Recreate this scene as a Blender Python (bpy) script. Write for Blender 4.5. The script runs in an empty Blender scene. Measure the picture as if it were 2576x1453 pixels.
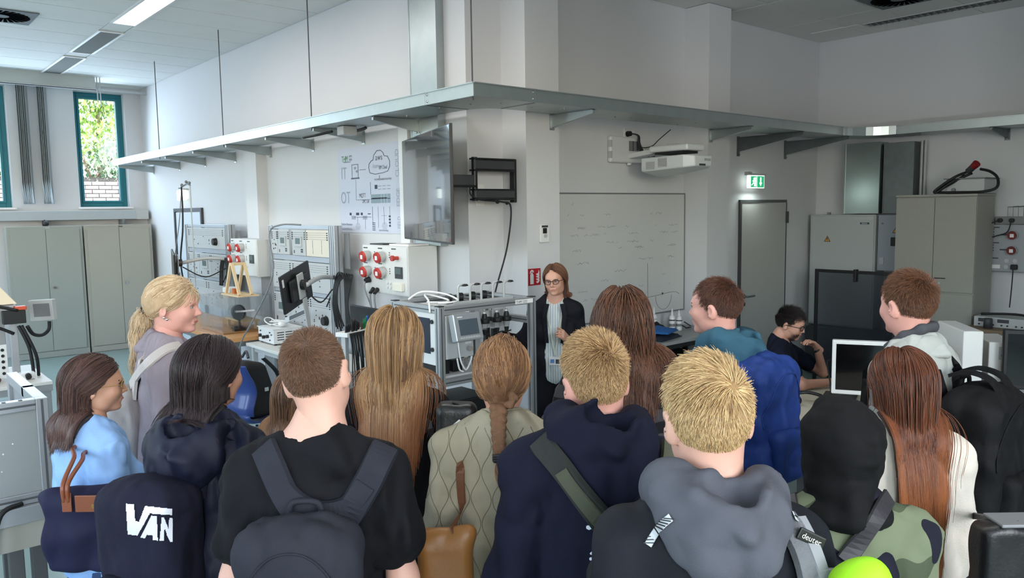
import bpy, bmesh, math, random
import numpy as np
from mathutils import Vector, Matrix
from mathutils.bvhtree import BVHTree
random.seed(7); RNG = np.random.default_rng(11)
SC = bpy.context.scene
COL = SC.collection
# ------------------------------------------------------------------ camera
CW, CH, FPX, CAMZ = 2576, 1453, 1968.07, 2.1
CF = Vector((0.64898304, 0.75421942, -0.09987031)).normalized()
CR = Vector((0.75699752, -0.65326208, -0.01426249)); CR = (CR - CF*CR.dot(CF)).normalized()
CU = CR.cross(CF)
cd = bpy.data.cameras.new('camera'); cam = bpy.data.objects.new('camera', cd); COL.objects.link(cam)
cd.sensor_width = 36.0; cd.lens = FPX/CW*36.0; cd.clip_start = 0.05
M = Matrix((CR, CU, -CF)).transposed().to_4x4(); M.translation = (0, 0, CAMZ); cam.matrix_world = M
SC.camera = cam
def at(x, y, X=None, Y=None, Z=None, d=None):
    """point of the room seen at photo pixel (x, y) on a known wall/floor plane"""
    r = CF + CR*((x-CW/2)/FPX) - CU*((y-CH/2)/FPX)
    t = X/r.x if X is not None else Y/r.y if Y is not None else (Z-CAMZ)/r.z if Z is not None else d
    return Vector((0, 0, CAMZ)) + r*t
# ------------------------------------------------------------------ view, world, lights
SC.view_settings.view_transform = 'Standard'; SC.view_settings.look = 'None'
SC.view_settings.exposure = -0.14; SC.view_settings.gamma = 1.0; SC.view_settings.use_curve_mapping = False
SC.cycles.use_denoising = True
SC.cycles.max_bounces = 6; SC.cycles.diffuse_bounces = 3; SC.cycles.glossy_bounces = 2; SC.cycles.transmission_bounces = 4; SC.cycles.transparent_max_bounces = 8
SC.cycles.use_adaptive_sampling = True; SC.cycles.adaptive_threshold = 0.03; SC.cycles.adaptive_min_samples = 16; SC.cycles.caustics_reflective = False; SC.cycles.caustics_refractive = False
SC.cycles.sample_clamp_indirect = 8.0
w = bpy.data.worlds.new('daylight'); SC.world = w; w.use_nodes = True
nt = w.node_tree; bg = nt.nodes['Background']
sky = nt.nodes.new('ShaderNodeTexSky'); sky.sky_type = 'NISHITA'; sky.sun_disc = False
sky.sun_elevation = math.radians(48); sky.sun_rotation = math.radians(200); sky.air_density = 1.2; sky.dust_density = 2.0
nt.links.new(sky.outputs[0], bg.inputs[0]); bg.inputs[1].default_value = 1.8
def area(name, loc, target, sx, sy, power, col):
    l = bpy.data.lights.new(name, 'AREA'); l.shape = 'RECTANGLE'; l.size = sx; l.size_y = sy; l.energy = power; l.color = col
    o = bpy.data.objects.new(name, l); COL.objects.link(o); o.location = loc
    o.rotation_euler = (Vector(target)-Vector(loc)).to_track_quat('-Z', 'Y').to_euler(); return o
sl = bpy.data.lights.new('sun', 'SUN'); sl.energy = 12.0; sl.angle = 0.01; sl.color = (1, .95, .86)
so = bpy.data.objects.new('sun', sl); COL.objects.link(so); so.rotation_euler = Vector((-.8, .45, -1.1)).to_track_quat('-Z', 'Y').to_euler()
DAY = (.80, .90, 1.0)
for yy in (0.6, 4.2, 7.8, 11.2):      # daylight entering at the windows of the west side wall
    area('window_daylight', (-4.12, yy, 2.65), (0, yy, 2.9), 2.2, 2.2, 40 if yy < 10 else 80, DAY if yy < 10 else (.70, .85, 1.0))
for xx in (-2.2, 1.2):               # daylight entering at the windows behind the viewer
    area('window_daylight', (xx, -3.12, 2.7), (xx+.8, 0, 2.0), 2.0, 1.9, 58, DAY)
area('window_daylight', (1.7, 13.55, 3.15), (1.9, 8, 2.2), 3.6, 1.7, 130, (.62, .80, 1.0))
gl = bpy.data.lights.new('glint_spot', 'SPOT'); gl.energy = 1500; gl.spot_size = math.radians(60); gl.spot_blend = .6; gl.shadow_soft_size = .22; gl.color = (.93, .95, 1.0)   # added spot lamp outside the rear windows, standing in for reflected sunlight
go = bpy.data.objects.new('glint_spot', gl); COL.objects.link(go); go.location = (-3.2, -8.0, .6); go.rotation_euler = (Vector((7.5, 5, 4))-Vector((-3.2, -8, .6))).to_track_quat('-Z', 'Y').to_euler()
# ------------------------------------------------------------------ materials
def S(r, g, b):
    return tuple(((c/255)/12.92 if c/255 <= .04045 else ((c/255+.055)/1.055)**2.4) for c in (r, g, b)) + (1,)
MATS = {}
def mat(name, col, rough=.55, metal=0.0, bump=0.0, scale=60.0, var=0.0, vscale=6.0, stretch=None, alpha=1.0, trans=0.0, emit=None, estr=0.0, coat=0.0, spec=.5, sheen=0.0):
    if name in MATS: return MATS[name]
    m = bpy.data.materials.new(name); m.use_nodes = True; n = m.node_tree.nodes; l = m.node_tree.links
    p = n['Principled BSDF']; p.inputs['Base Color'].default_value = col
    p.inputs['Roughness'].default_value = rough; p.inputs['Metallic'].default_value = metal
    p.inputs['Specular IOR Level'].default_value = spec
    p.inputs['Transmission Weight'].default_value = trans; p.inputs['Alpha'].default_value = alpha
    p.inputs['Coat Weight'].default_value = coat
    if sheen: p.inputs['Sheen Weight'].default_value = sheen
    if emit: p.inputs['Emission Color'].default_value = emit; p.inputs['Emission Strength'].default_value = estr
    tc = n.new('ShaderNodeTexCoord'); mp = n.new('ShaderNodeMapping'); l.new(tc.outputs['Object'], mp.inputs[0])
    if stretch: mp.inputs['Scale'].default_value = stretch
    if var:
        no = n.new('ShaderNodeTexNoise'); no.inputs['Scale'].default_value = vscale; no.inputs['Detail'].default_value = 4
        l.new(mp.outputs[0], no.inputs['Vector'])
        mx = n.new('ShaderNodeMix'); mx.data_type = 'RGBA'
        mx.inputs[6].default_value = tuple(max(0, c*(1-var)) for c in col[:3])+(1,)
        mx.inputs[7].default_value = tuple(min(1, c*(1+var)) for c in col[:3])+(1,)
        l.new(no.outputs[0], mx.inputs[0]); l.new(mx.outputs[2], p.inputs['Base Color'])
    if bump:
        nb = n.new('ShaderNodeTexNoise'); nb.inputs['Scale'].default_value = scale; nb.inputs['Detail'].default_value = 3
        l.new(mp.outputs[0], nb.inputs['Vector'])
        bp = n.new('ShaderNodeBump'); bp.inputs['Strength'].default_value = bump; bp.inputs['Distance'].default_value = .01
        l.new(nb.outputs[0], bp.inputs['Height']); l.new(bp.outputs[0], p.inputs['Normal'])
    MATS[name] = m; return m
WALL = mat('wall_paint', S(205, 206, 208), .75, bump=.04, scale=180, var=.03, vscale=1.2)
CEIL = mat('ceiling_tile', S(226, 227, 224), .85, bump=.05, scale=260, var=.04, vscale=3)
CEILGAP = mat('ceiling_grid', S(104, 104, 102), .7)
FLOOR = mat('linoleum', S(138, 160, 156), .32, bump=.02, scale=30, var=.08, vscale=5)
GALV = mat('galvanised_steel', S(170, 178, 178), .38, .85, bump=.02, scale=25, var=.10, vscale=9)
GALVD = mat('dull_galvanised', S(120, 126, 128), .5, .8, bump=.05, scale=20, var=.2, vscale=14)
ALU = mat('anodised_aluminium', S(182, 184, 186), .38, .75, var=.04, vscale=30)
ALUD = mat('aluminium_groove', S(95, 97, 99), .5, .6)
WHITE = mat('white_plastic', S(222, 222, 220), .45, var=.02)
OFFW = mat('offwhite_laminate', S(208, 206, 200), .5, var=.03)
LGREY = mat('light_grey_plastic', S(178, 180, 180), .5, var=.03)
MGREY = mat('mid_grey_plastic', S(118, 120, 122), .5, var=.03)
DGREY = mat('dark_grey_plastic', S(58, 59, 62), .5, var=.05)
BLACK = mat('black_plastic', S(20, 20, 22), .45, var=.1)
GLOSSB = mat('glossy_black_screen', S(8, 9, 11), .12, coat=.3)
RUBBER = mat('black_rubber', S(16, 16, 18), .6)
CHROME = mat('chrome', S(205, 205, 208), .15, 1.0)
RED = mat('red_plastic', S(178, 48, 40), .4)
GLASS = mat('clear_acrylic', S(235, 242, 240), .05, trans=1.0, alpha=.28)
CABG = mat('grey_cabinet_steel', S(148, 152, 146), .5, var=.03, vscale=2, bump=.02, scale=120)
CABG2 = mat('beige_cabinet_steel', S(158, 156, 146), .5, var=.03, vscale=2, bump=.02, scale=120)
WARDR = mat('cabinet_laminate', S(150, 148, 140), .5, var=.05, vscale=40, bump=.02, scale=300)
TEAL = mat('teal_window_frame', S(18, 114, 126), .4, var=.05)
WOOD = mat('beech_wood', S(192, 140, 88), .5, var=.18, vscale=14, stretch=(1, 8, 8))
PALEW = mat('pale_pine', S(218, 190, 148), .55, var=.1, vscale=14, stretch=(8, 8, 1))
PAPER = mat('white_paper', S(230, 230, 228), .7)
# ------------------------------------------------------------------ geometry helpers
def wm(o):
    m = Matrix.Identity(4)
    while o is not None: m = o.matrix_basis @ m; o = o.parent
    return m
def frame(o, right, into):
    r, i = Vector(right).normalized(), Vector(into).normalized(); u = r.cross(i)
    m = Matrix((r, i, u)).transposed().to_4x4(); m.translation = Vector(o); return m
def FL(y, z, x=3.93): return frame((x, y, z), (0, -1, 0), (1, 0, 0))     # on a wall facing -X: right, into, up
def FR(x, z, y=5.1): return frame((x, y, z), (1, 0, 0), (0, 1, 0))       # on a wall facing -Y
def RZ(loc, deg): return Matrix.Translation(Vector(loc)) @ Matrix.Rotation(math.radians(deg), 4, 'Z')
class MB:
    def __init__(s, m=None): s.v = []; s.f = []; s.m = m or Matrix.Identity(4)
    def add(s, vs, fs, m=None):
        b = len(s.v); T = s.m @ m if m is not None else s.m
        s.v += [T @ Vector(p) for p in vs]; s.f += [tuple(b+i for i in f) for f in fs]; return s
    def box(s, x0, x1, y0, y1, z0, z1, m=None):
        if x0 > x1: x0, x1 = x1, x0
        if y0 > y1: y0, y1 = y1, y0
        if z0 > z1: z0, z1 = z1, z0
        return s.add([(x, y, z) for z in (z0, z1) for y in (y0, y1) for x in (x0, x1)],
                     [(0,2,3,1),(4,5,7,6),(0,1,5,4),(2,6,7,3),(0,4,6,2),(1,3,7,5)], m)
    def cyl(s, a, b, r, r2=None, n=16, cap=True):
        a, b = Vector(a), Vector(b); r2 = r if r2 is None else r2; d = (b-a).normalized()
        u = d.orthogonal().normalized(); v = d.cross(u)
        vs = [a+(u*math.cos(t)+v*math.sin(t))*r for t in (2*math.pi*i/n for i in range(n))] + [b+(u*math.cos(t)+v*math.sin(t))*r2 for t in (2*math.pi*i/n for i in range(n))]
        fs = [(i, (i+1) % n, n+(i+1) % n, n+i) for i in range(n)]
        if cap: fs += [tuple(range(n))[::-1], tuple(range(n, 2*n))]
        return s.add(vs, fs)
    def tube(s, pts, r, n=8, smooth=True, rs=None):
        P = [Vector(p) for p in pts]
        if smooth and len(P) > 2: P = catmull(P, 6)
        m = len(P); vs = []; u = None
        for i, p in enumerate(P):
            d = (P[min(i+1, m-1)]-P[max(i-1, 0)]).normalized()
            u = d.orthogonal().normalized() if u is None else (u-d*u.dot(d)).normalized()
            v = d.cross(u); rr = r if rs is None else rs[0]+(rs[1]-rs[0])*i/(m-1)
            vs += [p+(u*math.cos(2*math.pi*k/n)+v*math.sin(2*math.pi*k/n))*rr for k in range(n)]
        fs = [(i*n+k, i*n+(k+1) % n, (i+1)*n+(k+1) % n, (i+1)*n+k) for i in range(m-1) for k in range(n)]
        fs += [tuple(range(n))[::-1], tuple(range((m-1)*n, m*n))]
        return s.add(vs, fs)
    def ribbon(s, pts, normals, w, t, smooth=True, ws=None):
        """a flat strap of width w and thickness t along pts; normals point away from the body"""
        P = [Vector(p) for p in pts]; N = [Vector(q) for q in normals]
        if smooth: P = catmull(P, 6); N = catmull(N, 6)
        m = len(P); vs = []
        for i, p in enumerate(P):
            d = (P[min(i+1, m-1)]-P[max(i-1, 0)]).normalized(); nn = (N[i]-d*N[i].dot(d)).normalized(); b = d.cross(nn)
            ww = (w if ws is None else ws[0]+(ws[1]-ws[0])*i/(m-1))/2
            vs += [p-b*ww, p-b*ww*.85+nn*t, p+b*ww*.85+nn*t, p+b*ww]
        fs = [(i*4+k, i*4+(k+1) % 4, (i+1)*4+(k+1) % 4, (i+1)*4+k) for i in range(m-1) for k in range(4)]
        fs += [(3, 2, 1, 0), tuple((m-1)*4+k for k in range(4))]
        return s.add(vs, fs)
    def prism(s, poly, y0, y1, m=None):
        """poly in local (x, z), extruded along local y"""
        n = len(poly); vs = [(x, y0, z) for x, z in poly]+[(x, y1, z) for x, z in poly]
        return s.add(vs, [tuple(range(n)), tuple(range(n, 2*n))[::-1]]+[(i, n+i, n+(i+1) % n, (i+1) % n) for i in range(n)], m)
    def lathe(s, prof, m=None, n=20):
        """profile of (r, z) about local z"""
        k = len(prof); vs = [(r*math.cos(2*math.pi*j/n), r*math.sin(2*math.pi*j/n), z) for r, z in prof for j in range(n)]
        fs = [(i*n+j, i*n+(j+1) % n, (i+1)*n+(j+1) % n, (i+1)*n+j) for i in range(k-1) for j in range(n)]
        fs += [tuple(range(n))[::-1], tuple(range((k-1)*n, k*n))]
        return s.add(vs, fs, m)
    def ball(s, c, r, n=14, k=9, sc=(1, 1, 1), m=None):
        vs = []; c = Vector(c)
        for i in range(k+1):
            a = math.pi*i/k
            for j in range(n):
                b = 2*math.pi*j/n; vs.append((c.x+r*sc[0]*math.sin(a)*math.cos(b), c.y+r*sc[1]*math.sin(a)*math.sin(b), c.z+r*sc[2]*math.cos(a)))
        fs = [(i*n+j, (i+1)*n+j, (i+1)*n+(j+1) % n, i*n+(j+1) % n) for i in range(k) for j in range(n)]
        return s.add(vs, fs, m)
    def build(s, name, m, parent=None, smooth=False, bevel=0.0, seg=2, solid=0.0):
        me = bpy.data.meshes.new(name); P = wm(parent).inverted() if parent else Matrix.Identity(4)
        me.from_pydata([P @ v for v in s.v], [], s.f)
        bm = bmesh.new(); bm.from_mesh(me); bmesh.ops.recalc_face_normals(bm, faces=bm.faces); bm.to_mesh(me); bm.free()
        me.materials.append(m); o = bpy.data.objects.new(name, me); COL.objects.link(o); o.parent = parent
        if smooth: me.polygons.foreach_set('use_smooth', [True]*len(me.polygons))
        if solid: md = o.modifiers.new('solid', 'SOLIDIFY'); md.thickness = solid
        if bevel:
            md = o.modifiers.new('bevel', 'BEVEL'); md.width = bevel; md.segments = seg; md.limit_method = 'ANGLE'; md.angle_limit = math.radians(40)
        return o
def catmull(P, k):
    out = []; n = len(P)
    for i in range(n-1):
        a, b, c, d = P[max(i-1, 0)], P[i], P[i+1], P[min(i+2, n-1)]
        for j in range(k):
            t = j/k; out.append(.5*((2*b)+(c-a)*t+(2*a-5*b+4*c-d)*t*t+(3*b-a-3*c+d)*t**3))
    return out+[P[-1]]
def tag(o, label=None, cat=None, group=None, kind=None):
    if label: o['label'] = label
    if cat: o['category'] = cat
    if group: o['group'] = group
    if kind: o['kind'] = kind
    return o
def thing(name, label, cat, loc=(0, 0, 0), rz=0.0, group=None):
    o = bpy.data.objects.new(name, None); COL.objects.link(o); o.empty_display_size = .05
    o.matrix_basis = RZ(loc, rz); return tag(o, label, cat, group)
def box(name, m, parent, x0, x1, y0, y1, z0, z1, fr=None, bevel=0.0):
    return MB(fr).box(x0, x1, y0, y1, z0, z1).build(name, m, parent, bevel=bevel)
def copy_tree(o, parent=None):
    c = o.copy(); COL.objects.link(c); c.parent = parent
    for ch in list(o.children): copy_tree(ch, c)
    return c
GLYPH = {}
def make_glyphs():
    obs = []
    for ch in 'ABCDEFGHIJKLMNOPQRSTUVWXYZabcdefghijklmnopqrstuvwxyz0123456789.-+()':
        c = bpy.data.curves.new('t', 'FONT'); c.body = ch; c.size = 1; c.extrude = .004; c.resolution_u = 3
        t = bpy.data.objects.new('t', c); COL.objects.link(t); obs.append((ch, t))
    dg = bpy.context.evaluated_depsgraph_get()
    for ch, t in obs:
        me = t.evaluated_get(dg).to_mesh()
        v = [tuple(q.co) for q in me.vertices]; f = [tuple(p.vertices) for p in me.polygons]
        GLYPH[ch] = (v, f, min(q[0] for q in v), max(q[0] for q in v)); t.evaluated_get(dg).to_mesh_clear()
    for ch, t in obs:
        c = t.data; bpy.data.objects.remove(t); bpy.data.curves.remove(c)
make_glyphs()
def text_into(mb, txt, size, fr, align='CENTER', squeeze=1.0):
    """lettering in the x-z plane of the frame fr, standing slightly proud towards -y; capitals are about 0.72 size tall"""
    x = 0; items = []
    for ch in txt:
        if ch == ' ': x += .3; continue
        v, f, a, b = GLYPH[ch]; items.append((v, f, x-a)); x += b-a+.08
    off = -x/2 if align == 'CENTER' else 0 if align == 'LEFT' else -x
    for v, f, dx in items:
        mb.add([((q[0]+dx+off)*size*squeeze, -q[2]*size*.2-.001, (q[1]-.36)*size) for q in v], f, fr)
    return mb
def text_mesh(txt, size, m, fr, name='lettering', parent=None, align='CENTER', squeeze=1.0):
    return text_into(MB(), txt, size, fr, align, squeeze).build(name, m, parent)
# ================================================================== the room
XL, YR, XR, YE, ZC = 3.93, 5.1, 9.56, 13.8, 4.14     # poster wall, whiteboard wall, right wall, window wall, ceiling
XW, YB = -4.2, -3.2                                   # west side wall, wall behind the viewer
def struct(o): o['kind'] = 'structure'; return o
struct(MB().box(XW, XR+.3, YB, YE+.3, -.12, 0).build('floor', FLOOR))
WALLT = [(XL, XL+.3, YR+.3, YE, 0, ZC+.1), (XL, XR+.3, YR, YR+.3, 0, ZC+.1)]
struct(MB().box(*WALLT[0]).build('wall_left', WALL))
struct(MB().box(*WALLT[1]).build('wall_back', WALL))
struct(MB().box(XR, XR+.3, YB, YR, 0, ZC+.1).build('wall_right', WALL))
c1 = struct(MB().box(4.303, 4.676, 4.8, YR, 0, ZC).build('wall_column_1', WALL))
c2 = struct(MB().box(6.79, 7.17, 4.8, YR, 0, ZC-.005).build('wall_column_2', WALL))
struct(MB().box(3.80, XL, 9.0, 9.34, 0, 2.86).build('wall_column_3', WALL))
# window wall with real openings
WIN = [(2.95, 3.68), (1.32, 2.05), (-.31, .42), (-1.94, -1.21), (-3.57, -2.84)]; WZ0, WZ1 = 2.25, 4.05
m = MB().box(XW, XL+.3, YE, YE+.3, 0, WZ0).box(XW, XL+.3, YE, YE+.3, WZ1, ZC+.1)
xs = [XW]+[v for a, b in sorted(WIN) for v in (a, b)]+[XL+.3]
for i in range(0, len(xs), 2): m.box(xs[i], xs[i+1], YE, YE+.3, WZ0, WZ1)
struct(m.build('wall_window', WALL))
PANE = mat('window_glass', S(245, 250, 250), .02, trans=1.0, alpha=.08)
for k, (a, b) in enumerate(WIN):
    f = MB(); t, y0, y1 = .07, YE+.16, YE+.24
    f.box(a, a+t, y0, y1, WZ0, WZ1).box(b-t, b, y0, y1, WZ0, WZ1).box(a+t, b-t, y0, y1, WZ0, WZ0+t).box(a+t, b-t, y0, y1, WZ1-t, WZ1)
    o = struct(f.build('window_%d' % (k+1), TEAL, bevel=.006))
    s2 = MB(); a2, b2 = a+t, b-t
    s2.box(a2, a2+.03, y0-.02, y1-.01, WZ0+t, WZ1-t).box(b2-.03, b2, y0-.02, y1-.01, WZ0+t, WZ1-t).box(a2+.03, b2-.03, y0-.02, y1-.01, WZ0+t, WZ0+t+.03).box(a2+.03, b2-.03, y0-.02, y1-.01, WZ1-t-.03, WZ1-t)
    s2.build('window_sash', TEAL, o); box('pane', PANE, o, a2+.03, b2-.03, y0+.02, y0+.03, WZ0+t+.03, WZ1-t-.03)
    box('window_sill', WHITE, o, a-.03, b+.03, YE-.06, YE+.16, WZ0-.03, WZ0-.001)
# west side wall and wall behind the viewer, with windows for the daylight
def holed(name, horizontal, pos, lo, hi, holes, z0, z1):
    m = MB(); e = []
    def bb(a, b, c, d): m.box(*( (a, b, pos-.25, pos, c, d) if horizontal else (pos-.25, pos, a, b, c, d)))
    bb(lo, hi, 0, z0); bb(lo, hi, z1, ZC+.1)
    xs = [lo]+[v for h in holes for v in h]+[hi]
    for i in range(0, len(xs), 2): bb(xs[i], xs[i+1], z0, z1)
    return struct(m.build(name, WALL))
holed('wall_west', False, XW, YB, YE+.3, [(-.6, 1.8), (3.0, 5.4), (6.6, 9.0), (10.0, 12.4)], 1.5, 3.8)
holed('wall_rear', True, YB, XW-.25, XR+.3, [(-3.3, -1.1), (.1, 2.3)], 1.5, 3.8)
n = 6
for (a, b) in [(-.6, 1.8), (3.0, 5.4), (6.6, 9.0), (10.0, 12.4)]:
    m = MB().box(XW-.2, XW-.12, a, a+.07, 1.5, 3.8).box(XW-.2, XW-.12, b-.07, b, 1.5, 3.8).box(XW-.2, XW-.12, a, b, 1.5, 1.57).box(XW-.2, XW-.12, a, b, 3.73, 3.8).box(XW-.2, XW-.12, (a+b)/2-.04, (a+b)/2+.04, 1.57, 3.73)
    struct(m.build('window_%d' % n, TEAL)); n += 1
# ------------------------------------------------------------------ ceiling: slab, tiles, luminaires, diffusers
ceil = struct(MB().box(XW, XR+.3, YB, YE+.3, ZC+.012, ZC+.12).build('ceiling', CEILGAP))
LX0, LX1 = 2.37, 2.61
cols = [(LX1+.004, XL)]+[(LX0-1.25*(k+1), LX0-1.25*k) for k in range(5)]
cols2 = [(XL+1.126*k, XL+1.126*(k+1)) for k in range(5)]
VENTS = [(1.42, 9.52), (8.16, 3.53)]
base = {}
def tile(a, b, y0, y1):
    key = (round(b-a, 3), round(y1-y0, 3))
    if key not in base:
        w_, h_ = key; g = .006
        o = MB().box(-w_/2+g, w_/2-g, -h_/2+g, h_/2-g, 0, .012).build('ceiling_tile', CEIL, None, bevel=.003, seg=1); base[key] = o.data; md = True
        o.modifiers.clear()
    else:
        o = bpy.data.objects.new('ceiling_tile', base[key]); COL.objects.link(o)
    o.parent = ceil; o.matrix_basis = Matrix.Translation(((a+b)/2, (y0+y1)/2, ZC))
TH = .625
for a, b in cols:
    y = YE
    while y > YB+.05:
        y0 = max(y-TH, YB); tile(a, b, y0, y); y = y0
for a, b in cols2:
    y = YR if a > 4.4 else YR
    while y > YB+.05:
        y0 = max(y-TH, YB); tile(a, b, y0, y); y = y0
LUMM = mat('luminaire_diffuser_lit', S(250, 250, 248), .5, emit=(1, .98, .95, 1), estr=5.0)
LUMOFF = mat('luminaire_louvre_off', S(128, 130, 128), .8, spec=.1)
segs = [(12.85, 11.42, 0), (11.05, 9.66, 0), (9.16, 7.72, 1), (7.2, 5.76, 1), (5.3, 3.86, 1), (3.4, 1.96, 1), (1.5, .06, 1)]
box('luminaire_cover', CEIL, ceil, LX0, LX1, YB, YE, ZC, ZC+.012)
nm = ['farthest', 'second']
for i, (y1, y0, lit) in enumerate(segs):
    t = thing('ceiling_luminaire', ['unlit grey ceiling luminaire nearest the window wall', 'unlit grey ceiling luminaire just before the lit one', 'lit white ceiling luminaire at the top edge'][min(i, 2)], 'light', ((LX0+LX1)/2, (y0+y1)/2, ZC), 0, 'recessed ceiling luminaires')
    fr = MB()
    for a, b in ((LX0-.015, LX0+.012), (LX1-.012, LX1+.015)): fr.box(a, b, y0-.02, y1+.02, ZC-.016, ZC-.002)
    for a, b in ((y0-.02, y0), (y1, y1+.02)): fr.box(LX0+.012, LX1-.012, a, b, ZC-.016, ZC-.002)
    fr.build('frame', WHITE, t)
    box('diffuser', LUMM if lit else LUMOFF, t, LX0+.014, LX1-.014, y0, y1, ZC-.011, ZC-.003)
    if i > 2: t['label'] = '%s lit white luminaire of the row over the demonstrator, counted from windows' % ['second', 'third', 'fourth', 'fifth'][i-3]
    if lit:
        area('luminaire_light', (2.49, (y0+y1)/2, ZC-.03), (2.49, (y0+y1)/2, 0), .2, y1-y0, 18, (1, .955, .90))
for rx, seglist in ((-.9, [(9.1, 7.7), (5.3, 3.9), (1.5, .1)]),):   # second luminaire row over the west half of the room
    for k, (y1, y0) in enumerate(seglist):
        t = thing('ceiling_luminaire', '%s lit luminaire of the west row, counted from windows' % ['first', 'second', 'third'][k], 'light', (rx, (y0+y1)/2, ZC), 0, 'recessed ceiling luminaires')
        box('frame', WHITE, t, rx-.14, rx+.14, y0-.02, y1+.02, ZC-.012, ZC-.002); box('diffuser', LUMM, t, rx-.1, rx+.1, y0, y1, ZC-.02, ZC-.0125)
        area('luminaire_light', (rx, (y0+y1)/2, ZC-.04), (rx, (y0+y1)/2, 0), .2, y1-y0, 14, (1, .955, .90))
# swirl diffusers
VENTM = mat('vent_plate_grey', S(112, 118, 122), .8)
for (vx, vy), lb in zip(VENTS, ('square grey swirl air vent in ceiling above windows', 'square grey swirl air vent in ceiling above the door')):
    t = thing('air_vent', lb, 'vent', (vx, vy, ZC), 0, 'ceiling swirl vents'); h = .3
    box('plate', VENTM, t, vx-h, vx+h, vy-h, vy+h, ZC-.014, ZC-.001, bevel=.003)
    for k in range(28):
        a = 2*math.pi*k/28; d = Vector((math.cos(a+.5), math.sin(a+.5), 0)); p = Vector((vx, vy, ZC-.017))+Vector((math.cos(a), math.sin(a), 0))*.085
        n_ = Vector((-d.y, d.x, 0))*.019; q = p+d*.185
        MB().add([p-n_*.5, p+n_*.5, q+n_, q-n_, *(v+Vector((0, 0, .003)) for v in (p-n_*.5, p+n_*.5, q+n_, q-n_))], [(0,1,2,3),(7,6,5,4),(0,4,5,1),(1,5,6,2),(2,6,7,3),(3,7,4,0)]).build('slot', mat('vent_slot_dark', S(14, 15, 17), 1.0, spec=0.0), t)
# long slot luminaire in the right ceiling part
t = thing('slot_luminaire', 'long dark slotted ceiling strip near the right wall', 'light', (8.85, 2.0, ZC))
p0, p1 = at(2180, 62, Z=ZC), at(2576, 2, Z=ZC)
x0, y1 = p0.x, p0.y
box('frame', LGREY, t, x0-.09, x0+.09, y1-4.2, y1, ZC-.012, ZC-.001); box('louvre_bed', BLACK, t, x0-.06, x0+.06, y1-4.17, y1-.03, ZC-.014, ZC-.0125)
for k in range(60): box('louvre_slat', MGREY, t, x0-.055, x0+.055, y1-.06-k*.068, y1-.075-k*.068, ZC-.022, ZC-.0145)
t = tag(box('ceiling_hatch', CEIL, None, x0-.1, x0+.1, y1+.06, y1+.62, ZC-.006, ZC-.001), 'flat rectangular ceiling cover beside the dark slot strip', 'hatch')
# bulkhead over the windows, curtain rail
struct(MB().box(XW, 3.06, 12.9, 13.05, 3.96, ZC).build('trim_1', mat('bulkhead', S(190, 196, 192), .6)))
struct(MB().box(XW, 3.06, 12.88, 12.91, 3.94, 3.955).build('trim_2', DGREY))
struct(MB().box(2.9, XL, 13.45, 13.5, 4.02, 4.055).build('trim_3', LGREY))
m = MB(); m.cyl((3.09, 12.93, 3.78), (3.09, 12.93, ZC), .008, n=8); m.cyl((3.13, 12.93, 3.72), (3.13, 12.93, ZC), .008, n=8)
tag(m.build('blind_cord', LGREY), 'pair of thin cords hanging from the bulkhead end', 'cord')
BLIND = mat('blind_fabric', S(150, 154, 153), .8, bump=.1, scale=200)
for (xa, xb, lb) in ((2.17, 2.31, 'grey vertical blind stack nearer the left photo edge'), (2.44, 2.56, 'narrow grey vertical blind stack nearer the tree window')):
    t = thing('vertical_blind', lb, 'blind', ((xa+xb)/2, 13.7, 2.3), 0, 'folded vertical blinds'); nn = int((xb-xa)/.021)
    box('head_rail', LGREY, t, xa-.02, xb+.02, 13.66, 13.74, 4.06, 4.09)
    for k in range(nn): MB(RZ((xa+.012+k*(xb-xa)/nn, 13.7, 0), 62+random.uniform(-6, 6))).box(-.045, .045, -.002, .002, 2.3, 4.06).build('slat', BLIND, t)
# ------------------------------------------------------------------ outside the windows: brick wall, tree
BRICK = [mat('pale_brick_%d' % k, c, .8, bump=.2, scale=40) for k, c in enumerate((S(134, 131, 127), S(124, 121, 117), S(144, 141, 137)))]
yard = struct(MB().box(-12, 12, YE+.3, 34, -.3, -.05).build('ground', mat('yard', S(120, 130, 100), .9, var=.2)))
gw = thing('garden_wall', 'pale brick garden wall outside the window below the tree', 'wall', (3.2, 18.0, 0))
box('mortar', mat('mortar', S(52, 50, 47), .9), gw, -2.5, 6.5, 18.03, 18.3, -.05, 2.9); bd = None
for r in range(18):
    for c in range(16):
        x = 1.2+c*.25+(r % 2)*.125; z = 1.35+r*.083+.1
        if z > 2.86: continue
        if bd is None:
            o = MB().box(-.118, .118, -.05, .05, -.034, .034).build('brick', BRICK[0]); o.parent = gw; bd = [o.data]+[o.data.copy() for _ in (1, 2)]
            for q in (1, 2): bd[q].materials[0] = BRICK[q]
        else: o = bpy.data.objects.new('brick', bd[random.randrange(3)]); COL.objects.link(o); o.parent = gw
        o.matrix_basis = wm(gw).inverted() @ Matrix.Translation((x, 18.02+random.uniform(-.006, .006), z))
LEAF = mat('tree_leaf', S(138, 172, 84), .5, var=.35, vscale=2.0); LEAFD = mat('shrub_leaf', S(60, 92, 62), .5, var=.35, vscale=2.0)
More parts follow.
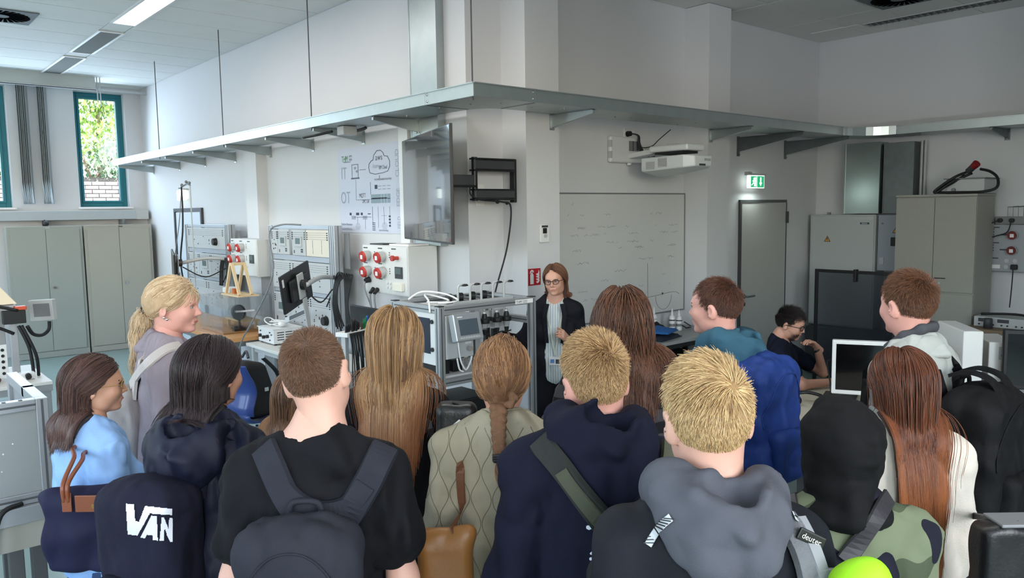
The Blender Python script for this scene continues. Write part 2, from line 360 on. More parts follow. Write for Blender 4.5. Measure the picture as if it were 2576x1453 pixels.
def tree(name, label, c, r, n, m, trunk, size):
    t = thing(name, label, 'tree', (c[0], c[1], 0)); c = Vector(c)
    tb = MB().cyl((c.x, c.y, -.05), (c.x+.1, c.y, c.z), .14, .07, 10)
    for k in range(7):
        a = k*.9; tb.cyl((c.x+.05, c.y, c.z-.6+k*.1), (c.x+math.cos(a)*r[0]*.6, c.y+math.sin(a)*r[1]*.6, c.z+.3+k*.12), .045, .015, 6)
    tb.build('trunk', mat('bark', S(88, 74, 60), .9, bump=.3, scale=30), t)
    bl = [(c+Vector((random.uniform(-1, 1)*r[0], random.uniform(-1, 1)*r[1], random.uniform(-1, 1)*r[2]))) for _ in range(22)]
    lf = MB()
    for i in range(n):
        b = random.choice(bl); d = Vector((random.gauss(0, 1), random.gauss(0, 1), random.gauss(0, 1))).normalized()
        p = b+d*random.uniform(.25, .7); s_ = size*random.uniform(.6, 1.2)
        Q = Matrix.Translation(p) @ Vector((random.gauss(0, 1), random.gauss(0, 1), random.gauss(0, 1)+.8)).to_track_quat('Z', 'Y').to_matrix().to_4x4()
        lf.add([(0, -s_, 0), (s_*.55, 0, .02), (0, s_, 0), (-s_*.55, 0, .02)], [(0, 1, 2), (0, 2, 3)], Q)
    tag(lf.build('foliage', m, t), kind='stuff')
tree('leafy_tree', 'sunlit green leafy tree seen through the window', (5.3, 22.6, 5.2), (1.5, .8, 1.5), 7000, LEAF, 1, .09)
tree('dark_shrub', 'darker green shrub standing behind the brick garden wall', (4.4, 19.5, 2.9), (2.2, .35, .4), 3500, LEAFD, 1, .07)
tree('leafy_tree', 'green tree seen through the window at the left photo edge', (1.3, 22.4, 4.6), (1.0, .8, 1.9), 5000, LEAF, 1, .09)
# ================================================================== cable tray
tray = thing('cable_tray', 'galvanised steel cable tray running around the walls overhead', 'cable tray', (3.58, 4.5, 2.885))
ZB, ZT, XO, XI, YO, YI = 2.885, 2.973, 3.37, 3.79, 4.29, 4.71
def poly_plate(mb, pts, z0, z1):
    n = len(pts); mb.add([(x, y, z0) for x, y in pts]+[(x, y, z1) for x, y in pts], [tuple(range(n))[::-1], tuple(range(n, 2*n))]+[(i, (i+1) % n, n+(i+1) % n, n+i) for i in range(n)]); return mb
def side(mb, pts, t=.004, lip=0):
    for (xa, ya), (xb, yb) in zip(pts[:-1], pts[1:]):
        d = Vector((xb-xa, yb-ya, 0)); L_ = d.length; fr_ = frame((xa, ya, 0), d, Vector((-d.y, d.x, 0)))
        mb.box(0, L_, -t/2, t/2, ZB-.001, ZT, fr_); mb.box(0, L_, -.009, .009, ZT-.004, ZT+.004, fr_)
    return mb
arc = [(XI+.19*(1-math.sin(a))*1.0, YI+.19*(1-math.cos(a))) for a in [math.pi/2*k/8 for k in range(9)]]     # rounded inner corner
arc = [(XI+.21-.21*math.sin(math.pi/2*k/8), YI+.21-.21*math.cos(math.pi/2*k/8)) for k in range(9)]
CJ = .58                                                        # length of the corner piece
poly_plate(MB(), [(XO, YO), (XO+CJ, YO), (XO+CJ, YI)]+arc+[(XI, YO+CJ), (XO, YO+CJ)], ZB-.003, ZB).build('corner_plate', GALV, tray)
side(MB(), [(XO, YO+CJ), (XO, YO), (XO+CJ, YO)]).build('corner_side', GALV, tray)
side(MB(), [(XO+CJ, YI)]+arc+[(XI, YO+CJ)]).build('corner_side', GALV, tray)
yj = [YO+CJ, 9.95, 13.38]
for a, b in zip(yj[:-1], yj[1:]):
    poly_plate(MB(), [(XO, a), (XI, a), (XI, b), (XO, b)], ZB-.002, ZB+.001).build('tray_plate', GALV, tray)
    side(MB(), [(XO, b), (XO, a+.002)]).build('tray_side', GALV, tray); side(MB(), [(XI, a+.002), (XI, b)]).build('tray_side', GALV, tray)
box('end_cap', WHITE, tray, XO-.004, XI, 13.38, 13.39, ZB, ZT)
xj = [XO+CJ, 7.35, 8.6]
for a, b in zip(xj[:-1], xj[1:]):
    poly_plate(MB(), [(a, YO), (b, YO), (b, YI), (a, YI)], ZB-.002, ZB+.001).build('tray_plate', GALV, tray)
    side(MB(), [(a+.002, YO), (b, YO)]).build('tray_side', GALV, tray); side(MB(), [(b, YI), (a+.002, YI)]).build('tray_side', GALV, tray)
XT0, XT1 = 9.02, 9.44
out2 = [(8.6+.42*math.sin(math.pi/2*k/8), YO-.40+.40*math.cos(math.pi/2*k/8)) for k in range(9)]
in2 = [(8.6+.84*math.sin(math.pi/2*k/8), YI-.84+.84*math.cos(math.pi/2*k/8)) for k in range(9)]
poly_plate(MB(), out2+in2[::-1], ZB-.003, ZB).build('bend_plate', GALV, tray)
side(MB(), out2).build('bend_side', mat('bright_zinc', S(205, 212, 212), .28, .9), tray); side(MB(), in2).build('bend_side', GALV, tray)
poly_plate(MB(), [(XT0, 3.86), (XT1, 3.86), (XT1, -1), (XT0, -1)], ZB-.002, ZB+.001).build('tray_plate', GALV, tray)
side(MB(), [(XT0, 3.88), (XT0, -1)]).build('tray_side', GALV, tray); side(MB(), [(XT1, 3.88), (XT1, -1)]).build('tray_side', GALV, tray)
def bracket(fr, L_, h, hp):
    """fr: origin at the wall under the tray, x along the wall, y into it"""
    b = MB(fr)
    b.add([(sx, y, z) for sx in (-.012, .012) for y, z in ((0, 0), (-L_, 0), (-L_, -.028), (0, -h))], [(0,1,2,3),(4,7,6,5),(0,4,5,1),(1,5,6,2),(2,6,7,3),(3,7,4,0)])
    b.box(-.022, .022, -L_, 0, -.004, 0); b.box(-.026, .026, -.006, 0, -hp, .012)
    b.ball((.016, -.012, -.02), .008, 8, 5); b.ball((.016, -.012, -hp+.02), .008, 8, 5); b.ball((-.016, -.012, -hp+.02), .008, 8, 5)
    return b
for y in (5.673, 6.732, 7.788, 8.861, 9.934, 11.0, 12.06, 13.3): bracket(FL(y, ZB-.004, 3.85 if y < 5.7 else 3.93), .45 if y < 5.7 else .53, .105, .125).build('bracket', GALV, tray)
for x in (4.594, 6.835): bracket(FR(x, ZB-.004, 4.8), .48, .10, .12).build('bracket', GALV, tray)
for x in (7.785, 8.785): bracket(FR(x, ZB-.004, 5.1), .78, .16, .21).build('bracket', GALVD, tray)
for y in (2.955, 1.4): bracket(FL(y, ZB-.004, XR), .5, .085, .11).build('bracket', GALVD, tray)
for y in (11.17, 8.875, 6.72, 4.32): MB().cyl((XO+.015, y, ZB-.03), (XO+.015, y, ZC), .0055, n=8).build('hanger_rod', DGREY, tray)
for x, y in ((3.52, 4.9), (3.68, 5.1), (3.62, 5.5), (3.75, 4.45), (3.6, 4.62), (4.1, 4.5), (4.35, 4.4), (5.1, 4.55), (5.25, 4.5), (6.05, 4.62), (6.1, 4.45), (3.45, 4.4)):
    MB().ball((x, y, ZB-.004), .008, 8, 5).build('screw', CHROME, tray)
for (x, y) in ((XO-.004, YO+CJ-.03), (XO+CJ-.03, YO-.004)):
    for z in (ZB+.02, ZT-.02): MB().ball((x, y, z), .009, 8, 5).build('screw', CHROME, tray)
box('splice_gap', DGREY, tray, XO+.01, XI-.02, YO+CJ-.004, YO+CJ, ZB-.006, ZB-.004); box('splice_gap', DGREY, tray, XO+CJ-.004, XO+CJ, YO+.01, YI-.02, ZB-.006, ZB-.004)
jb = thing('junction_box', 'grey junction box with black plug hanging under the cable tray', 'junction box', (3.6, 6.4, 2.82))
MB().box(3.52, 3.66, 6.38, 6.5, 2.80, 2.88).build('body', LGREY, jb, bevel=.006)
MB().tube([(3.5, 6.55, 2.84), (3.44, 6.68, 2.82), (3.36, 6.85, 2.80)], .012).build('plug', RUBBER, jb, smooth=True)
MB().tube([(3.66, 6.4, 2.84), (3.72, 6.36, 2.86), (3.73, 6.34, 2.87)], .014).build('gland', DGREY, jb, smooth=True)
# vertical steel ducts and white trunking
def duct(name, label, x0, x1, y0, y1, z0, z1, m=GALV):
    t = thing(name, label, 'duct', ((x0+x1)/2, (y0+y1)/2, z0)); o = MB().box(x0, x1, y0, y1, z0, z1).build('casing', m, t, bevel=.003)
    for yy in (y0, y1): box('cover_lip', m, t, x0-.004, x0+.012, yy-.006, yy+.006, z0+.001, z1-.001)
    return t
duct('steel_duct', 'tall galvanised duct on the white wall behind the flat screen', 3.85, XL, 5.387, 5.78, 1.81, ZC)
t = MB().box(3.895, XL, 5.92, 6.07, 0, 2.87).build('cable_trunking', WHITE, None, bevel=.004); tag(t, 'white vertical cable trunking beside the diagram poster', 'trunking')
# ================================================================== flat screen on its swing arm
nd = Vector((-.34, -.94, 0)); nd = Vector((.9397, -.342, 0))     # normal of the back of the screen
tv = thing('flat_screen', 'large black flat screen on a swing arm, turned to the left', 'screen', (3.47, 5.06, 1.87), 0)
TVF = frame((3.475, 5.06, 2.285), (-.342, -.94, 0), (.94, -.342, 0))
MB(TVF).box(-.725, .725, 0, .02, -.415, .415).build('bezel', BLACK, tv, bevel=.003)
TVS = mat('tv_glass', S(30, 32, 35), .10, coat=1.0, spec=1.0)
MB(TVF).box(-.717, .717, -.003, 0, -.40, .407).build('screen', TVS, tv)
MB(TVF).box(-.5, .5, .02, .055, -.33, .12).build('back_housing', BLACK, tv, bevel=.012)
arm = thing('screen_wall_arm', 'black folding wall arm that carries the flat screen', 'wall arm', (4.303, 4.95, 2.17))
MB().box(4.27, 4.302, 4.918, 4.975, 2.165, 2.52).build('wall_plate', BLACK, arm, bevel=.006)
for z in (2.20, 2.43): MB().box(3.86, 4.28, 4.915, 4.965, z, z+.075).build('twin_arm', DGREY, arm, bevel=.008)
for z in (2.185, 2.262, 2.415, 2.506): MB().box(3.85, 4.28, 4.905, 4.975, z, z+.013).build('arm_cover', BLACK, arm, bevel=.003)
MB().cyl((3.875, 4.94, 2.18), (3.875, 4.94, 2.525), .024).build('pivot', BLACK, arm, smooth=False)
MB().box(3.56, 3.875, 4.925, 4.96, 2.30, 2.385).build('single_arm', DGREY, arm, bevel=.008); MB().box(3.56, 3.875, 4.915, 4.965, 2.285, 2.303).build('arm_cover', BLACK, arm, bevel=.003)
MB(TVF).box(-.12, .35, .056, .075, -.13, .16).build('screen_plate', BLACK, arm, bevel=.004)
MB().ball((4.1, 4.93, 2.17), .016, 8, 6).build('knob', BLACK, arm); MB().ball((4.2, 4.93, 2.16), .014, 8, 6).build('knob', BLACK, arm)
tag(MB().tube([(3.84, 4.94, 2.32), (3.82, 4.93, 2.24), (3.90, 4.92, 2.19), (4.12, 4.9, 2.17), (4.2, 4.88, 2.12), (4.17, 4.9, 1.8), (4.1, 4.97, 1.45), (4.06, 5.0, 1.2)], .007).build('screen_cable', RUBBER, smooth=True), 'black cable hanging from the screen arm down the wall', 'cable')
so_ = thing('wall_socket', 'white wall socket behind the screen arm', 'socket', (4.05, YR, 2.2))
box('plate', WHITE, so_, 4.0, 4.09, YR-.012, YR-.001, 2.14, 2.32, bevel=.004)
# ================================================================== diagram poster
po = thing('wall_poster', 'pale blue IT and OT network diagram poster on the wall', 'poster', (XL, 6.68, 1.9))
PW, PH = 1.155, .84; PFR = FL(7.252, 2.742, XL-.004)    # origin at the poster's top left corner
def PB(mb, x0, x1, z0, z1, d=.0012): return mb.box(x0*PW, x1*PW, -d, 0, -z0*PH, -z1*PH)
MB(PFR).box(0, PW, 0, .003, -PH, 0).build('sheet', mat('poster_sheet', S(196, 200, 214), .6), po)
INK = mat('poster_ink', S(92, 96, 108), .7); INKG = mat('poster_grey', S(156, 162, 176), .7); INKD = mat('poster_dark', S(50, 54, 70), .7); GRN = mat('poster_green', S(60, 130, 70), .7); INKB = mat('poster_panel', S(140, 158, 168), .7)
def PT(txt, x, z, size, m, squeeze=.62, rot=0):
    fr = PFR @ Matrix.Translation((x*PW, -.0005, -z*PH)) @ Matrix.Rotation(math.radians(rot), 4, 'Y'); return text_mesh(txt, size, m, fr, parent=po, squeeze=squeeze)
PT('THM', .125, .125, .085, GRN, .75); PT('CAMPUS', .225, .10, .028, INK); PT('GIESSEN', .225, .14, .028, INK); PT('IT', .11, .29, .17, INKG, .8); PT('OT', .125, .58, .17, INKG, .8)
PT('CLOUD', .955, .23, .08, INKG, .95, -90); PT('EDGE', .96, .60, .08, INKG, .9, -90); PT('FIELD', .965, .875, .075, INKG, .66, -90)
PT('aws', .69, .145, .085, INK, .9); PT('Azure', .635, .24, .06, INKG, .75); PT('IBM Cloud', .75, .262, .05, INK, .7)
PT('MQTT', .41, .565, .055, INKD, .8); PT('OPC UA', .46, .635, .045, INKD, .8); PT('ERP', .30, .245, .035, INK, .8); PT('MES', .33, .285, .035, INK, .8)
PT('MACHINE LEARNING SOLUTIONS', .74, .395, .026, INK, .8); PT('Predictive Maintenance', .125, .90, .034, INK, .7); PT('Condition Monitoring', .12, .955, .034, INKG, .7); PT('Industrial Networking', .73, .965, .026, INK, .7)
cl = MB(PFR)
cp = [(.54, .315), (.525, .26), (.53, .215), (.57, .18), (.595, .175), (.61, .12), (.66, .075), (.715, .075), (.755, .105), (.77, .14), (.82, .15), (.85, .20), (.85, .26), (.82, .31), (.75, .325), (.62, .335)]
for (xa, za), (xb, zb) in zip(cp, cp[1:]+cp[:1]):
    a_ = Vector((xa*PW, -.0005, -za*PH)); b_ = Vector((xb*PW, -.0005, -zb*PH)); cl.cyl(a_, b_, .0035, n=5)
cl.build('cloud_outline', INK, po)
ln = MB(PFR)
for q in ((.37, .475, .268, .274), (.685, .692, .35, .40), (.24, .35, .20, .207), (.24, .247, .20, .355), (.343, .35, .20, .355), (.225, .365, .355, .372), (.30, .303, .38, .62), (.30, .53, .615, .62), (.54, .545, .42, .56), (.56, .80, .60, .61), (.56, .565, .70, .90), (.65, .653, .70, .94), (.74, .743, .70, .90), (.83, .833, .70, .93), (.25, .54, .815, .82), (.31, .313, .82, .90), (.44, .443, .82, .96), (.70, .78, .80, .803), (.10, .22, .163, .170)): PB(ln, *q)
for zz in (.50, .545): pass
tag(ln.build('diagram_lines', INK, po), kind='stuff')
pn = MB(PFR); PB(pn, .545, .70, .56, .66); PB(pn, .71, .745, .56, .66); PB(pn, .755, .79, .56, .66); PB(pn, .80, .845, .56, .66); pn.build('controller_drawing', INKB, po)
pn = MB(PFR)
for q in ((.545, .70, .607, .615), (.71, .745, .607, .615), (.755, .79, .607, .615), (.80, .845, .607, .615), (.61, .65, .455, .50), (.18, .21, .765, .795), (.37, .40, .765, .795), (.485, .53, .775, .785), (.29, .34, .765, .795)): PB(pn, *q, d=.002)
for k in range(5): PB(pn, .555, .60, .88+k*.02, .888+k*.02, d=.002)
for k in range(4): PB(pn, .815, .84, .80+k*.035, .82+k*.035, d=.002)
tag(pn.build('diagram_blocks', INKD, po), kind='stuff')
pn = MB(PFR)
for cx, cz in ((.315, .925), (.745, .915)):
    for k in range(7): PB(pn, cx-.045+abs(k-3)*.006, cx+.045-abs(k-3)*.006, cz-.035+k*.011, cz-.030+k*.011)
for k in range(6): PB(pn, .66+k % 3*.07, .71+k % 3*.07, .465+k//3*.035, .475+k//3*.035)
for x in (.21, .40): PB(pn, x, x+.07, .80, .845)
tag(pn.build('motor_drawings', INKG, po), kind='stuff')
# ================================================================== wall items on the poster wall
def cee_socket(fr, t, x, z, r=.05, m=RED, tilt=0):
    o = MB(fr).cyl((x, -.001, z), (x, -.055, z-.012), r*.86, r).build('power_socket', LGREY, t, smooth=False)
    MB(fr).cyl((x-.004, -.056, z-.012), (x-.004, -.075, z-.016), r*1.02, r*.9, 20).build('flap', m, o)
    MB(fr).box(x-.018, x+.018, -.079, -.075, z-.033, z+.003).build('label_plate', WHITE, o)
def panel_text(fr, t, rows, m=DGREY):
    mb = MB(fr)
    for x0, x1, z0, z1 in rows: mb.box(x0, x1, -.0015, 0, z0, z1)
    mb.build('panel_print', m, t)
def socket_box(name, label, y1, y0, z0, z1, big):
    W, Hh = y1-y0, z1-z0; t = thing(name, label, 'socket box', (XL, (y0+y1)/2, z0)); fr = FL(y1, z1, 3.6)
    MB(fr).box(0, W, 0, .294, -Hh, 0).build('housing', mat('socket_housing', S(206, 206, 205), .5), t, bevel=.004)
    MB(fr).box(.012, W-.012, -.006, 0, -Hh+.012, -.012).build('front_plate', mat('socket_front', S(214, 214, 211), .45), t)
    f2 = fr @ Matrix.Translation((0, -.007, 0)); k = W/.75
    for zz in (-.09, -.225):
        for xx in (.12, .37): cee_socket(f2, t, xx*k, zz)
    panel_text(f2, t, [(x*k, (x+.012)*k, -z-.004, -z+.006) for x in (.055, .215, .30, .46) for z in (.06, .08, .10, .20, .22, .24)]+[(x*k, (x+.07)*k, -.03, -.02) for x in (.03, .28, .5)]+[(x*k, (x+.06)*k, -.165, -.155) for x in (.03, .28)]+[(.28*k, .34*k, -.298, -.29), (.02*k, .06*k, -.298, -.29)])
    d = MB(f2).box(.56*k, .67*k, -.012, 0, -.275, -.175).build('meter', DGREY, t, bevel=.003); MB(f2).box(.575*k, .655*k, -.014, -.012, -.235, -.185).build('meter_display', mat('meter_lcd', S(88, 104, 104), .3), d)
    for xx, zz in ((.42, .315), (.47, .315), (.42, .355), (.47, .355)): MB(f2).cyl((xx*k, -.008, -zz), (xx*k, 0, -zz), .017).build('small_socket', WHITE, t)
    if big:
        MB(f2).box(.545*k, .69*k, -.03, 0, -.38, -.31).build('schuko_cover', mat('cream_plastic', S(226, 222, 206), .45), t, bevel=.004)
        e = MB(f2).cyl((.60*k, 0, -.10), (.60*k, -.045, -.10), .016).build('emergency_stop', RED, t); MB(f2).cyl((.60*k, -.045, -.10), (.60*k, -.065, -.10), .024).build('cap', RED, e)
        for xx in (.10, .35, .6): pass
    return t
socket_box('socket_box', 'grey wall socket box with four red power sockets and emergency stop', 6.25, 5.505, 1.388, 1.812, True)
socket_box('socket_box', 'grey wall socket box with red power sockets near the cabinets', 9.375, 8.6, 1.385, 1.812, False)
pl = thing('power_plug', 'black plug with grey lead in the socket box', 'plug', (3.58, 6.12, 1.47), 0, 'plugs at the socket box')
MB().cyl((3.585, 6.12, 1.505), (3.54, 6.12, 1.495), .028, .022).build('plug_body', RUBBER, pl); MB().tube([(3.54, 6.12, 1.49), (3.53, 6.11, 1.42), (3.54, 6.05, 1.30), (3.56, 6.0, 1.15)], .006).build('lead', MGREY, pl, smooth=True)
for k, (yy, lb) in enumerate(((6.06, 'tilted black plug left of two in the socket box'), (5.99, 'tilted black plug right of two in the socket box'))):
    pl = thing('power_plug', lb, 'plug', (3.57, yy, 1.42), 0, 'plugs at the socket box')
    MB().cyl((3.588, yy, 1.425), (3.54, yy-.02, 1.39), .02, .014).build('plug_body', RUBBER, pl); MB().tube([(3.54, yy-.02, 1.385), (3.52, yy-.06, 1.30), (3.5, yy-.14, 1.15)], .008).build('lead', MGREY, pl, smooth=True)
tag(box('folder', BLACK, None, 3.66, 3.8, 6.0, 6.22, 1.8125, 1.822), 'black folder lying on top of the socket box', 'folder'); tag(box('paper_stack', PAPER, None, 3.64, 3.86, 5.56, 5.86, 1.8125, 1.826), 'white papers lying on the socket box under the screen', 'paper')
# far door and exit sign
struct(MB(FL(12.3, 0)).box(0, 1.06, -.02, 0, 0, 2.14).build('door_1', mat('door_far', S(196, 204, 212), .5)))
o = struct(MB(FL(12.36, 0)).box(0, .05, -.035, 0, 0, 2.2).box(1.13, 1.18, -.035, 0, 0, 2.2).box(.05, 1.13, -.035, 0, 2.15, 2.2).build('trim_4', DGREY))
SIGNW = mat('exit_sign_white', S(240, 250, 245), .4, emit=(.9, 1, .95, 1), estr=1.6); SIGNG = mat('exit_sign_green', S(30, 160, 100), .4, emit=S(30, 170, 110), estr=1.0)
def exit_sign(label, fr, w_, h_, green=True):
    t = thing('exit_sign', label, 'sign', fr.translation)
    MB(fr).box(-w_/2, w_/2, -.04, 0, -h_/2, h_/2).build('lit_body', SIGNW, t, bevel=.004)
    MB(fr).box(-w_*.55, w_*.55, -.05, .02, h_/2, h_/2+.018).build('lamp_rail', LGREY, t); MB(fr).box(-w_*.5, -w_*.3, -.03, .03, h_/2+.018, h_/2+.04).build('bracket', LGREY, t)
    if green:
        f2 = fr @ Matrix.Translation((0, -.041, 0)); g = MB(f2).box(-.01*w_, w_*.46, -.001, 0, -h_*.44, h_*.44).build('green_field', SIGNG, t)
        MB(f2).prism([(w_*.225-.03, -.01), (w_*.225, -.05), (w_*.225+.03, -.01), (w_*.225+.012, -.01), (w_*.225+.012, .05), (w_*.225-.012, .05), (w_*.225-.012, -.01)], -.002, -.001).build('arrow', SIGNW, g)
        r = MB(f2); r.box(-w_*.44, -w_*.05, -.001, 0, -h_*.42, h_*.42); r.build('figure_field', SIGNG, t)
        r = MB(f2); x = -w_*.24
        r.box(-w_*.20, -w_*.09, -.002, -.001, -h_*.36, h_*.34)
        r.cyl((x, -.0012, .034), (x, -.0025, .034), .011, n=12)
        for a_, b_, ww in (((x, .022), (x-.012, -.012), .016), ((x-.012, -.012), (x+.012, -.028), .011), ((x+.012, -.028), (x+.006, -.05), .010), ((x-.012, -.01), (x-.03, -.035), .010), ((x-.03, -.035), (x-.05, -.037), .009), ((x, .018), (x+.028, .004), .008), ((x-.002, .018), (x-.032, .006), .008)):
            d = Vector((b_[0]-a_[0], 0, b_[1]-a_[1])); n_ = Vector((-d.z, 0, d.x)).normalized()*ww/2
            P = [Vector((a_[0], -.002, a_[1]))+n_, Vector((a_[0], -.002, a_[1]))-n_, Vector((b_[0], -.002, b_[1]))-n_, Vector((b_[0], -.002, b_[1]))+n_]
            r.add(P+[p+Vector((0, .001, 0)) for p in P], [(0,1,2,3),(7,6,5,4),(0,4,5,1),(1,5,6,2),(2,6,7,3),(3,7,4,0)])
        r.build('running_figure', SIGNW, t)
    return t
exit_sign('small lit exit sign on the far wall beside the hanging cables', FL(11.9, 2.39, 3.9), .3, .15, False)
exit_sign('lit green exit sign with running figure above the grey door', FR(7.995, 2.385, 5.02), .30, .145)
el = bpy.data.lights.new('exit_sign_glow', 'AREA'); el.shape = 'RECTANGLE'; el.size = .25; el.size_y = .04; el.energy = 2.0; el.color = (.85, 1, .95)
eo = bpy.data.objects.new('exit_sign_glow', el); COL.objects.link(eo); eo.location = (7.995, 4.99, 2.30); eo.rotation_euler = (math.radians(-20), 0, 0)
# ================================================================== whiteboard wall
wb = thing('whiteboard', 'large whiteboard with faint handwriting between two columns', 'whiteboard', (5.9, YR, 1.035))
WX0, WX1, WZa, WZb = 4.72, 6.775, 1.035, 2.24
MB().box(WX0, WX1, YR-.02, YR-.002, WZa, WZb).build('board', mat('whiteboard_enamel', S(196, 197, 195), .22, coat=.2, var=.03, vscale=3), wb)
m = MB(); t_ = .014; m.box(WX0-t_, WX1+t_, YR-.026, YR-.001, WZb, WZb+t_).box(WX0-t_, WX1+t_, YR-.026, YR-.001, WZa-t_, WZa).box(WX1, WX1+t_, YR-.026, YR-.001, WZa, WZb).box(WX0-t_, WX0, YR-.026, YR-.001, WZa, WZb); m.build('frame', MGREY, wb, bevel=.004)
PEN = mat('faded_marker', S(126, 128, 130), .4); PEND = mat('marker', S(70, 72, 74), .4)
sc_ = MB(); rr = random.Random(5)
for k in range(58):
    x = rr.uniform(5.0, 6.6); z = rr.choice([2.15, 2.05, 1.93, 1.86, 1.78, 1.72, 1.6, 1.5, 1.42, 1.33, 1.25]); L_ = rr.uniform(.04, .16); p = []
    for j in range(int(L_/.012)): p.append((x+j*.012, YR-.0205, z+rr.uniform(-.012, .012)))
    if len(p) > 2: sc_.tube(p, .0016, 4, False)
sc_.build('handwriting', PEN, wb)
sc_ = MB()
sc_.tube([(6.05, YR-.0205, 1.2), (6.3, YR-.0205, 1.21), (6.6, YR-.0205, 1.23), (6.7, YR-.0205, 1.2)], .0025, 4)
sc_.tube([(6.18, YR-.0205, 1.55), (6.19, YR-.0205, 1.07)], .002, 4, False)
sc_.tube([(6.44+.13*math.cos(a), YR-.0205, 1.2+.14*math.sin(a)) for a in [math.pi+math.pi*k/10 for k in range(11)]], .002, 4)
sc_.ball((6.42, YR-.021, 1.225), .012, 8, 5); sc_.build('sketch', PEND, wb)
# projector
pj = thing('projector', 'white short-throw projector on a wall arm above the whiteboard', 'projector', (5.9, YR, 2.4))
PJW = mat('projector_white', S(208, 210, 210), .4)
MB(FR(5.86, 2.665)).box(-.26, .26, -.05, 0, -.125, .125).build('wall_plate', PJW, pj, bevel=.02, seg=3)
MB(FR(5.86, 2.665)).box(.0, .14, -.056, -.05, -.01, .085).build('plate_window', MGREY, pj); MB(FR(5.86, 2.665)).box(.05, .06, -.058, -.05, -.01, .085).box(.11, .13, -.06, -.05, 0, .085).build('cable_post', DGREY, pj)
for z in (-.085, .02): MB(FR(5.86, 2.665)).box(-.262, -.235, -.052, -.02, z, z+.065).build('side_clip', LGREY, pj, bevel=.003)
MB(FR(5.86, 2.665)).cyl((.03, -.03, -.145), (.03, -.03, -.125), .025).build('foot_screw', PJW, pj)
af = FR(5.93, 2.58)
MB(af).add([(-.07, -.03, 0), (.07, -.03, 0), (.09, -.36, .03), (-.09, -.36, .03), (-.07, -.03, .05), (.07, -.03, .05), (.09, -.36, .075), (-.09, -.36, .075)], [(0,1,2,3),(7,6,5,4),(0,4,5,1),(1,5,6,2),(2,6,7,3),(3,7,4,0)]).build('arm', PJW, pj, bevel=.008)
MB(af).box(-.13, .13, -.78, -.34, .035, .095).build('head_mount', PJW, pj, bevel=.02, seg=3); MB(af).box(-.11, .11, -.72, -.4, .015, .035).build('adjuster', BLACK, pj); MB(af).box(-.05, .05, -.6, -.5, .095, .11).build('top_knob', LGREY, pj, bevel=.004)
bf = FR(5.93, 2.48)
MB(bf).add([(-.19, -.30, -.04), (.19, -.30, -.04), (.19, -.78, -.02), (.12, -.86, -.01), (-.12, -.86, -.01), (-.19, -.78, -.02), (-.19, -.30, .085), (.19, -.30, .085), (.19, -.78, .095), (.13, -.86, .085), (-.13, -.86, .085), (-.19, -.78, .095), (0, -.35, -.085), (0, -.62, -.075)],
    [(6,7,8,9,10,11), (0,6,11,5), (5,11,10,4), (4,10,9,3), (3,9,8,2), (2,8,7,1), (1,7,6,0), (0,5,13,12), (1,12,13,2), (0,12,1), (5,4,13), (4,3,13), (3,2,13)]).build('body', PJW, pj, bevel=.012, seg=3)
for y, z0, z1 in ((-.36, -.02, .05), (-.50, -.005, .075)):
    MB(bf).box(-.1925, -.19, y-.10, y, z0, z1).build('vent', MGREY, pj)
    for k in range(6): MB(bf).box(-.1945, -.1925, y-.10, y, z0+.004+k*(z1-z0)/6, z0+.010+k*(z1-z0)/6).build('vent_slat', PJW, pj)
MB(bf).box(-.06, .03, -.863, -.855, -.005, .012).build('sensor_window', DGREY, pj); text_mesh('EPSON', .03, DGREY, bf @ Matrix.Translation((.06, -.862, .05)), parent=pj)
sk = thing('wall_socket', 'white double wall socket above the projector', 'socket', (5.95, YR, 2.84)); box('plate', WHITE, sk, 5.83, 5.99, YR-.014, YR-.001, 2.775, 2.87, bevel=.004); box('flap', OFFW, sk, 5.84, 5.98, YR-.02, YR-.0145, 2.858, 2.868)
cb = thing('projector_cable', 'black plug and cables dropping from socket to projector', 'cable', (5.95, YR-.04, 2.6))
MB().cyl((5.875, YR-.018, 2.82), (5.875, YR-.06, 2.82), .028, .024).build('plug', RUBBER, cb)
for dx in (0, .03, .055): MB().tube([(5.88, YR-.06, 2.82), (5.93+dx*.3, YR-.10, 2.80), (5.94+dx*.5, YR-.10, 2.72), (5.95+dx, YR-.14, 2.62), (5.96+dx*1.5, YR-.22, 2.60)], .007).build('lead', RUBBER, cb, smooth=True)
tag(MB().tube([(6.02, YR-.06, 2.70), (6.1, YR-.05, 2.695), (6.22, YR-.05, 2.72), (6.3, YR-.06, 2.78), (6.31, YR-.2, 2.87)], .0045).build('data_cable', RUBBER, smooth=True), 'thin dark cable looping from tray beside the projector', 'cable')
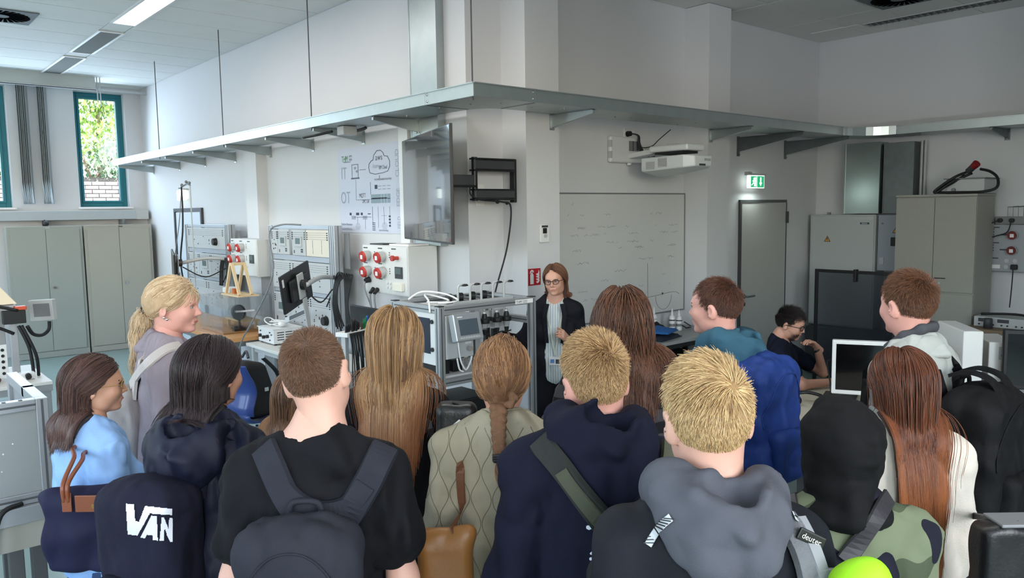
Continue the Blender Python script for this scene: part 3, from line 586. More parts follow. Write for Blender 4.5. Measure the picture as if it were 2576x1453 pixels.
# thermostat, fire sign
th = thing('room_controller', 'white room controller with dark display on the column', 'controller', (4.486, 4.8, 1.83))
box('case', WHITE, th, 4.435, 4.54, 4.78, 4.799, 1.83, 1.985, bevel=.006); box('header', DGREY, th, 4.45, 4.52, 4.778, 4.78, 1.955, 1.972); box('display', BLACK, th, 4.462, 4.505, 4.776, 4.78, 1.905, 1.95)
MB().cyl((4.49, 4.78, 1.885), (4.49, 4.772, 1.885), .017).build('dial', LGREY, th)
fs = thing('fire_extinguisher_sign', 'red fire extinguisher sign on the column behind the woman', 'sign', (4.375, 4.8, 1.476))
FSF = FR(4.306, 1.477, 4.796); box('plate', mat('sign_red', S(172, 22, 34), .4), fs, 4.306, 4.445, 4.796, 4.799, 1.477, 1.617); k = .14
def fp(pts): return [(x*k, z*k) for x, z in pts]
sg = MB(FSF); sg.prism(fp([(.16, .08), (.42, .08), (.42, .60), (.37, .70), (.34, .70), (.34, .78), (.24, .78), (.24, .70), (.20, .70), (.16, .60)]), -.002, 0); sg.prism(fp([(.12, .72), (.16, .70), (.22, .82), (.36, .82), (.40, .76), (.44, .78), (.40, .90), (.28, .93), (.18, .88)]), -.002, 0)
for z in (.20, .36, .52, .66): sg.prism(fp([(.62, z), (.70, z-.08), (.80, z-.06), (.90, z+.06), (.84, z+.24), (.82, z+.10), (.74, z+.02), (.68, z+.04)]), -.002, 0)
sg.build('pictogram', WHITE, fs)
# ================================================================== grey door
d2 = struct(MB().box(7.84, 8.80, YR-.02, YR-.001, 0, 2.15).build('door_2', mat('door_grey', S(178, 178, 174), .5, var=.02)))
m = MB().box(7.808, 7.838, YR-.03, YR-.001, 0, 2.182).box(8.802, 8.82, YR-.022, YR-.001, 0, 2.15).box(7.838, 8.802, YR-.03, YR-.001, 2.152, 2.182); struct(m.build('trim_5', mat('door_shadow_gap', S(70, 72, 72), .5)))  # shade of the gap around the door, put in as dark strips
MB().tube([(7.91, YR-.02, 1.07), (7.91, YR-.07, 1.07), (7.95, YR-.075, 1.07), (8.06, YR-.07, 1.07)], .011).build('handle', GALVD, d2, smooth=True)
for z in (1.07, .98): MB().cyl((7.91, YR-.02, z), (7.91, YR-.03, z), .026).build('rosette', DGREY, d2)
box('hinge', DGREY, d2, 8.79, 8.81, YR-.055, YR-.021, 1.9, 2.04)
# ================================================================== electrical cabinets with ducts
WARN = mat('warning_yellow', S(206, 150, 60), .5)
def warning(fr, parent, s):
    t_ = MB(fr).prism([(-s, 0), (s, 0), (0, s*1.75)], -.002, 0).build('warning_sign', BLACK, parent)
    MB(fr).prism([(-s*.74, s*.15), (s*.74, s*.15), (0, s*1.45)], -.003, -.002).build('warning_field', WARN, t_)
    MB(fr).prism([(.0, s*1.2), (-s*.28, s*.68), (-s*.02, s*.72), (-s*.14, s*.3), (s*.26, s*.82), (0, s*.78), (s*.16, s*1.15)], -.004, -.003).build('bolt_symbol', BLACK, t_)
ELW = mat('switch_cabinet_white', S(172, 175, 174), .45, var=.02)
ec = thing('switch_cabinet', 'white steel switch cabinet under the shiny duct', 'switch cabinet', (9.43, 4.63, .75))
box('body', ELW, ec, 9.3, XR-.001, 4.21, 5.03, .62, 1.99, bevel=.004); box('cover', ELW, ec, 9.285, 9.3, 4.225, 5.015, .64, 1.975, bevel=.004); EF = FL(5.03, 1.99, 9.285)
warning(EF @ Matrix.Translation((.235, 0, -.33)), ec, .042)
MB(EF).box(.64, .75, -.002, 0, -.115, -.092).build('name_plate', mat('plate_navy', S(52, 66, 78), .4), ec); text_mesh('SIEMENS', .02, WHITE, EF @ Matrix.Translation((.695, -.0025, -.1035)), parent=ec)
MB(EF).box(.57, .80, -.0015, 0, -.06, -.03).build('type_label', LGREY, ec); MB().cyl((9.4, 4.84, 1.99), (9.4, 4.84, 2.02), .022).build('cable_gland', MGREY, ec)
ec2 = thing('switch_cabinet', 'narrow blue-grey switch cabinet beside the tall cupboard', 'switch cabinet', (9.45, 3.95, 1.3))
box('body', mat('switch_cabinet_grey', S(150, 156, 166), .45), ec2, 9.33, XR-.001, 3.83, 4.195, 1.33, 1.985, bevel=.004); EF2 = FL(4.195, 1.985, 9.33); warning(EF2 @ Matrix.Translation((.215, 0, -.21)), ec2, .048)
MB(EF2).box(.16, .28, -.03, 0, -.36, -.26).build('main_switch', BLACK, ec2, bevel=.006); MB(EF2).cyl((.05, -.006, -.1), (.05, 0, -.1), .012).build('lock', MGREY, ec2); MB(EF2).box(.03, .08, -.01, 0, -.58, -.5).build('latch', LGREY, ec2)
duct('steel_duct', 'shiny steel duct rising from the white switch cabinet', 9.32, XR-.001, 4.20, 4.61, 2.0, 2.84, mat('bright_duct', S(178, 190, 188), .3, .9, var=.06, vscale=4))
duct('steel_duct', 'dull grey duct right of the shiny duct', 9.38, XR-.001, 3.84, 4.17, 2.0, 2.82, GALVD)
m = MB()
for yy in (3.80, 3.76): m.cyl((9.5, yy, 1.99), (9.5, yy, 2.83), .014, n=10)
tag(m.build('wall_conduit', LGREY), 'pair of thin pale conduits beside the dull duct', 'conduit')
# smoked partition panel in front
sp = thing('smoked_panel', 'dark tinted screen panel in black frame before the switch cabinet', 'panel', (8.6, 4.1, 0))
SM = mat('smoked_acrylic', S(58, 62, 70), .12, alpha=.5)
m = MB().box(8.585, 8.615, 4.54, 4.575, 0, 1.375).box(8.585, 8.615, 3.60, 3.635, 0, 1.375).box(8.585, 8.615, 3.635, 4.54, 1.34, 1.375).box(8.585, 8.615, 3.635, 4.54, .12, .15); m.build('frame', BLACK, sp, bevel=.003)
box('pane', SM, sp, 8.595, 8.605, 3.635, 4.54, .15, 1.34)
box('clamp', BLACK, sp, 8.57, 8.63, 4.08, 4.115, 1.25, 1.39, bevel=.006)
for y in (4.557, 3.617): box('foot', BLACK, sp, 8.35, 8.85, y-.02, y+.02, .001, .03)
bx2 = tag(MB().box(9.18, XR-.002, 4.0, 5.0, .02, .60).build('lower_cupboard', DGREY, None, bevel=.006), 'dark low housing beneath the white switch cabinet', 'cupboard')
# ================================================================== tall cupboard
cu = thing('tall_cupboard', 'tall greige office cupboard with black handles', 'cupboard', (9.22, 3.4, 0))
box('carcass', WARDR, cu, 8.92, XR-.14, 3.0, 3.81, .04, 2.18, bevel=.002); box('top_panel', WARDR, cu, 8.895, XR-.14, 2.995, 3.815, 2.181, 2.205, bevel=.003); box('plinth', DGREY, cu, 8.96, XR-.14, 3.01, 3.8, 0, .04)
for y0, y1, hs in ((3.41, 3.808, 1), (3.003, 3.405, 0)):
    for z0, z1 in ((1.17, 2.17), (.62, 1.145), (.06, .60)):
        dd = box('door', WARDR, cu, 8.9, 8.919, y0, y1, z0, z1, bevel=.002); yh = y0+.02 if hs else y1-.02
        zz = z0+.14; box('handle', BLACK, dd, 8.885, 8.9, *(sorted((yh, yh+(.11 if hs else -.11)))), zz, zz+.01); MB().cyl((8.9, yh+(.05 if hs else -.05), zz-.05), (8.893, yh+(.05 if hs else -.05), zz-.05), .011).build('lock', LGREY, dd)
tb = thing('grey_case', 'grey equipment case on top of the tall cupboard', 'case', (9.2, 3.15, 2.206))
MB().box(9.02, 9.4, 2.98, 3.35, 2.207, 2.36).build('body', LGREY, tb, bevel=.006); MB().box(9.0, 9.42, 2.96, 3.37, 2.36, 2.372).build('lid', MGREY, tb, bevel=.003)
MB().cyl((9.02, 3.27, 2.25), (9.0, 3.27, 2.25), .02).build('gland', MGREY, tb)
cc = thing('power_cable', 'thick coiled black cable with red plug lying over the grey case', 'cable', (9.05, 3.2, 2.38))
MB().tube([(9.1, 3.2, 2.40), (9.0, 3.27, 2.33), (8.95, 3.40, 2.24), (8.95, 3.38, 2.225), (8.95, 3.2, 2.222), (8.96, 2.98, 2.222), (9.0, 2.86, 2.26), (9.05, 2.87, 2.36), (9.08, 2.95, 2.43), (9.1, 3.05, 2.46)], .014).build('cable_loop', RUBBER, cc, smooth=True)
MB().tube([(9.08, 3.15, 2.44), (8.99, 3.26, 2.38), (8.94, 3.42, 2.25), (8.93, 3.40, 2.23), (8.98, 3.28, 2.33), (9.08, 3.12, 2.42)], .014).build('cable_loop', RUBBER, cc, smooth=True)
MB().cyl((9.08, 3.16, 2.44), (9.05, 3.10, 2.485), .032, .034).build('plug_grip', DGREY, cc); MB().cyl((9.05, 3.10, 2.485), (9.03, 3.06, 2.52), .036, .04).build('plug_head', mat('red_plug', S(128, 24, 32), .4), cc, bevel=.003)
# ================================================================== socket panel, bench and instruments at the right wall
sp2 = thing('wall_distribution_box', 'grey wall panel with two dark red sockets at the right edge', 'socket panel', (9.5, 2.75, 1.38)); SF = FL(3.07, 1.875, 9.44)
MB(SF).box(0, 1.0, 0, .11, -.5, 0).build('housing', mat('panel_grey', S(150, 154, 158), .5), sp2, bevel=.004)
DR = mat('dull_red', S(110, 40, 44), .45)
for zz in (-.10, -.26): cee_socket(SF, sp2, .26, zz, .045, DR)
panel_text(SF, sp2, [(x, x+.012, -z-.005, -z+.007) for x in (.06, .37, .43) for z in (.05, .08, .11, .14, .22, .25, .28)]+[(x, x+.09, -z-.006, -z+.006) for x in (.03, .42) for z in (.03, .195, .36)]+[(.13, .20, -.115, -.10), (.13, .20, -.275, -.26)])
for xx, zz in ((.20, .385), (.28, .385), (.20, .45)): MB(SF).cyl((xx, -.006, -zz), (xx, 0, -zz), .022).build('small_socket', LGREY, sp2)
MB(SF).box(.25, .31, -.05, -.001, -.475, -.42).build('adapter_plug', RUBBER, sp2, bevel=.01); MB(SF).box(.03, .14, -.002, 0, -.47, -.43).build('paper_label', PAPER, sp2)
tr = thing('transformer_box', 'small grey box with two plugs on top of the socket panel', 'box', (9.48, 2.9, 1.877))
MB().box(9.42, 9.55, 2.72, 2.99, 1.878, 1.96).build('body', MGREY, tr, bevel=.004)
for y in (2.94, 2.83): MB().cyl((9.42, y, 1.92), (9.385, y, 1.92), .024).build('plug', RUBBER, tr)
MB().tube([(9.385, 2.94, 1.92), (9.35, 3.02, 1.88), (9.36, 3.09, 1.80), (9.38, 3.05, 1.74), (9.39, 2.95, 1.76), (9.39, 2.86, 1.80), (9.385, 2.83, 1.91)], .006).build('lead', RUBBER, tr, smooth=True)
tag(MB().tube([(9.385, 2.79, 1.40), (9.38, 2.79, 1.30), (9.38, 2.795, 1.16), (9.37, 2.80, 1.0)], .006).build('hanging_lead', RUBBER, smooth=True), 'thin black lead hanging below the socket panel', 'cable')
wire = MB()
for y in (2.90, 2.85, 2.80): wire.tube([(9.5, y, 1.961), (9.5, y, 2.06), (9.5, y-.1, 2.07), (9.5, y-.1, 1.961)], .004, 6, False)
tag(wire.build('wire_holder', GALVD), 'bent wire holder above the small grey box', 'holder')
m = MB()
for y in (2.60, 2.56): m.cyl((9.5, y, 1.5), (9.5, y, 2.84), .016, n=10)
tag(m.build('wall_conduit', GALV), 'pair of steel conduits at the right photo edge', 'conduit')
bn = thing('lab_bench', 'brown topped lab bench by the right wall', 'bench', (9.1, 2.2, 0)); BROWN = mat('bench_brown', S(120, 98, 74), .5, var=.1, vscale=10)
box('worktop', BROWN, bn, 8.55, XR-.01, 1.0, 2.97, .82, .86, bevel=.004)
for x in (8.6, 9.48):
    for y in (1.06, 2.9): box('leg', LGREY, bn, x, x+.05, y, y+.05, 0, .82)
def psu(label, x0, x1, y0, y1, z, h, group=None):
    t = thing('bench_power_supply', label, 'power supply', ((x0+x1)/2, (y0+y1)/2, z), 0, 'bench instruments'); MB().box(x0, x1, y0, y1, z, z+h).build('case', LGREY, t, bevel=.004)
    f = FL(y1, z, x0); L_ = y1-y0
    for a in (.08, .42): MB(f).box(L_*a, L_*(a+.2), -.003, 0, h*.5, h*.85).build('display', DGREY, t)
    for a in (.1, .2, .35, .5, .6, .75, .85): MB(f).cyl((L_*a, -.014, h*.25), (L_*a, 0, h*.25), .008, n=10).build('knob', BLACK, t)
    return t
psu('low grey bench instrument with knobs beside the cupboard', 8.75, 9.1, 2.42, 2.93, .861, .1); psu('white bench instrument at the right photo edge', 8.65, 9.0, 1.75, 2.38, .861, .085)
tag(MB().tube([(8.85, 2.9, .975), (8.9, 2.6, .99), (8.8, 2.3, .975), (8.86, 2.1, .97), (8.8, 1.9, .965)], .012).build('black_lead', RUBBER, smooth=True), 'black lead lying across the bench instruments', 'cable')
tag(MB(RZ((8.66, 2.77, .861), 0)).lathe([(.04, 0), (.04, .085), (.036, .09), (.036, .1)]).build('dark_jar', DGREY, smooth=True), 'small dark jar before the bench instruments', 'jar')
# ================================================================== end wall: cabinets, ledge
led = thing('wall_trunking', 'grey cable trunking ledge below the windows', 'trunking', (1, 13.7, 2.05)); box('channel', mat('ledge_grey', S(168, 176, 182), .5), led, XW+.01, 3.88, 13.58, YE-.001, 2.05, 2.19, bevel=.004)
box('corner_cover', LGREY, led, 3.70, 3.885, 13.57, 13.58, 2.045, 2.195)
for x in (2.42, 3.5): MB(FR(x, 2.048, YE)).prism([(-.02, 0), (.02, 0), (.02, -.02), (-.02, -.1)], -.25, -.02).build('bracket', MGREY, led)
bl = thing('black_ball_lamp', 'small black ball hanging under the window ledge', 'lamp', (2.4, 13.6, 1.98)); MB().ball((2.4, 13.53, 2.0), .045, 12, 8).build('ball', BLACK, bl, smooth=True); MB().cyl((2.4, 13.56, 2.03), (2.4, 13.6, 2.06), .012).build('stem', BLACK, bl)
def steel_cabinet(label, x0, x1, m, lock_r):
    t = thing('steel_cabinet', label, 'cabinet', ((x0+x1)/2, 13.5, 0), 0, 'steel cabinets below the windows'); y0, y1, h = 13.32, 13.56, 1.965; mid = (x0+x1)/2
    box('carcass', m, t, x0, x1, y0+.02, y1, .0, h, bevel=.004)
    for a, b, r in ((x0+.045, mid-.003, 0), (mid+.003, x1-.045, 1)):
        d = box('door', m, t, a, b, y0, y0+.019, .1, h-.05, bevel=.002)
        if r:
            MB().cyl((a+.06, y0, 1.05), (a+.06, y0-.03, 1.05), .018).build('knob', CHROME, d)
            box('hinge', m, d, b-.004, b+.006, y0-.006, y0-.0005, 1.55, 1.63)
    box('plinth_lip', m, t, x0+.005, x1-.005, y0+.005, y0+.019, .005, .09); box('maker_plate', DGREY if lock_r else LGREY, t, mid+.0, mid+.06, y0+.012, y0+.019, h-.032, h-.018)
    return t
steel_cabinet('green-grey two-door steel cabinet at the left', 1.86, 2.85, CABG, 0); steel_cabinet('beige-grey two-door steel cabinet beside the far door', 2.87, 3.85, CABG2, 1)
# ================================================================== lab furniture along the poster wall
def table(name, label, x0, x1, y0, y1, z, m, th=.03, legm=LGREY, lw=.05, inset=.04, rail=True, cat='table', skip=()):
    t = thing(name, label, cat, ((x0+x1)/2, (y0+y1)/2, 0)); box('table_top', m, t, x0, x1, y0, y1, z-th, z, bevel=.003)
    i = 0
    for x in (x0+inset, x1-inset-lw):
        for y in (y0+inset, y1-inset-lw):
            if i not in skip: box('leg', legm, t, x, x+lw, y, y+lw, 0, z-th)
            i += 1
    if rail:
        for y in (y0+inset+lw*.3, y1-inset-lw*.7): box('apron', legm, t, x0+inset+lw, x1-inset-lw, y, y+lw*.4, z-th-.06, z-th)
        for x in (x0+inset+lw*.3, x1-inset-lw*.7): box('apron', legm, t, x, x+lw*.4, y0+inset+lw, y1-inset-lw, z-th-.06, z-th)
    return t
table('work_bench', 'wooden topped work bench under the acrylic box', 3.0, 3.66, 8.1, 10.7, .8, WOOD, .045, MGREY)
table('lab_desk', 'white topped lab desk carrying the middle rack', 3.19, 3.66, 5.9, 8.03, .75, OFFW, .03, LGREY)
PANELG = mat('rack_panel', S(176, 178, 178), .5, var=.02); BEIGE = mat('beige_panel', S(208, 200, 184), .55); PRINTB = mat('panel_black_print', S(40, 42, 46), .5)
def profile_post(t, x, y, z0, z1, w_, d_, name='post', m=ALU):
    o = MB().box(x-d_/2, x+d_/2, y-w_/2, y+w_/2, z0, z1).build(name, m, t, bevel=.003)
    n_ = max(1, int(round(w_/.04)))
    for k in range(n_): yy = y-w_/2+(k+.5)*w_/n_; box('groove', ALUD, o, x-d_/2-.0012, x-d_/2-.0002, yy-.004, yy+.004, z0+.002, z1-.002)
    if d_ > .02: box('groove', ALUD, o, x-.004, x+.004, y-w_/2-.0012, y-w_/2-.0002, z0+.002, z1-.002)
    return o
def module(t, fr, x0, x1, z0, z1, style, rnd):
    o = MB(fr).box(x0, x1, -.012, 0, z0, z1).build('rack_module', BEIGE if style == 'graph' else PANELG, t, bevel=.002); w_, h_ = x1-x0, z1-z0
    pr = MB(fr); y0, y1 = -.0135, -.012
    for k in range(4): pr.box(x0+.02*w_, x1-.02*w_, y0, y1, z1-.03-k*.022, z1-.0285-k*.022)
    if style == 'meter':
        MB(fr).box(x0+.25*w_, x0+.75*w_, -.024, -.012, z0+.35*h_, z0+.72*h_).build('meter', LGREY, o, bevel=.002); MB(fr).box(x0+.33*w_, x0+.67*w_, -.0255, -.024, z0+.45*h_, z0+.68*h_).build('display', mat('meter_lcd', S(88, 104, 104), .3), o)
        for a in (.3, .5): pr.box(x0+.65*w_, x0+.8*w_, y0, y1, z0+a*.4*h_, z0+a*.4*h_+.016)
        pr.box(x0+.12*w_, x0+.18*w_, y0, y1, z0+.08*h_, z0+.2*h_)
    if style == 'graph':
        for a in (.3, .7): pr.box(x0+a*w_-.001, x0+a*w_+.001, y0, y1, z0+.1*h_, z0+.62*h_); pr.box(x0+a*w_-.012, x0+a*w_+.012, y0, y1, z0+.4*h_, z0+.403*h_)
    for k in range(4):
        for a in (.05, .95): pr.box(x0+a*w_-.007, x0+a*w_+.007, y0-.004, y1, z1-.036-k*.022, z1-.024-k*.022)
    if style in ('socket', 'knob'):
        for k in range(rnd.randint(8, 14)): xx = x0+w_*rnd.choice([.2, .3, .45, .6, .75]); zz = z0+h_*rnd.uniform(.1, .62); pr.box(xx-.005, xx+.005, y0-.004, y1, zz-.005, zz+.005)
    pr.build('module_print', PRINTB, o)
    if style == 'knob':
        MB(fr).cyl((x0+.78*w_, -.012, z0+.35*h_), (x0+.78*w_, -.06, z0+.35*h_), .05, .042).build('knob', BLACK, o)
def lab_rack(label, y1, y0, rows):
    t = thing('lab_rack', label, 'rack', (3.72, (y0+y1)/2, 0), 0, 'aluminium lab racks'); rnd = random.Random(3)
    zb = .0
    for y, w_ in ((y1-.04, .08), (y0+.06, .12)): profile_post(t, 3.72, y, zb, 1.975, w_, .09)
    for z0, z1 in ((1.935, 1.975), (1.60, 1.655), (1.245, 1.285)): box('cross_rail', mat('rail_blue_grey', S(176, 182, 190), .4, .4), t, 3.69, 3.75, y0+.12, y1-.08, z0, z1, bevel=.003)
    box('side_flap', MGREY, t, 3.78, 3.792, y0-.10, y0, 1.55, 1.9, bevel=.003)
    fr = FL(y1-.08, 0, 3.69); W = y1-y0-.2
    for z0, z1, mods in rows:
        for a, b, st in mods: module(t, fr, a*W+.003, b*W-.003, z0, z1, st, rnd)
    return t
R2 = [(1.66, 1.93, [(0, .11, 'socket'), (.11, .33, 'meter'), (.38, .62, 'meter'), (.63, 1, 'graph')]), (1.29, 1.595, [(0, .35, 'socket'), (.35, 1, 'socket')]), (.9, 1.24, [(0, .3, 'meter'), (.3, .65, 'socket'), (.65, 1, 'knob')])]
R1 = [(1.66, 1.93, [(0, 1, 'knob')]), (1.29, 1.595, [(0, .3, 'socket'), (.3, .62, 'meter'), (.62, 1, 'socket')]), (.9, 1.24, [(0, .5, 'socket'), (.5, 1, 'socket')])]
lab_rack('tall aluminium lab rack with two meters behind the tilted monitor', 8.45, 6.92, R2); lab_rack('tall aluminium lab rack with a black knob near the far door', 11.22, 9.64, R1)
# monitor on the middle rack, seen from the back
def swivel_monitor(label, c, wdir, roll, w_, h_, post):
    t = thing('monitor', label, 'monitor', (c[0], c[1], c[2]-.3), 0, 'rack monitors'); n_ = Vector((0, 0, 1)).cross(Vector(wdir))
    F_ = frame(c, wdir, n_) @ Matrix.Rotation(math.radians(roll), 4, 'Y')         # +y is the screen side, the back faces -y
    MB(F_).box(-w_/2, w_/2, 0, .022, -h_/2, h_/2).build('case', BLACK, t, bevel=.006); MB(F_).box(-w_*.3, w_*.3, -.028, 0, -h_*.3, h_*.28).build('back_bulge', BLACK, t, bevel=.012); MB(F_).box(-w_/2+.01, w_/2-.01, .022, .0235, -h_/2+.01, h_/2-.01).build('screen', GLOSSB, t)
    MB(F_).box(-.05, .05, -.045, -.0285, -.1, .12).build('vesa_plate', LGREY, t, bevel=.004); MB(F_).cyl((0, -.045, .02), (0, -.085, .02), .045).build('swivel', BLACK, t)
    MB(F_).box(-.035, .035, -.06, -.0465, -.42, -.10).build('stand_strip', LGREY, t, bevel=.004); MB(F_).box(-w_*.47, -w_*.42, -.003, 0, h_*.2, h_*.4).build('sticker', WHITE, t)
    p = F_ @ Vector((0, -.085, .02)); q = Vector(post); MB().tube([p, (p+q)/2+Vector((0, 0, .03)), q], .022, 8).build('arm', LGREY, t, smooth=True)
    MB().tube([p+Vector((0, 0, -.05)), (p+q)/2+Vector((0, 0, -.2)), q+Vector((0, 0, -.12)), q+Vector((-.02, .1, -.3))], .007).build('cable', RUBBER, t, smooth=True)
    return t
swivel_monitor('black monitor seen from behind on an arm at the middle rack', (2.98, 6.3, 1.47), (.80, .60, 0), -12, .52, .33, (3.67, 6.98, 1.47))
swivel_monitor('black monitor seen edge-on on an arm at the far rack', (3.1, 9.9, 1.5), (.25, .97, 0), -6, .5, .32, (3.67, 9.72, 1.55))
# cable coils
def k11(q): return (q[0]*1.085, q[1]*1.085, 2.1+(q[2]-2.1)*1.085)
cc = thing('cable_coil', 'bundle of long black cable loops hanging at the middle rack', 'cable', (3.35, 6.2, 1.1), 0, 'hanging cable coils')
for k in range(6):
    a = k*.016; MB().tube([k11(q) for q in [(3.33+a*.4, 6.29-a, 1.05+.05*random.random()), (3.3, 6.28-a, 1.3), (3.32, 6.26-a, 1.5), (3.33+a, 6.2-a, 1.58-a*.3), (3.34+a*.4, 6.12-a*.6, 1.5), (3.33, 6.10-a*.4, 1.3), (3.35, 6.13-a*1.2, 1.06)]], .0075).build('loop', RUBBER, cc, smooth=True)
cc = thing('cable_coil', 'bundle of black cable loops hanging at the far rack', 'cable', (3.3, 9.0, 1.3), 0, 'hanging cable coils')
for k in range(5):
    a = k*.02; MB().tube([k11(q) for q in [(3.35, 9.12-a, 1.28), (3.36, 9.1-a, 1.5), (3.36, 9.02-a, 1.6), (3.36, 8.92-a, 1.52), (3.35, 8.9-a*.5, 1.3)]], .009).build('loop', RUBBER, cc, smooth=True)
fc = thing('cable_mast', 'thin mast with cables beside the far rack', 'mast', (3.35, 10.3, .8))
MB().cyl((3.4, 10.10, .8), (3.4, 10.10, 2.47), .008, n=8).build('rod', LGREY, fc); MB().tube([(3.4, 10.1, 2.47), (3.4, 10.22, 2.49), (3.38, 10.36, 2.46)], .012).build('boom', MGREY, fc, smooth=True)
for k, pts in enumerate(([(3.38, 10.36, 2.46), (3.36, 10.3, 2.2), (3.33, 10.25, 1.9), (3.3, 10.3, 1.5), (3.28, 10.1, 1.1), (3.2, 9.8, .82)], [(3.38, 10.36, 2.44), (3.34, 10.4, 2.0), (3.3, 10.55, 1.5), (3.25, 10.6, .9)])):
    MB().tube(pts, .011 if k == 0 else .006).build('cable', RUBBER if k == 0 else MGREY, fc, smooth=True)
for p in ((3.4, 10.12, 2.5), (3.39, 10.2, 2.515), (3.38, 10.34, 2.48)): MB().ball(p, .02, 8, 6).build('clamp', MGREY, fc)
# acrylic box with wooden A-frame on it
ab = thing('acrylic_box', 'clear acrylic box with experiment on the work bench', 'box', (3.37, 8.77, .8)); X0, X1, Y0, Y1, Z0, Z1 = 3.1, 3.64, 8.42, 9.12, .80, 1.19
for q in ((X0, X0+.006, Y0, Y1, Z0, Z1), (X1-.006, X1, Y0, Y1, Z0, Z1), (X0+.006, X1-.006, Y0, Y0+.006, Z0, Z1), (X0+.006, X1-.006, Y1-.006, Y1, Z0, Z1), (X0, X1, Y0, Y1, Z1, Z1+.008)): box('pane', GLASS, ab, *q)
box('base_board', WOOD, ab, X0+.01, X1-.01, Y0+.01, Y1-.01, .801, .815)
box('inner_ledge', PALEW, ab, 3.35, 3.55, 8.5, 9.0, .9, .92); box('inner_post', PALEW, ab, 3.36, 3.39, 8.95, 8.98, .816, .9); box('inner_post', PALEW, ab, 3.5, 3.53, 8.52, 8.55, .816, .9)
box('circuit_block', DGREY, ab, 3.3, 3.4, 8.62, 8.72, .816, .85); box('circuit_block', LGREY, ab, 3.4, 3.5, 8.75, 8.9, .921, .96)
fd = thing('black_disc', 'black round disc on a foot inside the acrylic box', 'disc', (3.3, 8.55, .816)); MB().cyl((3.30, 8.5, 1.02), (3.33, 8.52, 1.02), .085, n=24).build('disc', BLACK, fd); box('stem', BLACK, fd, 3.305, 3.325, 8.49, 8.52, .84, .95); box('foot', BLACK, fd, 3.25, 3.38, 8.47, 8.55, .816, .842)
MB().cyl((3.28, 8.49, 1.03), (3.42, 8.30, 1.05), .012, n=10).build('axle', LGREY, fd)
af_ = thing('wooden_frame', 'pale wooden A-shaped frame standing on the acrylic box', 'frame', (3.38, 8.6, 1.199))
for xx in (3.3, 3.44):
    for ya in (8.80, 8.42):
        a_, b_ = Vector((xx, ya, 1.215)), Vector((xx, 8.61+(.02 if ya > 8.6 else -.02), 1.55)); d = b_-a_; fr_ = frame(a_, (1, 0, 0), d.cross(Vector((1, 0, 0)))); MB(frame(a_, (1, 0, 0), Vector((1, 0, 0)).cross(-d))).box(-.014, .014, -.014, .014, 0, d.length).build('slat', PALEW, af_)
box('top_bar', PALEW, af_, 3.285, 3.455, 8.585, 8.635, 1.535, 1.565); box('base_plate', PALEW, af_, 3.26, 3.5, 8.36, 8.86, 1.199, 1.213)
tag(box('orange_block', mat('amber', S(186, 96, 40), .35), None, 3.34, 3.39, 8.66, 8.72, 1.2135, 1.27), 'small amber block under the wooden frame', 'block')
tag(box('small_white_device', WHITE, None, 3.36, 3.5, 8.88, 9.08, 1.199, 1.26, bevel=.01), 'white device on the acrylic box behind the wooden frame', 'device')
# power supply with cables and keyboard on the desk
ps = thing('laboratory_power_supply', 'white vented power supply with knobs on the lab desk', 'power supply', (3.58, 7.87, .75)); x0, x1, y0, y1 = 3.32, 3.64, 7.62, 8.0
MB().box(x0, x1, y0, y1, .765, .915).build('case', WHITE, ps, bevel=.004); MB().box(x0-.012, x1, y0-.006, y1+.006, .915, .922).build('top_lip', WHITE, ps)
for (yy, zz) in ((7.93, .83), (7.84, .82), (7.75, .835)): MB().cyl((x0, yy, zz), (x0-.025, yy, zz), .018).build('knob', BLACK, ps)
for (yy, zz) in ((7.93, .88), (7.70, .88), (7.66, .86), (7.70, .80)): MB().cyl((x0, yy, zz), (x0-.012, yy, zz), .007, n=8).build('terminal', DGREY, ps)
for c in range(3):
    for r in range(4): box('vent_slot', DGREY, ps, x0+.04+c*.09, x0+.115+c*.09, y0-.0015, y0, .80+r*.025, .81+r*.025)
for x in (x0+.03, x1-.03):
    for y in (y0+.03, y1-.03): box('foot', BLACK, ps, x-.012, x+.012, y-.012, y+.012, .751, .765)
wc = thing('white_cables', 'tangle of white cables on the power supply', 'cable', (3.5, 7.85, .93)); rr = random.Random(2)
for k in range(4): MB().tube([(3.45+rr.uniform(-.06, .1), 7.8+rr.uniform(-.12, .12), .93+rr.uniform(0, .05)) for _ in range(8)], .006).build('cable', WHITE, wc, smooth=True)
MB().tube([(3.42+.05*math.cos(a), 7.93+.06*math.sin(a), .97+.03*math.sin(a)) for a in [k*.7 for k in range(10)]], .006).build('cable', WHITE, wc, smooth=True)
tag(MB().ball((3.46, 7.70, .955), .05, 16, 9, (1, .7, .6)).build('computer_mouse', WHITE, smooth=True), 'white mouse resting on the power supply', 'mouse')
kb = thing('keyboard', 'white keyboard leaning behind the power supply', 'keyboard', (3.5, 7.3, .8)); kf = frame((3.45, 7.62, 1.0), (.1, -1, .32), (1, .1, -.25)); MB(kf).box(0, .45, 0, .012, -.03, .03).build('board', LGREY, kb, bevel=.003); MB(kf).box(.1, .42, -.004, 0, -.02, .02).build('keys', DGREY, kb)
tag(MB().tube([(3.05, 8.0, .5), (3.1, 7.9, .8), (3.12, 7.62, 1.05), (3.2, 7.3, 1.5), (3.25, 7.45, 1.9), (3.3, 7.3, 1.99), (3.42, 7.1, 1.99)], .008).build('grey_lead', MGREY, smooth=True), 'long grey lead curving up to the middle rack top', 'cable')
tag(MB(FL(6.16, 1.08, 3.4)).box(0, .78, 0, .03, 0, .21).build('flat_black_monitor', BLACK, None, bevel=.005), 'low black monitor behind the test lead stand', 'monitor')
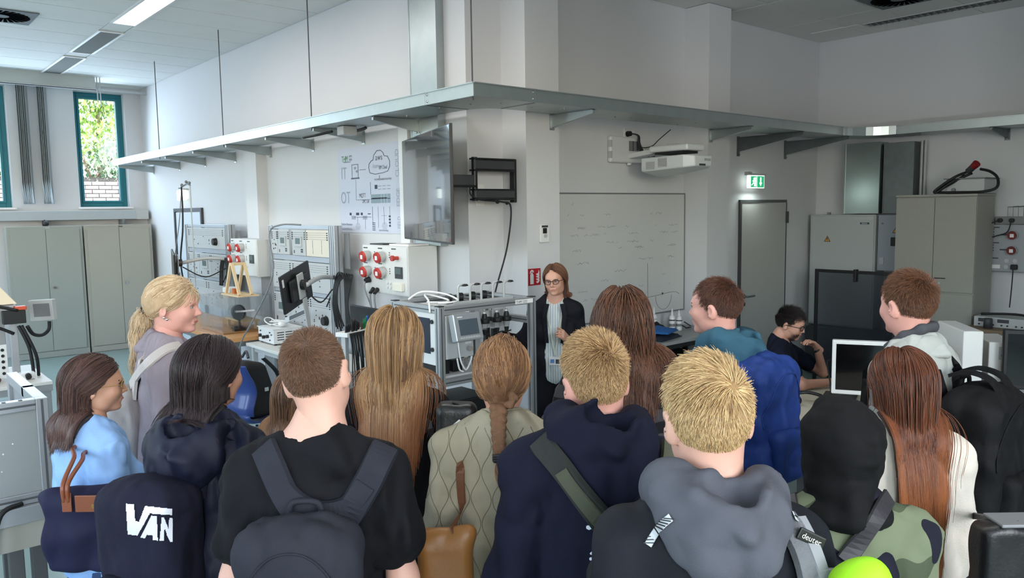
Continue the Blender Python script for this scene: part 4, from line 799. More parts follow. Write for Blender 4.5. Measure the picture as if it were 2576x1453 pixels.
# test lead stand
ls = thing('test_lead_stand', 'white rail stand hung with test leads', 'stand', (3.2, 5.5, 0)); bx0, by0, bx1, by1 = 2.97, 5.44, 3.38, 5.6
lf = frame((bx0, by0, 1.13), (bx1-bx0, by1-by0, 0), (-(by1-by0), bx1-bx0, 0)); LL = math.hypot(bx1-bx0, by1-by0)
MB(lf).box(-.02, LL, -.02, .10, 0, .035).build('rail', WHITE, ls, bevel=.004); MB(lf).box(.0, .04, .02, .06, -1.13, 0).build('post', LGREY, ls); MB(lf).box(LL-.06, LL-.02, .02, .06, -1.13, 0).build('post', LGREY, ls); MB(lf).box(-.05, LL+.03, -.15, .2, -1.13, -1.10).build('foot', LGREY, ls)
LC = [('black', BLACK), ('brown', mat('lead_brown', S(84, 52, 36), .5)), ('green', mat('lead_green', S(30, 120, 66), .5)), ('blue', mat('lead_blue', S(40, 120, 200), .5)), ('orange', mat('lead_orange', S(206, 130, 60), .5))]
SEQ = [0]*9+[0, 1, 0, 1, 1]+[2]*5+[3]*7+[4]*3
for k, q in enumerate(SEQ):
    nmq, mq = LC[q]; f = (k+.5)/len(SEQ)*LL; t = thing('test_lead', '%s test lead hanging on the white rail stand' % nmq, 'cable', lf @ Vector((f, -.03, 0)), 0, nmq+' test leads on the rail')
    h = random.uniform(.05, .10); yq = random.uniform(-.015, .07); MB(lf).cyl((f, yq, .036), (f+random.uniform(-.01, .01), yq-.01, .036+h), .009, .006, 8).build('plug', mq, t)
    L_ = random.uniform(.55, .85); MB(lf).tube([(f, -.024, .03), (f+random.uniform(-.006, .006), -.04, -.1), (f+random.uniform(-.015, .015), -.045, -.3), (f+random.uniform(-.02, .02), -.04, -L_)], .0055, 6).build('lead', BLACK if q < 2 else mq, t, smooth=True)
# ================================================================== drink mixing demonstrator
mc = thing('demonstrator', 'aluminium framed drink mixing demonstrator with touch panel and dispensers', 'machine', (3.24, 4.28, 0)); mx0, mx1, my0, my1, mz = 2.83, 3.66, 4.0, 4.56, 1.5; P = .045
for x in (mx0, mx1-P):
    for y in (my0, my1-P):
        o = MB().box(x, x+P, y, y+P, .02, mz).build('post', ALU, mc, bevel=.002); box('groove', ALUD, o, x+P/2-.004, x+P/2+.004, y-.001, y, .03, mz-.01); box('groove', ALUD, o, x-.001, x, y+P/2-.004, y+P/2+.004, .03, mz-.01); box('cap', BLACK, o, x, x+P, y, y+P, mz, mz+.005)
def railx(y, z, n_='rail', a=mx0+P, b=mx1-P): o = box(n_, ALU, mc, a, b, y, y+P, z-P, z, bevel=.002); box('groove', ALUD, o, a, b, y-.001, y, z-P/2-.004, z-P/2+.004)
def raily(x, z, a=my0+P, b=my1-P): o = box('rail', ALU, mc, x, x+P, a, b, z-P, z, bevel=.002); box('groove', ALUD, o, x-.001, x, a, b, z-P/2-.004, z-P/2+.004)
for z in (mz, 1.03, .68, .2):
    for y in (my0, my1-P): railx(y, z)
    for x in (mx0, mx1-P): raily(x, z)
raily(mx1-P, 1.36); railx(my1-P, 1.36)
for z in (1.03, .68, .2): box('shelf', WHITE, mc, mx0+.012, mx1-.012, my0+.012 if z < 1 else my0+P, my1-.012, z, z+.012, bevel=.002)
box('post', ALU, mc, 3.12, 3.16, my0, my0+P, 1.03, mz-P, bevel=.002)
box('upper_shelf', WHITE, mc, mx0+.05, 3.12, my1-.3, my1-.06, 1.455, 1.47)
hf = frame((2.88, my0-.005, 1.45), (1, 0, 0), (0, 1, -.0)) @ Matrix.Rotation(math.radians(-14), 4, 'X')
hm = MB(hf).box(0, .215, -.075, -.02, -.185, -.01).build('touch_panel', mat('panel_alu', S(168, 172, 176), .35, .5), mc, bevel=.006); MB(hf).box(.035, .185, -.0765, -.075, -.15, -.05).build('display', mat('hmi_lcd', S(74, 84, 92), .2), hm); MB(hf).box(.03, .07, -.0765, -.075, -.036, -.03).build('panel_logo', WHITE, hm)
for k in range(8): MB(hf).box(.03+k*.02, .045+k*.02, -.0765, -.075, -.172, -.16).build('key', LGREY, hm)
box('control_box', LGREY, mc, 2.88, 3.10, my0-.004, my0+.18, 1.16, 1.44, bevel=.004); box('estop_plate', WHITE, mc, 3.03, 3.08, my0-.007, my0-.0045, 1.245, 1.26); MB().cyl((3.055, my0-.005, 1.215), (3.055, my0-.035, 1.215), .017).build('push_button', CHROME, mc)
MB().tube([(2.97, my0-.01, 1.27), (2.98, my0-.02, 1.15), (3.02, my0-.02, 1.08), (3.06, my0-.015, 1.12), (3.08, my0-.01, 1.16)], .006).build('hose', WHITE, mc, smooth=True); MB().tube([(2.96, my0-.01, 1.16), (2.97, my0-.02, 1.09), (3.0, my0-.02, 1.07)], .006).build('hose', WHITE, mc, smooth=True)
lp = MB().box(mx0+.01, mx0+.022, my0+P, my1-P, 1.12, mz-P).build('side_panel', WHITE, mc); box('side_window', mat('side_screen', S(44, 52, 66), .15), lp, mx0+.005, mx0+.0095, 4.11, 4.40, 1.19, 1.42)
for z in (1.40, 1.22): MB().cyl((mx0+.009, 4.085, z), (mx0, 4.085, z), .014, n=12).build('fastener', BLACK, lp)
for k, (x, y) in enumerate(((3.133, 4.2), (3.237, 4.2), (3.334, 4.2), (3.437, 4.2), (3.538, 4.2))):
    h = MB().tube([(x, y, 1.30), (x, y, 1.55), (x, y, 1.585), (x+.012, y, 1.602), (x+.03, y, 1.605), (x+.05, y, 1.605)], .008, 8).build('hook_post', LGREY, mc, smooth=True); MB().lathe([(.006, .006), (.022, .004), (.03, -.006), (.012, -.01)], RZ((x+.055, y, 1.605), 0), 14).build('hook_head', BLACK, h, smooth=True)
box('post_rail', LGREY, mc, 3.1, mx1-P, 4.19, 4.21, 1.46, 1.495)
for x in (3.15, 3.245, 3.35, 3.453):
    d = MB().cyl((x-.03, 4.3, 1.51), (x+.035, 4.28, 1.505), .026, n=16).build('pump_head', CHROME, mc); MB().cyl((x-.035, 4.302, 1.512), (x-.005, 4.293, 1.51), .031, n=16).build('pump_ring', BLACK, d); MB().cyl((x+.035, 4.28, 1.505), (x+.045, 4.277, 1.503), .018, n=12).build('pump_nut', DGREY, d)
box('pump_beam', DGREY, mc, 3.1, 3.55, 4.27, 4.33, 1.475, 1.487)
for k, x in enumerate((3.226, 3.319, 3.429, 3.515)):
    fr_ = RZ((x, 4.15, 1.345), 0); d = MB().lathe([(.034, -.012), (.036, 0), (.036, .018), (.02, .024), (.016, .05), (.010, .055)], fr_, 18).build('dispenser', BLACK, mc, smooth=False); MB().lathe([(.009, .055), (.009, .066)], fr_, 10).build('valve_tip', WHITE, d)
    MB().lathe([(.018, -.055), (.026, -.012)], fr_, 16).build('measure_glass', GLASS, d); MB().lathe([(.012, -.09), (.018, -.055)], fr_, 14).build('outlet', BLACK, d); MB().tube([(x-.04, 4.15, 1.262), (x, 4.15, 1.256), (x+.04, 4.15, 1.262)], .005, 6).build('lever', BLACK, d, smooth=True); box('hanger_arm', BLACK, d, x-.012, x+.012, 4.17, 4.25, 1.335, 1.36)
box('dispenser_beam', LGREY, mc, 3.17, mx1-P, 4.25, 4.275, 1.28, 1.40)
for x, h in ((3.26, .2), (3.36, .24), (3.5, .2), (3.57, .16)): box('column_guide', BLACK, mc, x-.02, x+.02, 4.34, 4.37, 1.043, 1.09+h)
gl = thing('measuring_glass', 'clear glass vessel on the demonstrator shelf', 'glass', (3.22, 4.2, 1.043)); MB().lathe([(.035, 0), (.04, .1), (.036, .16), (.03, .17)], RZ((3.22, 4.2, 1.043), 0), 20).build('vessel', GLASS, gl, smooth=True); box('lid', BLACK, gl, 3.19, 3.25, 4.17, 4.23, 1.214, 1.23)
oc = thing('orange_puck', 'small orange carrier on the demonstrator conveyor', 'carrier', (3.27, 4.12, 1.043)); MB().lathe([(.022, 0), (.022, .03), (.017, .034)], RZ((3.27, 4.12, 1.043), 0)).build('puck', mat('orange_plastic', S(226, 96, 34), .4), oc)
for i, (x0_, x1_, y0_, y1_, h) in enumerate(((2.9, 2.98, 4.1, 4.3, .09), (3.02, 3.1, 4.12, 4.22, .08), (3.02, 3.12, 4.25, 4.4, .12))): box('drive_unit', BLACK, mc, x0_, x1_, y0_, y1_, 1.043, 1.043+h, bevel=.005)
box('conveyor', LGREY, mc, 3.1, 3.6, 4.30, 4.335, 1.043, 1.075)
MB(FR(3.47, 1.478, my0)).box(0, .16, -.004, 0, -.014, .014).build('name_sign', PAPER, mc); text_mesh('THM', .026, DGREY, FR(3.50, 1.478, my0-.0045), parent=mc); text_mesh('CAMPUS', .011, DGREY, FR(3.555, 1.483, my0-.0045), parent=mc); text_mesh('GIESSEN', .011, DGREY, FR(3.555, 1.472, my0-.0045), parent=mc)
cb = thing('white_hose', 'white cable loops lying on the demonstrator top frame', 'cable', (2.95, 4.2, 1.5))
MB().tube([(2.82, 4.08, 1.46), (2.84, 4.12, 1.53), (2.9, 4.25, 1.555), (2.98, 4.3, 1.545), (3.05, 4.2, 1.515), (2.96, 4.12, 1.512), (2.88, 4.2, 1.513)], .0065).build('loop', WHITE, cb, smooth=True)
MB().tube([(2.9, 4.45, 1.51), (2.98, 4.4, 1.56), (3.06, 4.25, 1.55), (3.07, 4.12, 1.52), (3.0, 4.07, 1.515), (2.9, 4.1, 1.512)], .0065).build('loop', WHITE, cb, smooth=True)
tag(MB().box(2.95, 3.3, 4.06, 4.4, .693, .86).build('black_crate', BLACK, None, bevel=.01), 'black box on the lower demonstrator shelf', 'box')
# ================================================================== blue chair with a backpack
BLUEP = mat('blue_chair_plastic', S(38, 62, 128), .35, coat=.2); ch = thing('blue_chair', 'blue plastic shell chair with a black backpack on it', 'chair', (2.52, 6.15, 0)); cf = RZ((2.52, 6.15, 0), 14)    # local -x is the backrest side
pr = [(-.30, .93), (-.27, .86), (-.225, .78), (-.205, .70), (-.225, .62), (-.245, .55), (-.225, .475), (-.15, .435), (0, .43), (.13, .445), (.19, .43)]
q = catmull([Vector((a, b, 0)) for a, b in pr], 4); m = MB(cf); n_ = len(q)
for yy in (-.21, -.12, 0, .12, .21): m.v += [m.m @ Vector((v.x-.05*abs(yy/.21)**2*0+(.05*(yy/.21)**2 if v.y > .5 else 0), yy, v.y+(.03*(yy/.21)**2 if v.y < .5 else 0))) for v in q]
m.f = [(j*n_+i, j*n_+i+1, (j+1)*n_+i+1, (j+1)*n_+i) for j in range(4) for i in range(n_-1)]; m.build('shell', BLUEP, ch, smooth=True, solid=.012)
for sx, sy in ((-1, -1), (-1, 1), (1, -1), (1, 1)): MB(cf).tube([(sx*.12, sy*.14, .425), (sx*.18, sy*.18, .2), (sx*.2, sy*.2, .012)], .012).build('leg', CHROME, ch, smooth=True)
bp = thing('black_backpack', 'black backpack leaning on the blue chair', 'backpack', (2.5, 6.15, .45)); MB(cf).add([(-.16, -.15, .46), (.14, -.15, .47), (.14, .15, .47), (-.16, .15, .46), (-.2, -.13, .95), (.02, -.12, .9), (.02, .12, .9), (-.2, .13, .95)], [(3,2,1,0),(4,5,6,7),(0,1,5,4),(1,2,6,5),(2,3,7,6),(3,0,4,7)]).build('body', mat('black_nylon', S(17, 17, 19), .75, bump=.3, scale=90), bp, bevel=.05, seg=4)
MB(cf).ribbon([(.02, -.06, .93), (.12, -.1, .8), (.17, -.12, .62), (.15, -.13, .5)], [(1, 0, .4), (1, 0, .3), (1, 0, 0), (1, 0, 0)], .05, .012).build('strap', BLACK, bp); MB(cf).tube([(-.1, -.04, .95), (-.09, 0, 1.0), (-.1, .04, .95)], .011).build('grab_handle', DGREY, bp, smooth=True); MB(cf).box(-.04, -.005, -.155, -.148, .68, .71).build('patch', LGREY, bp)
# ================================================================== left: apparatus table and framed panel
CREAM = mat('warm_hood', S(222, 206, 180), .5); t = thing('apparatus_stand', 'aluminium apparatus stand with slanted hood at the left edge', 'apparatus', (.6, 7.0, 0))
for x in (.0, 1.12):
    for y in (6.75, 7.55): box('leg', ALU, t, x-.03, x+.03, y-.03, y+.03, 0, .84, bevel=.002)
box('table_top', OFFW, t, -.4, 1.16, 6.7, 7.6, .84, .865, bevel=.003); box('rail', ALU, t, -.4, 1.16, 6.71, 6.75, .79, .838)
box('upright', ALU, t, .95, 1.0, 6.98, 7.03, .866, 1.44, bevel=.002); box('upright', ALU, t, .93, .98, 7.45, 7.5, .866, 1.44, bevel=.002); box('slotted_upright', MGREY, t, .80, .86, 7.2, 7.23, .866, 1.45)
box('top_rail', ALU, t, -.4, .95, 6.98, 7.03, 1.40, 1.44); box('top_rail', ALU, t, -.4, .93, 7.45, 7.5, 1.40, 1.44)
MB().add([(-.4, 6.9, 1.45), (1.0, 6.9, 1.45), (1.0, 7.4, 1.45), (-.4, 7.4, 1.45), (-.4, 7.0, 1.62), (.88, 7.0, 1.62), (.88, 7.35, 1.62), (-.4, 7.35, 1.62)], [(3,2,1,0),(4,5,6,7),(0,1,5,4),(1,2,6,5),(2,3,7,6),(3,0,4,7)]).build('hood', CREAM, t, bevel=.006); box('hood_window', MGREY, t, -.3, .75, 6.9, 6.93, 1.47, 1.56)
box('device', BLACK, t, .9, 1.05, 6.9, 6.97, 1.30, 1.40, bevel=.004); box('red_cap', mat('orange_red', S(200, 80, 50), .4), t, .98, 1.06, 6.9, 6.96, 1.401, 1.43, bevel=.006); box('socket_strip', WHITE, t, .82, .92, 6.98, 7.0, .88, 1.14, bevel=.003)
for k in range(5):
    for x in (.84, .89): MB().cyl((x, 6.979, .92+k*.045), (x, 6.975, .92+k*.045), .012, n=10).build('outlet', BLACK, t)
box('drive_motor', LGREY, t, .3, .62, 6.85, 7.1, .866, .99, bevel=.01); box('drive_motor', DGREY, t, .5, .62, 6.75, 6.84, .866, .95, bevel=.01); MB().tube([(.62, 6.9, .89), (.7, 6.85, .9), (.8, 6.88, .885), (.85, 6.95, .88)], .018).build('brown_part', mat('rusty_brown', S(110, 84, 60), .6), t, smooth=True)
for pts in ([(.0, 6.95, 1.33), (.4, 6.93, 1.36), (.8, 6.94, 1.3), (.97, 6.95, 1.22)], [(.6, 6.93, 1.47), (.8, 6.9, 1.46), (1.0, 6.9, 1.40)], [(1.0, 6.93, 1.28), (1.06, 6.93, 1.1), (1.08, 6.95, .9)], [(1.02, 6.93, 1.28), (1.1, 6.93, 1.05), (1.12, 7.0, .87)]): MB().tube(pts, .012).build('hose', RUBBER, t, smooth=True)
box('lower_tray', mat('crate_grey', S(140, 148, 150), .5), t, .1, 1.1, 6.8, 7.5, .45, .62, bevel=.02); box('white_sheet', PAPER, t, .5, .95, 6.85, 7.1, .622, .67)
sm = thing('small_part', 'small white part with black knob on the apparatus table', 'part', (1.05, 6.95, .866)); MB().box(.98, 1.08, 6.88, 6.97, .866, .92).build('block', WHITE, sm, bevel=.008); MB().cyl((1.03, 6.88, .90), (1.03, 6.85, .89), .02).build('knob', BLACK, sm)
hp = thing('operator_panel', 'grey operator panel with flat display on a black hose', 'panel', (1.22, 7.2, 1.25)); hf = frame((1.2, 7.2, 1.355), (.72, -.69, .05), (.69, .72, 0)); MB(hf).box(-.10, .10, 0, .05, -.085, .085).build('case', LGREY, hp, bevel=.006); MB(hf).box(-.06, .075, -.002, 0, -.05, .055).build('display', MGREY, hp); MB(hf).box(-.105, -.1, .01, .045, -.06, .04).build('port_strip', DGREY, hp)
MB().tube([(1.06, 6.95, 1.27), (1.1, 6.98, 1.2), (1.18, 7.1, 1.17), (1.24, 7.17, 1.2), (1.25, 7.18, 1.265)], .014).build('hose', RUBBER, hp, smooth=True)
bx = thing('blue_case', 'small dark blue case on top of the apparatus hood', 'case', (.6, 7.2, 1.64)); box('body', mat('navy_case', S(40, 44, 78), .5), bx, .5, .72, 7.05, 7.3, 1.65, 1.72, bevel=.01); box('tray', mat('pale_blue_tray', S(190, 198, 214), .5), bx, .2, .75, 7.0, 7.34, 1.622, 1.65, bevel=.006)
# framed panel in front
fp_ = thing('framed_panel', 'aluminium framed grey cover panel at the left edge', 'panel', (.3, 4.2, .7)); x1, y0 = .69, 4.13; P = .05
DUSTY = mat('dusty_polycarbonate', S(146, 150, 150), .35, var=.08, vscale=4)
for xx in (-.6, x1-P): o = box('profile', ALU, fp_, xx, xx+P, y0, y0+P, .78, 1.265, bevel=.003); box('groove', ALUD, o, xx+P/2-.005, xx+P/2+.005, y0-.001, y0, .79, 1.26)
for zz in (.78, 1.265-P): o = box('profile', ALU, fp_, -.6+P, x1-P, y0, y0+P, zz, zz+P, bevel=.003); box('groove', ALUD, o, -.6+P, x1-P, y0-.001, y0, zz+P/2-.005, zz+P/2+.005)
box('cover_sheet', DUSTY, fp_, -.6+P, x1-P, y0+.015, y0+.022, .78+P, 1.265-P)
for xx, zz in ((.42, 1.06), (.54, 1.07), (.50, 1.03), (.49, .95)): MB().ball((xx, y0+.014, zz), .004, 8, 5).build('rivet', WHITE, fp_)
for k in range(16): box('perforation', DGREY, fp_, -.4+k*.065, -.385+k*.065, y0+.008, y0+.03, 1.2655, 1.267)
for yy in (4.45, 4.9): box('profile', ALU, fp_, x1-P, x1, yy, yy+P, .78, 1.265, bevel=.003)
for zz in (.78, 1.265-P): box('profile', ALU, fp_, x1-P, x1, y0+P, 4.9, zz, zz+P, bevel=.003)
box('cover_sheet', DUSTY, fp_, x1-.03, x1-.022, y0+P, 4.9, .78+P, 1.265-P); MB().cyl((x1, 4.3, 1.03), (x1+.03, 4.3, 1.03), .014).build('latch', CHROME, fp_)
tb2 = thing('machine_table', 'grey machine table with paired aluminium legs at the left edge', 'table', (.2, 4.5, 0)); box('lower_beam', ALU, tb2, -.6, .70, 4.10, 4.16, .70, .779, bevel=.003); box('table_plate', MGREY, tb2, -.6, .70, 4.16, 4.95, .70, .775); box('apron', CABG2, tb2, -.6, .70, 4.11, 4.14, .58, .699)
for xx in (.49, .58): box('leg', ALUD, tb2, xx, xx+.06, 4.14, 4.20, .06, .6, bevel=.003)
for xx in (-.5, -.4): box('leg', ALUD, tb2, xx, xx+.06, 4.14, 4.20, .06, .6, bevel=.003)
for xx, yy in ((.55, 4.85), (-.45, 4.85)): box('leg', ALUD, tb2, xx, xx+.06, yy, yy+.06, .06, .6, bevel=.003)
for xx, yy in ((.57, 4.17), (-.4, 4.17), (.58, 4.88), (-.42, 4.88)): MB().cyl((xx, yy, 0), (xx, yy, .06), .03, .02).build('foot', BLACK, tb2)
tag(MB().tube([(.55, 4.09, .80), (.46, 4.05, .78), (.42, 4.04, .6), (.40, 4.03, .35), (.34, 4.02, .15), (.2, 4.0, .012)], .012).build('black_floor_cable', RUBBER, smooth=True), 'black cable hanging from the framed panel to the floor', 'cable')
# ================================================================== right: desks and what stands on them
DESKW = mat('desk_cream', S(200, 194, 176), .45, var=.02)
table('office_desk', 'cream office desk in front of the seated man', 3.80, 6.2, 1.22, 2.02, .74, DESKW, .028, DGREY, rail=False); table('office_desk', 'cream office desk the seated man leans on', 3.80, 6.2, 2.03, 2.98, .74, DESKW, .028, DGREY, rail=False, skip=(3,))
def lcd(label, c, rz, w_, h_, frame_m, z0=.741, stand=True, thick=.05):
    t = thing('monitor', label, 'monitor', (c[0], c[1], z0), 0, 'desk monitors'); F_ = RZ((c[0], c[1], z0), rz)       # local -y is the screen side
    zb = .12 if stand else .0
    MB(F_).box(-w_/2, w_/2, 0, thick, zb, zb+h_).build('case', frame_m, t, bevel=.008); MB(F_).box(-w_/2+.025, w_/2-.025, -.002, 0, zb+.03, zb+h_-.025).build('screen', GLOSSB, t)
    if stand: MB(F_).box(-.05, .05, thick, thick+.04, .012, zb+.2).build('neck', LGREY, t); MB(F_).box(-.13, .13, -.06, .14, 0, .013).build('foot', LGREY, t)
    return t
lcd('white framed monitor before the seated man', (5.05, 2.25), -62, .54, .36, WHITE); lcd('white framed monitor behind the grey jacket', (5.75, 1.95), 218-180, .5, .42, WHITE, thick=.12, stand=True)
lcd('wide black monitor at the right photo edge', (6.0, 1.50), -62, .62, .40, BLACK)
pc = thing('tower_computer', 'white tower computer between two monitors', 'computer', (5.92, 1.86, .741)); F_ = RZ((5.95, 1.80, .741), -55); MB(F_).box(-.09, .09, 0, .4, 0, .42).build('case', WHITE, pc, bevel=.006); MB(F_).box(-.03, .03, -.002, 0, .30, .39).build('sticker', LGREY, pc); MB(F_).cyl((0, -.002, .33), (0, -.005, .33), .015).build('logo_dot', DGREY, pc)
gc = thing('green_cable', 'loops of green network cable hanging on the black monitor', 'cable', (5.85, 1.45, .9)); GC = mat('green_cable', S(110, 176, 120), .45)
for k in range(4): MB().tube([Vector((5.86, 1.36, 1.02))+Vector((.47, -.88, 0))*(.10*math.cos(a)-.02*k)+Vector((-.05, -.03, 0))+Vector((0, 0, 1))*(.12*math.sin(a)+.01*k) for a in [j*.6+k for j in range(10)]], .006).build('loop', GC, gc, smooth=True)
tbt = thing('drawing_tablet', 'black tablet lying on the desk by the man', 'tablet', (5.2, 2.6, .741)); MB(RZ((5.30, 2.62, .741), 20)).box(-.16, .16, -.11, .11, 0, .012).build('slab', BLACK, tbt, bevel=.004); MB(RZ((5.30, 2.62, .741), 20)).box(-.15, .15, -.1, .1, .012, .0135).build('surface', DGREY, tbt)
tag(MB().tube([(5.0, 2.52, .76), (5.05, 2.56, .9), (5.12, 2.62, 1.03), (5.22, 2.6, 1.0), (5.3, 2.52, .88), (5.36, 2.44, .78)], .006).build('looped_cable', RUBBER, smooth=True), 'thin black cable arching over the tablet', 'cable')
hd = thing('headphones', 'black headphones lying on the cream desk', 'headphones', (4.95, 2.63, .741)); MB().tube([(4.9, 2.73, .785), (4.97, 2.77, .80), (5.04, 2.72, .81), (5.05, 2.62, .80), (4.98, 2.57, .785)], .012).build('headband', BLACK, hd, smooth=True)
for p in ((4.9, 2.73, .78), (4.98, 2.57, .78)): MB().lathe([(.03, -.018), (.042, -.01), (.042, .012), (.03, .018)], RZ(p, 0) @ Matrix.Rotation(math.radians(70), 4, 'Y'), 18).build('ear_cup', BLACK, hd, smooth=True)
ld = thing('red_lanyard', 'red strap with white letter lying on the desk edge', 'lanyard', (5.5, 1.3, .741)); MB(RZ((5.15, 1.32, .741), -20)).box(-.12, .12, -.02, .02, 0, .006).build('strap', RED, ld); MB(RZ((5.15, 1.32, .741), -20)).box(-.03, .03, -.012, .012, .006, .0075).build('print', WHITE, ld)
tag(MB(RZ((5.75, 1.42, .741), -25)).box(-.2, .2, -.12, .12, 0, .05).build('flat_box', OFFW, None, bevel=.004), 'flat cream box under the black monitor', 'box') if False else None
tag(MB(RZ((4.75, 1.34, .741), -12)).box(-.13, .13, -.09, .09, 0, .03).build('blue_grey_book', mat('book_blue_grey', S(96, 112, 124), .6), None, bevel=.003), 'blue-grey book on the desk beside the black backpack', 'book')
# chair of the seated man
oc = thing('office_chair', 'dark office chair under the seated man', 'chair', (5.62, 3.3, 0)); F_ = RZ((5.62, 3.32, 0), 165); MB(F_).box(-.23, .23, -.2, .24, .40, .465).build('seat', DGREY, oc, bevel=.025, seg=3); MB(F_).box(-.21, .21, -.28, -.225, .5, .92).build('backrest', DGREY, oc, bevel=.025, seg=3); MB(F_).cyl((0, 0, .08), (0, 0, .4), .03).build('column', BLACK, oc)
for k in range(5): a = k*2*math.pi/5; MB(F_).tube([(0, 0, .1), (.28*math.cos(a), .28*math.sin(a), .06)], .02, 8, False).build('foot', BLACK, oc)
MB(F_).box(-.03, .03, -.26, -.1, .37, .52).build('back_bar', BLACK, oc)
# table under the whiteboard
t = thing('side_table', 'grey table with black legs below the whiteboard', 'table', (6.2, 4.8, 0)); tx0, tx1, ty0, ty1, tz = 5.62, 6.76, 4.46, 5.05, .87
box('table_top', mat('grey_laminate', S(150, 152, 152), .45), t, tx0, tx1, ty0, ty1, tz-.03, tz, bevel=.003)
for x in (tx0, tx1-.04):
    for y in (ty0, ty1-.04): box('leg', BLACK, t, x, x+.04, y, y+.04, 0, tz-.03)
for y in (ty0, ty1-.03): box('rail', BLACK, t, tx0+.04, tx1-.04, y, y+.03, tz-.07, tz-.03)
dw = tag(MB().box(6.0, 6.35, 4.52, 5.0, .02, .70).build('black_drawer_unit', BLACK, None, bevel=.006), 'black cupboard under the grey side table', 'cupboard')
CLOTHB = mat('blue_cloth', S(30, 92, 158), .8, bump=.3, scale=60)
def cloth(name, label, cx, cy, z, w_, d_, h_, m, rz, seed):
    mb = MB(RZ((cx, cy, z), rz)); n = 12; rr = random.Random(seed); vs = []
    for i in range(n+1):
        for j in range(n+1):
            u, v = i/n*2-1, j/n*2-1; e = max(abs(u), abs(v)); zz = h_*(1-e**4)*(.75+.25*math.sin(u*5+seed)*math.cos(v*4+seed))+rr.uniform(0, .004); vs.append((u*w_/2, v*d_/2, max(.002, zz)))
    mb.add(vs, [(i*(n+1)+j, (i+1)*(n+1)+j, (i+1)*(n+1)+j+1, i*(n+1)+j+1) for i in range(n) for j in range(n)]); return mb.build(name, m, None, smooth=True, solid=-.006)
tag(cloth('dark_jacket', '', 5.86, 4.72, .872, .40, .36, .05, mat('dark_blue_cloth', S(20, 34, 50), .85, bump=.2), 10, 1), 'dark blue cloth spread under the blue bag', 'cloth'); tag(cloth('blue_bag', '', 5.88, 4.68, .928, .32, .26, .045, CLOTHB, 20, 2), 'folded bright blue bag on the side table', 'bag'); tag(cloth('baseball_hat', '', 6.10, 4.9, .872, .19, .17, .10, mat('black_cloth', S(16, 18, 22), .85), 30, 3), 'black cap lying beside the white bottles', 'hat')
for k, (x, y, h, lb) in enumerate(((6.21, 5.02, .22, 'slim white bottle behind the black cap'), (6.30, 4.86, .21, 'white bottle with dark print, left of the front pair'), (6.385, 4.84, .19, 'white bottle nearest the glasses on the side table'))):
    b = thing('white_bottle', lb, 'bottle', (x, y, .871), 0, 'white bottles on the side table'); MB().lathe([(.028, 0), (.031, .005), (.031, h*.62), (.024, h*.72), (.012, h*.76)], RZ((x, y, .871), 0)).build('flask', WHITE, b, smooth=False); MB().lathe([(.013, h*.76), (.013, h*.82), (.005, h*1.08)], RZ((x, y, .871), 0)).build('nozzle', WHITE, b)
    MB().lathe([(.0315, h*.22), (.0315, h*.36)], RZ((x, y, .871), 0)).build('label_band', MGREY, b); MB().lathe([(.0315, h*.5), (.0315, h*.56)], RZ((x, y, .871), 0)).build('label_band', DGREY if k else LGREY, b)
gs = thing('safety_glasses', 'clear safety glasses with black frame on the side table', 'glasses', (6.5, 4.85, .872)); MB().tube([(6.44, 4.8, .89), (6.50, 4.79, .893), (6.56, 4.83, .89)], .006).build('front_frame', BLACK, gs, smooth=True); MB().tube([(6.56, 4.83, .9), (6.62, 4.95, .92)], .006, 6, False).build('temple', BLACK, gs); MB().tube([(6.44, 4.8, .9), (6.50, 4.95, .92)], .006, 6, False).build('temple', BLACK, gs); MB().box(6.45, 6.53, 4.79, 4.795, .873, .905).build('lens', GLASS, gs)
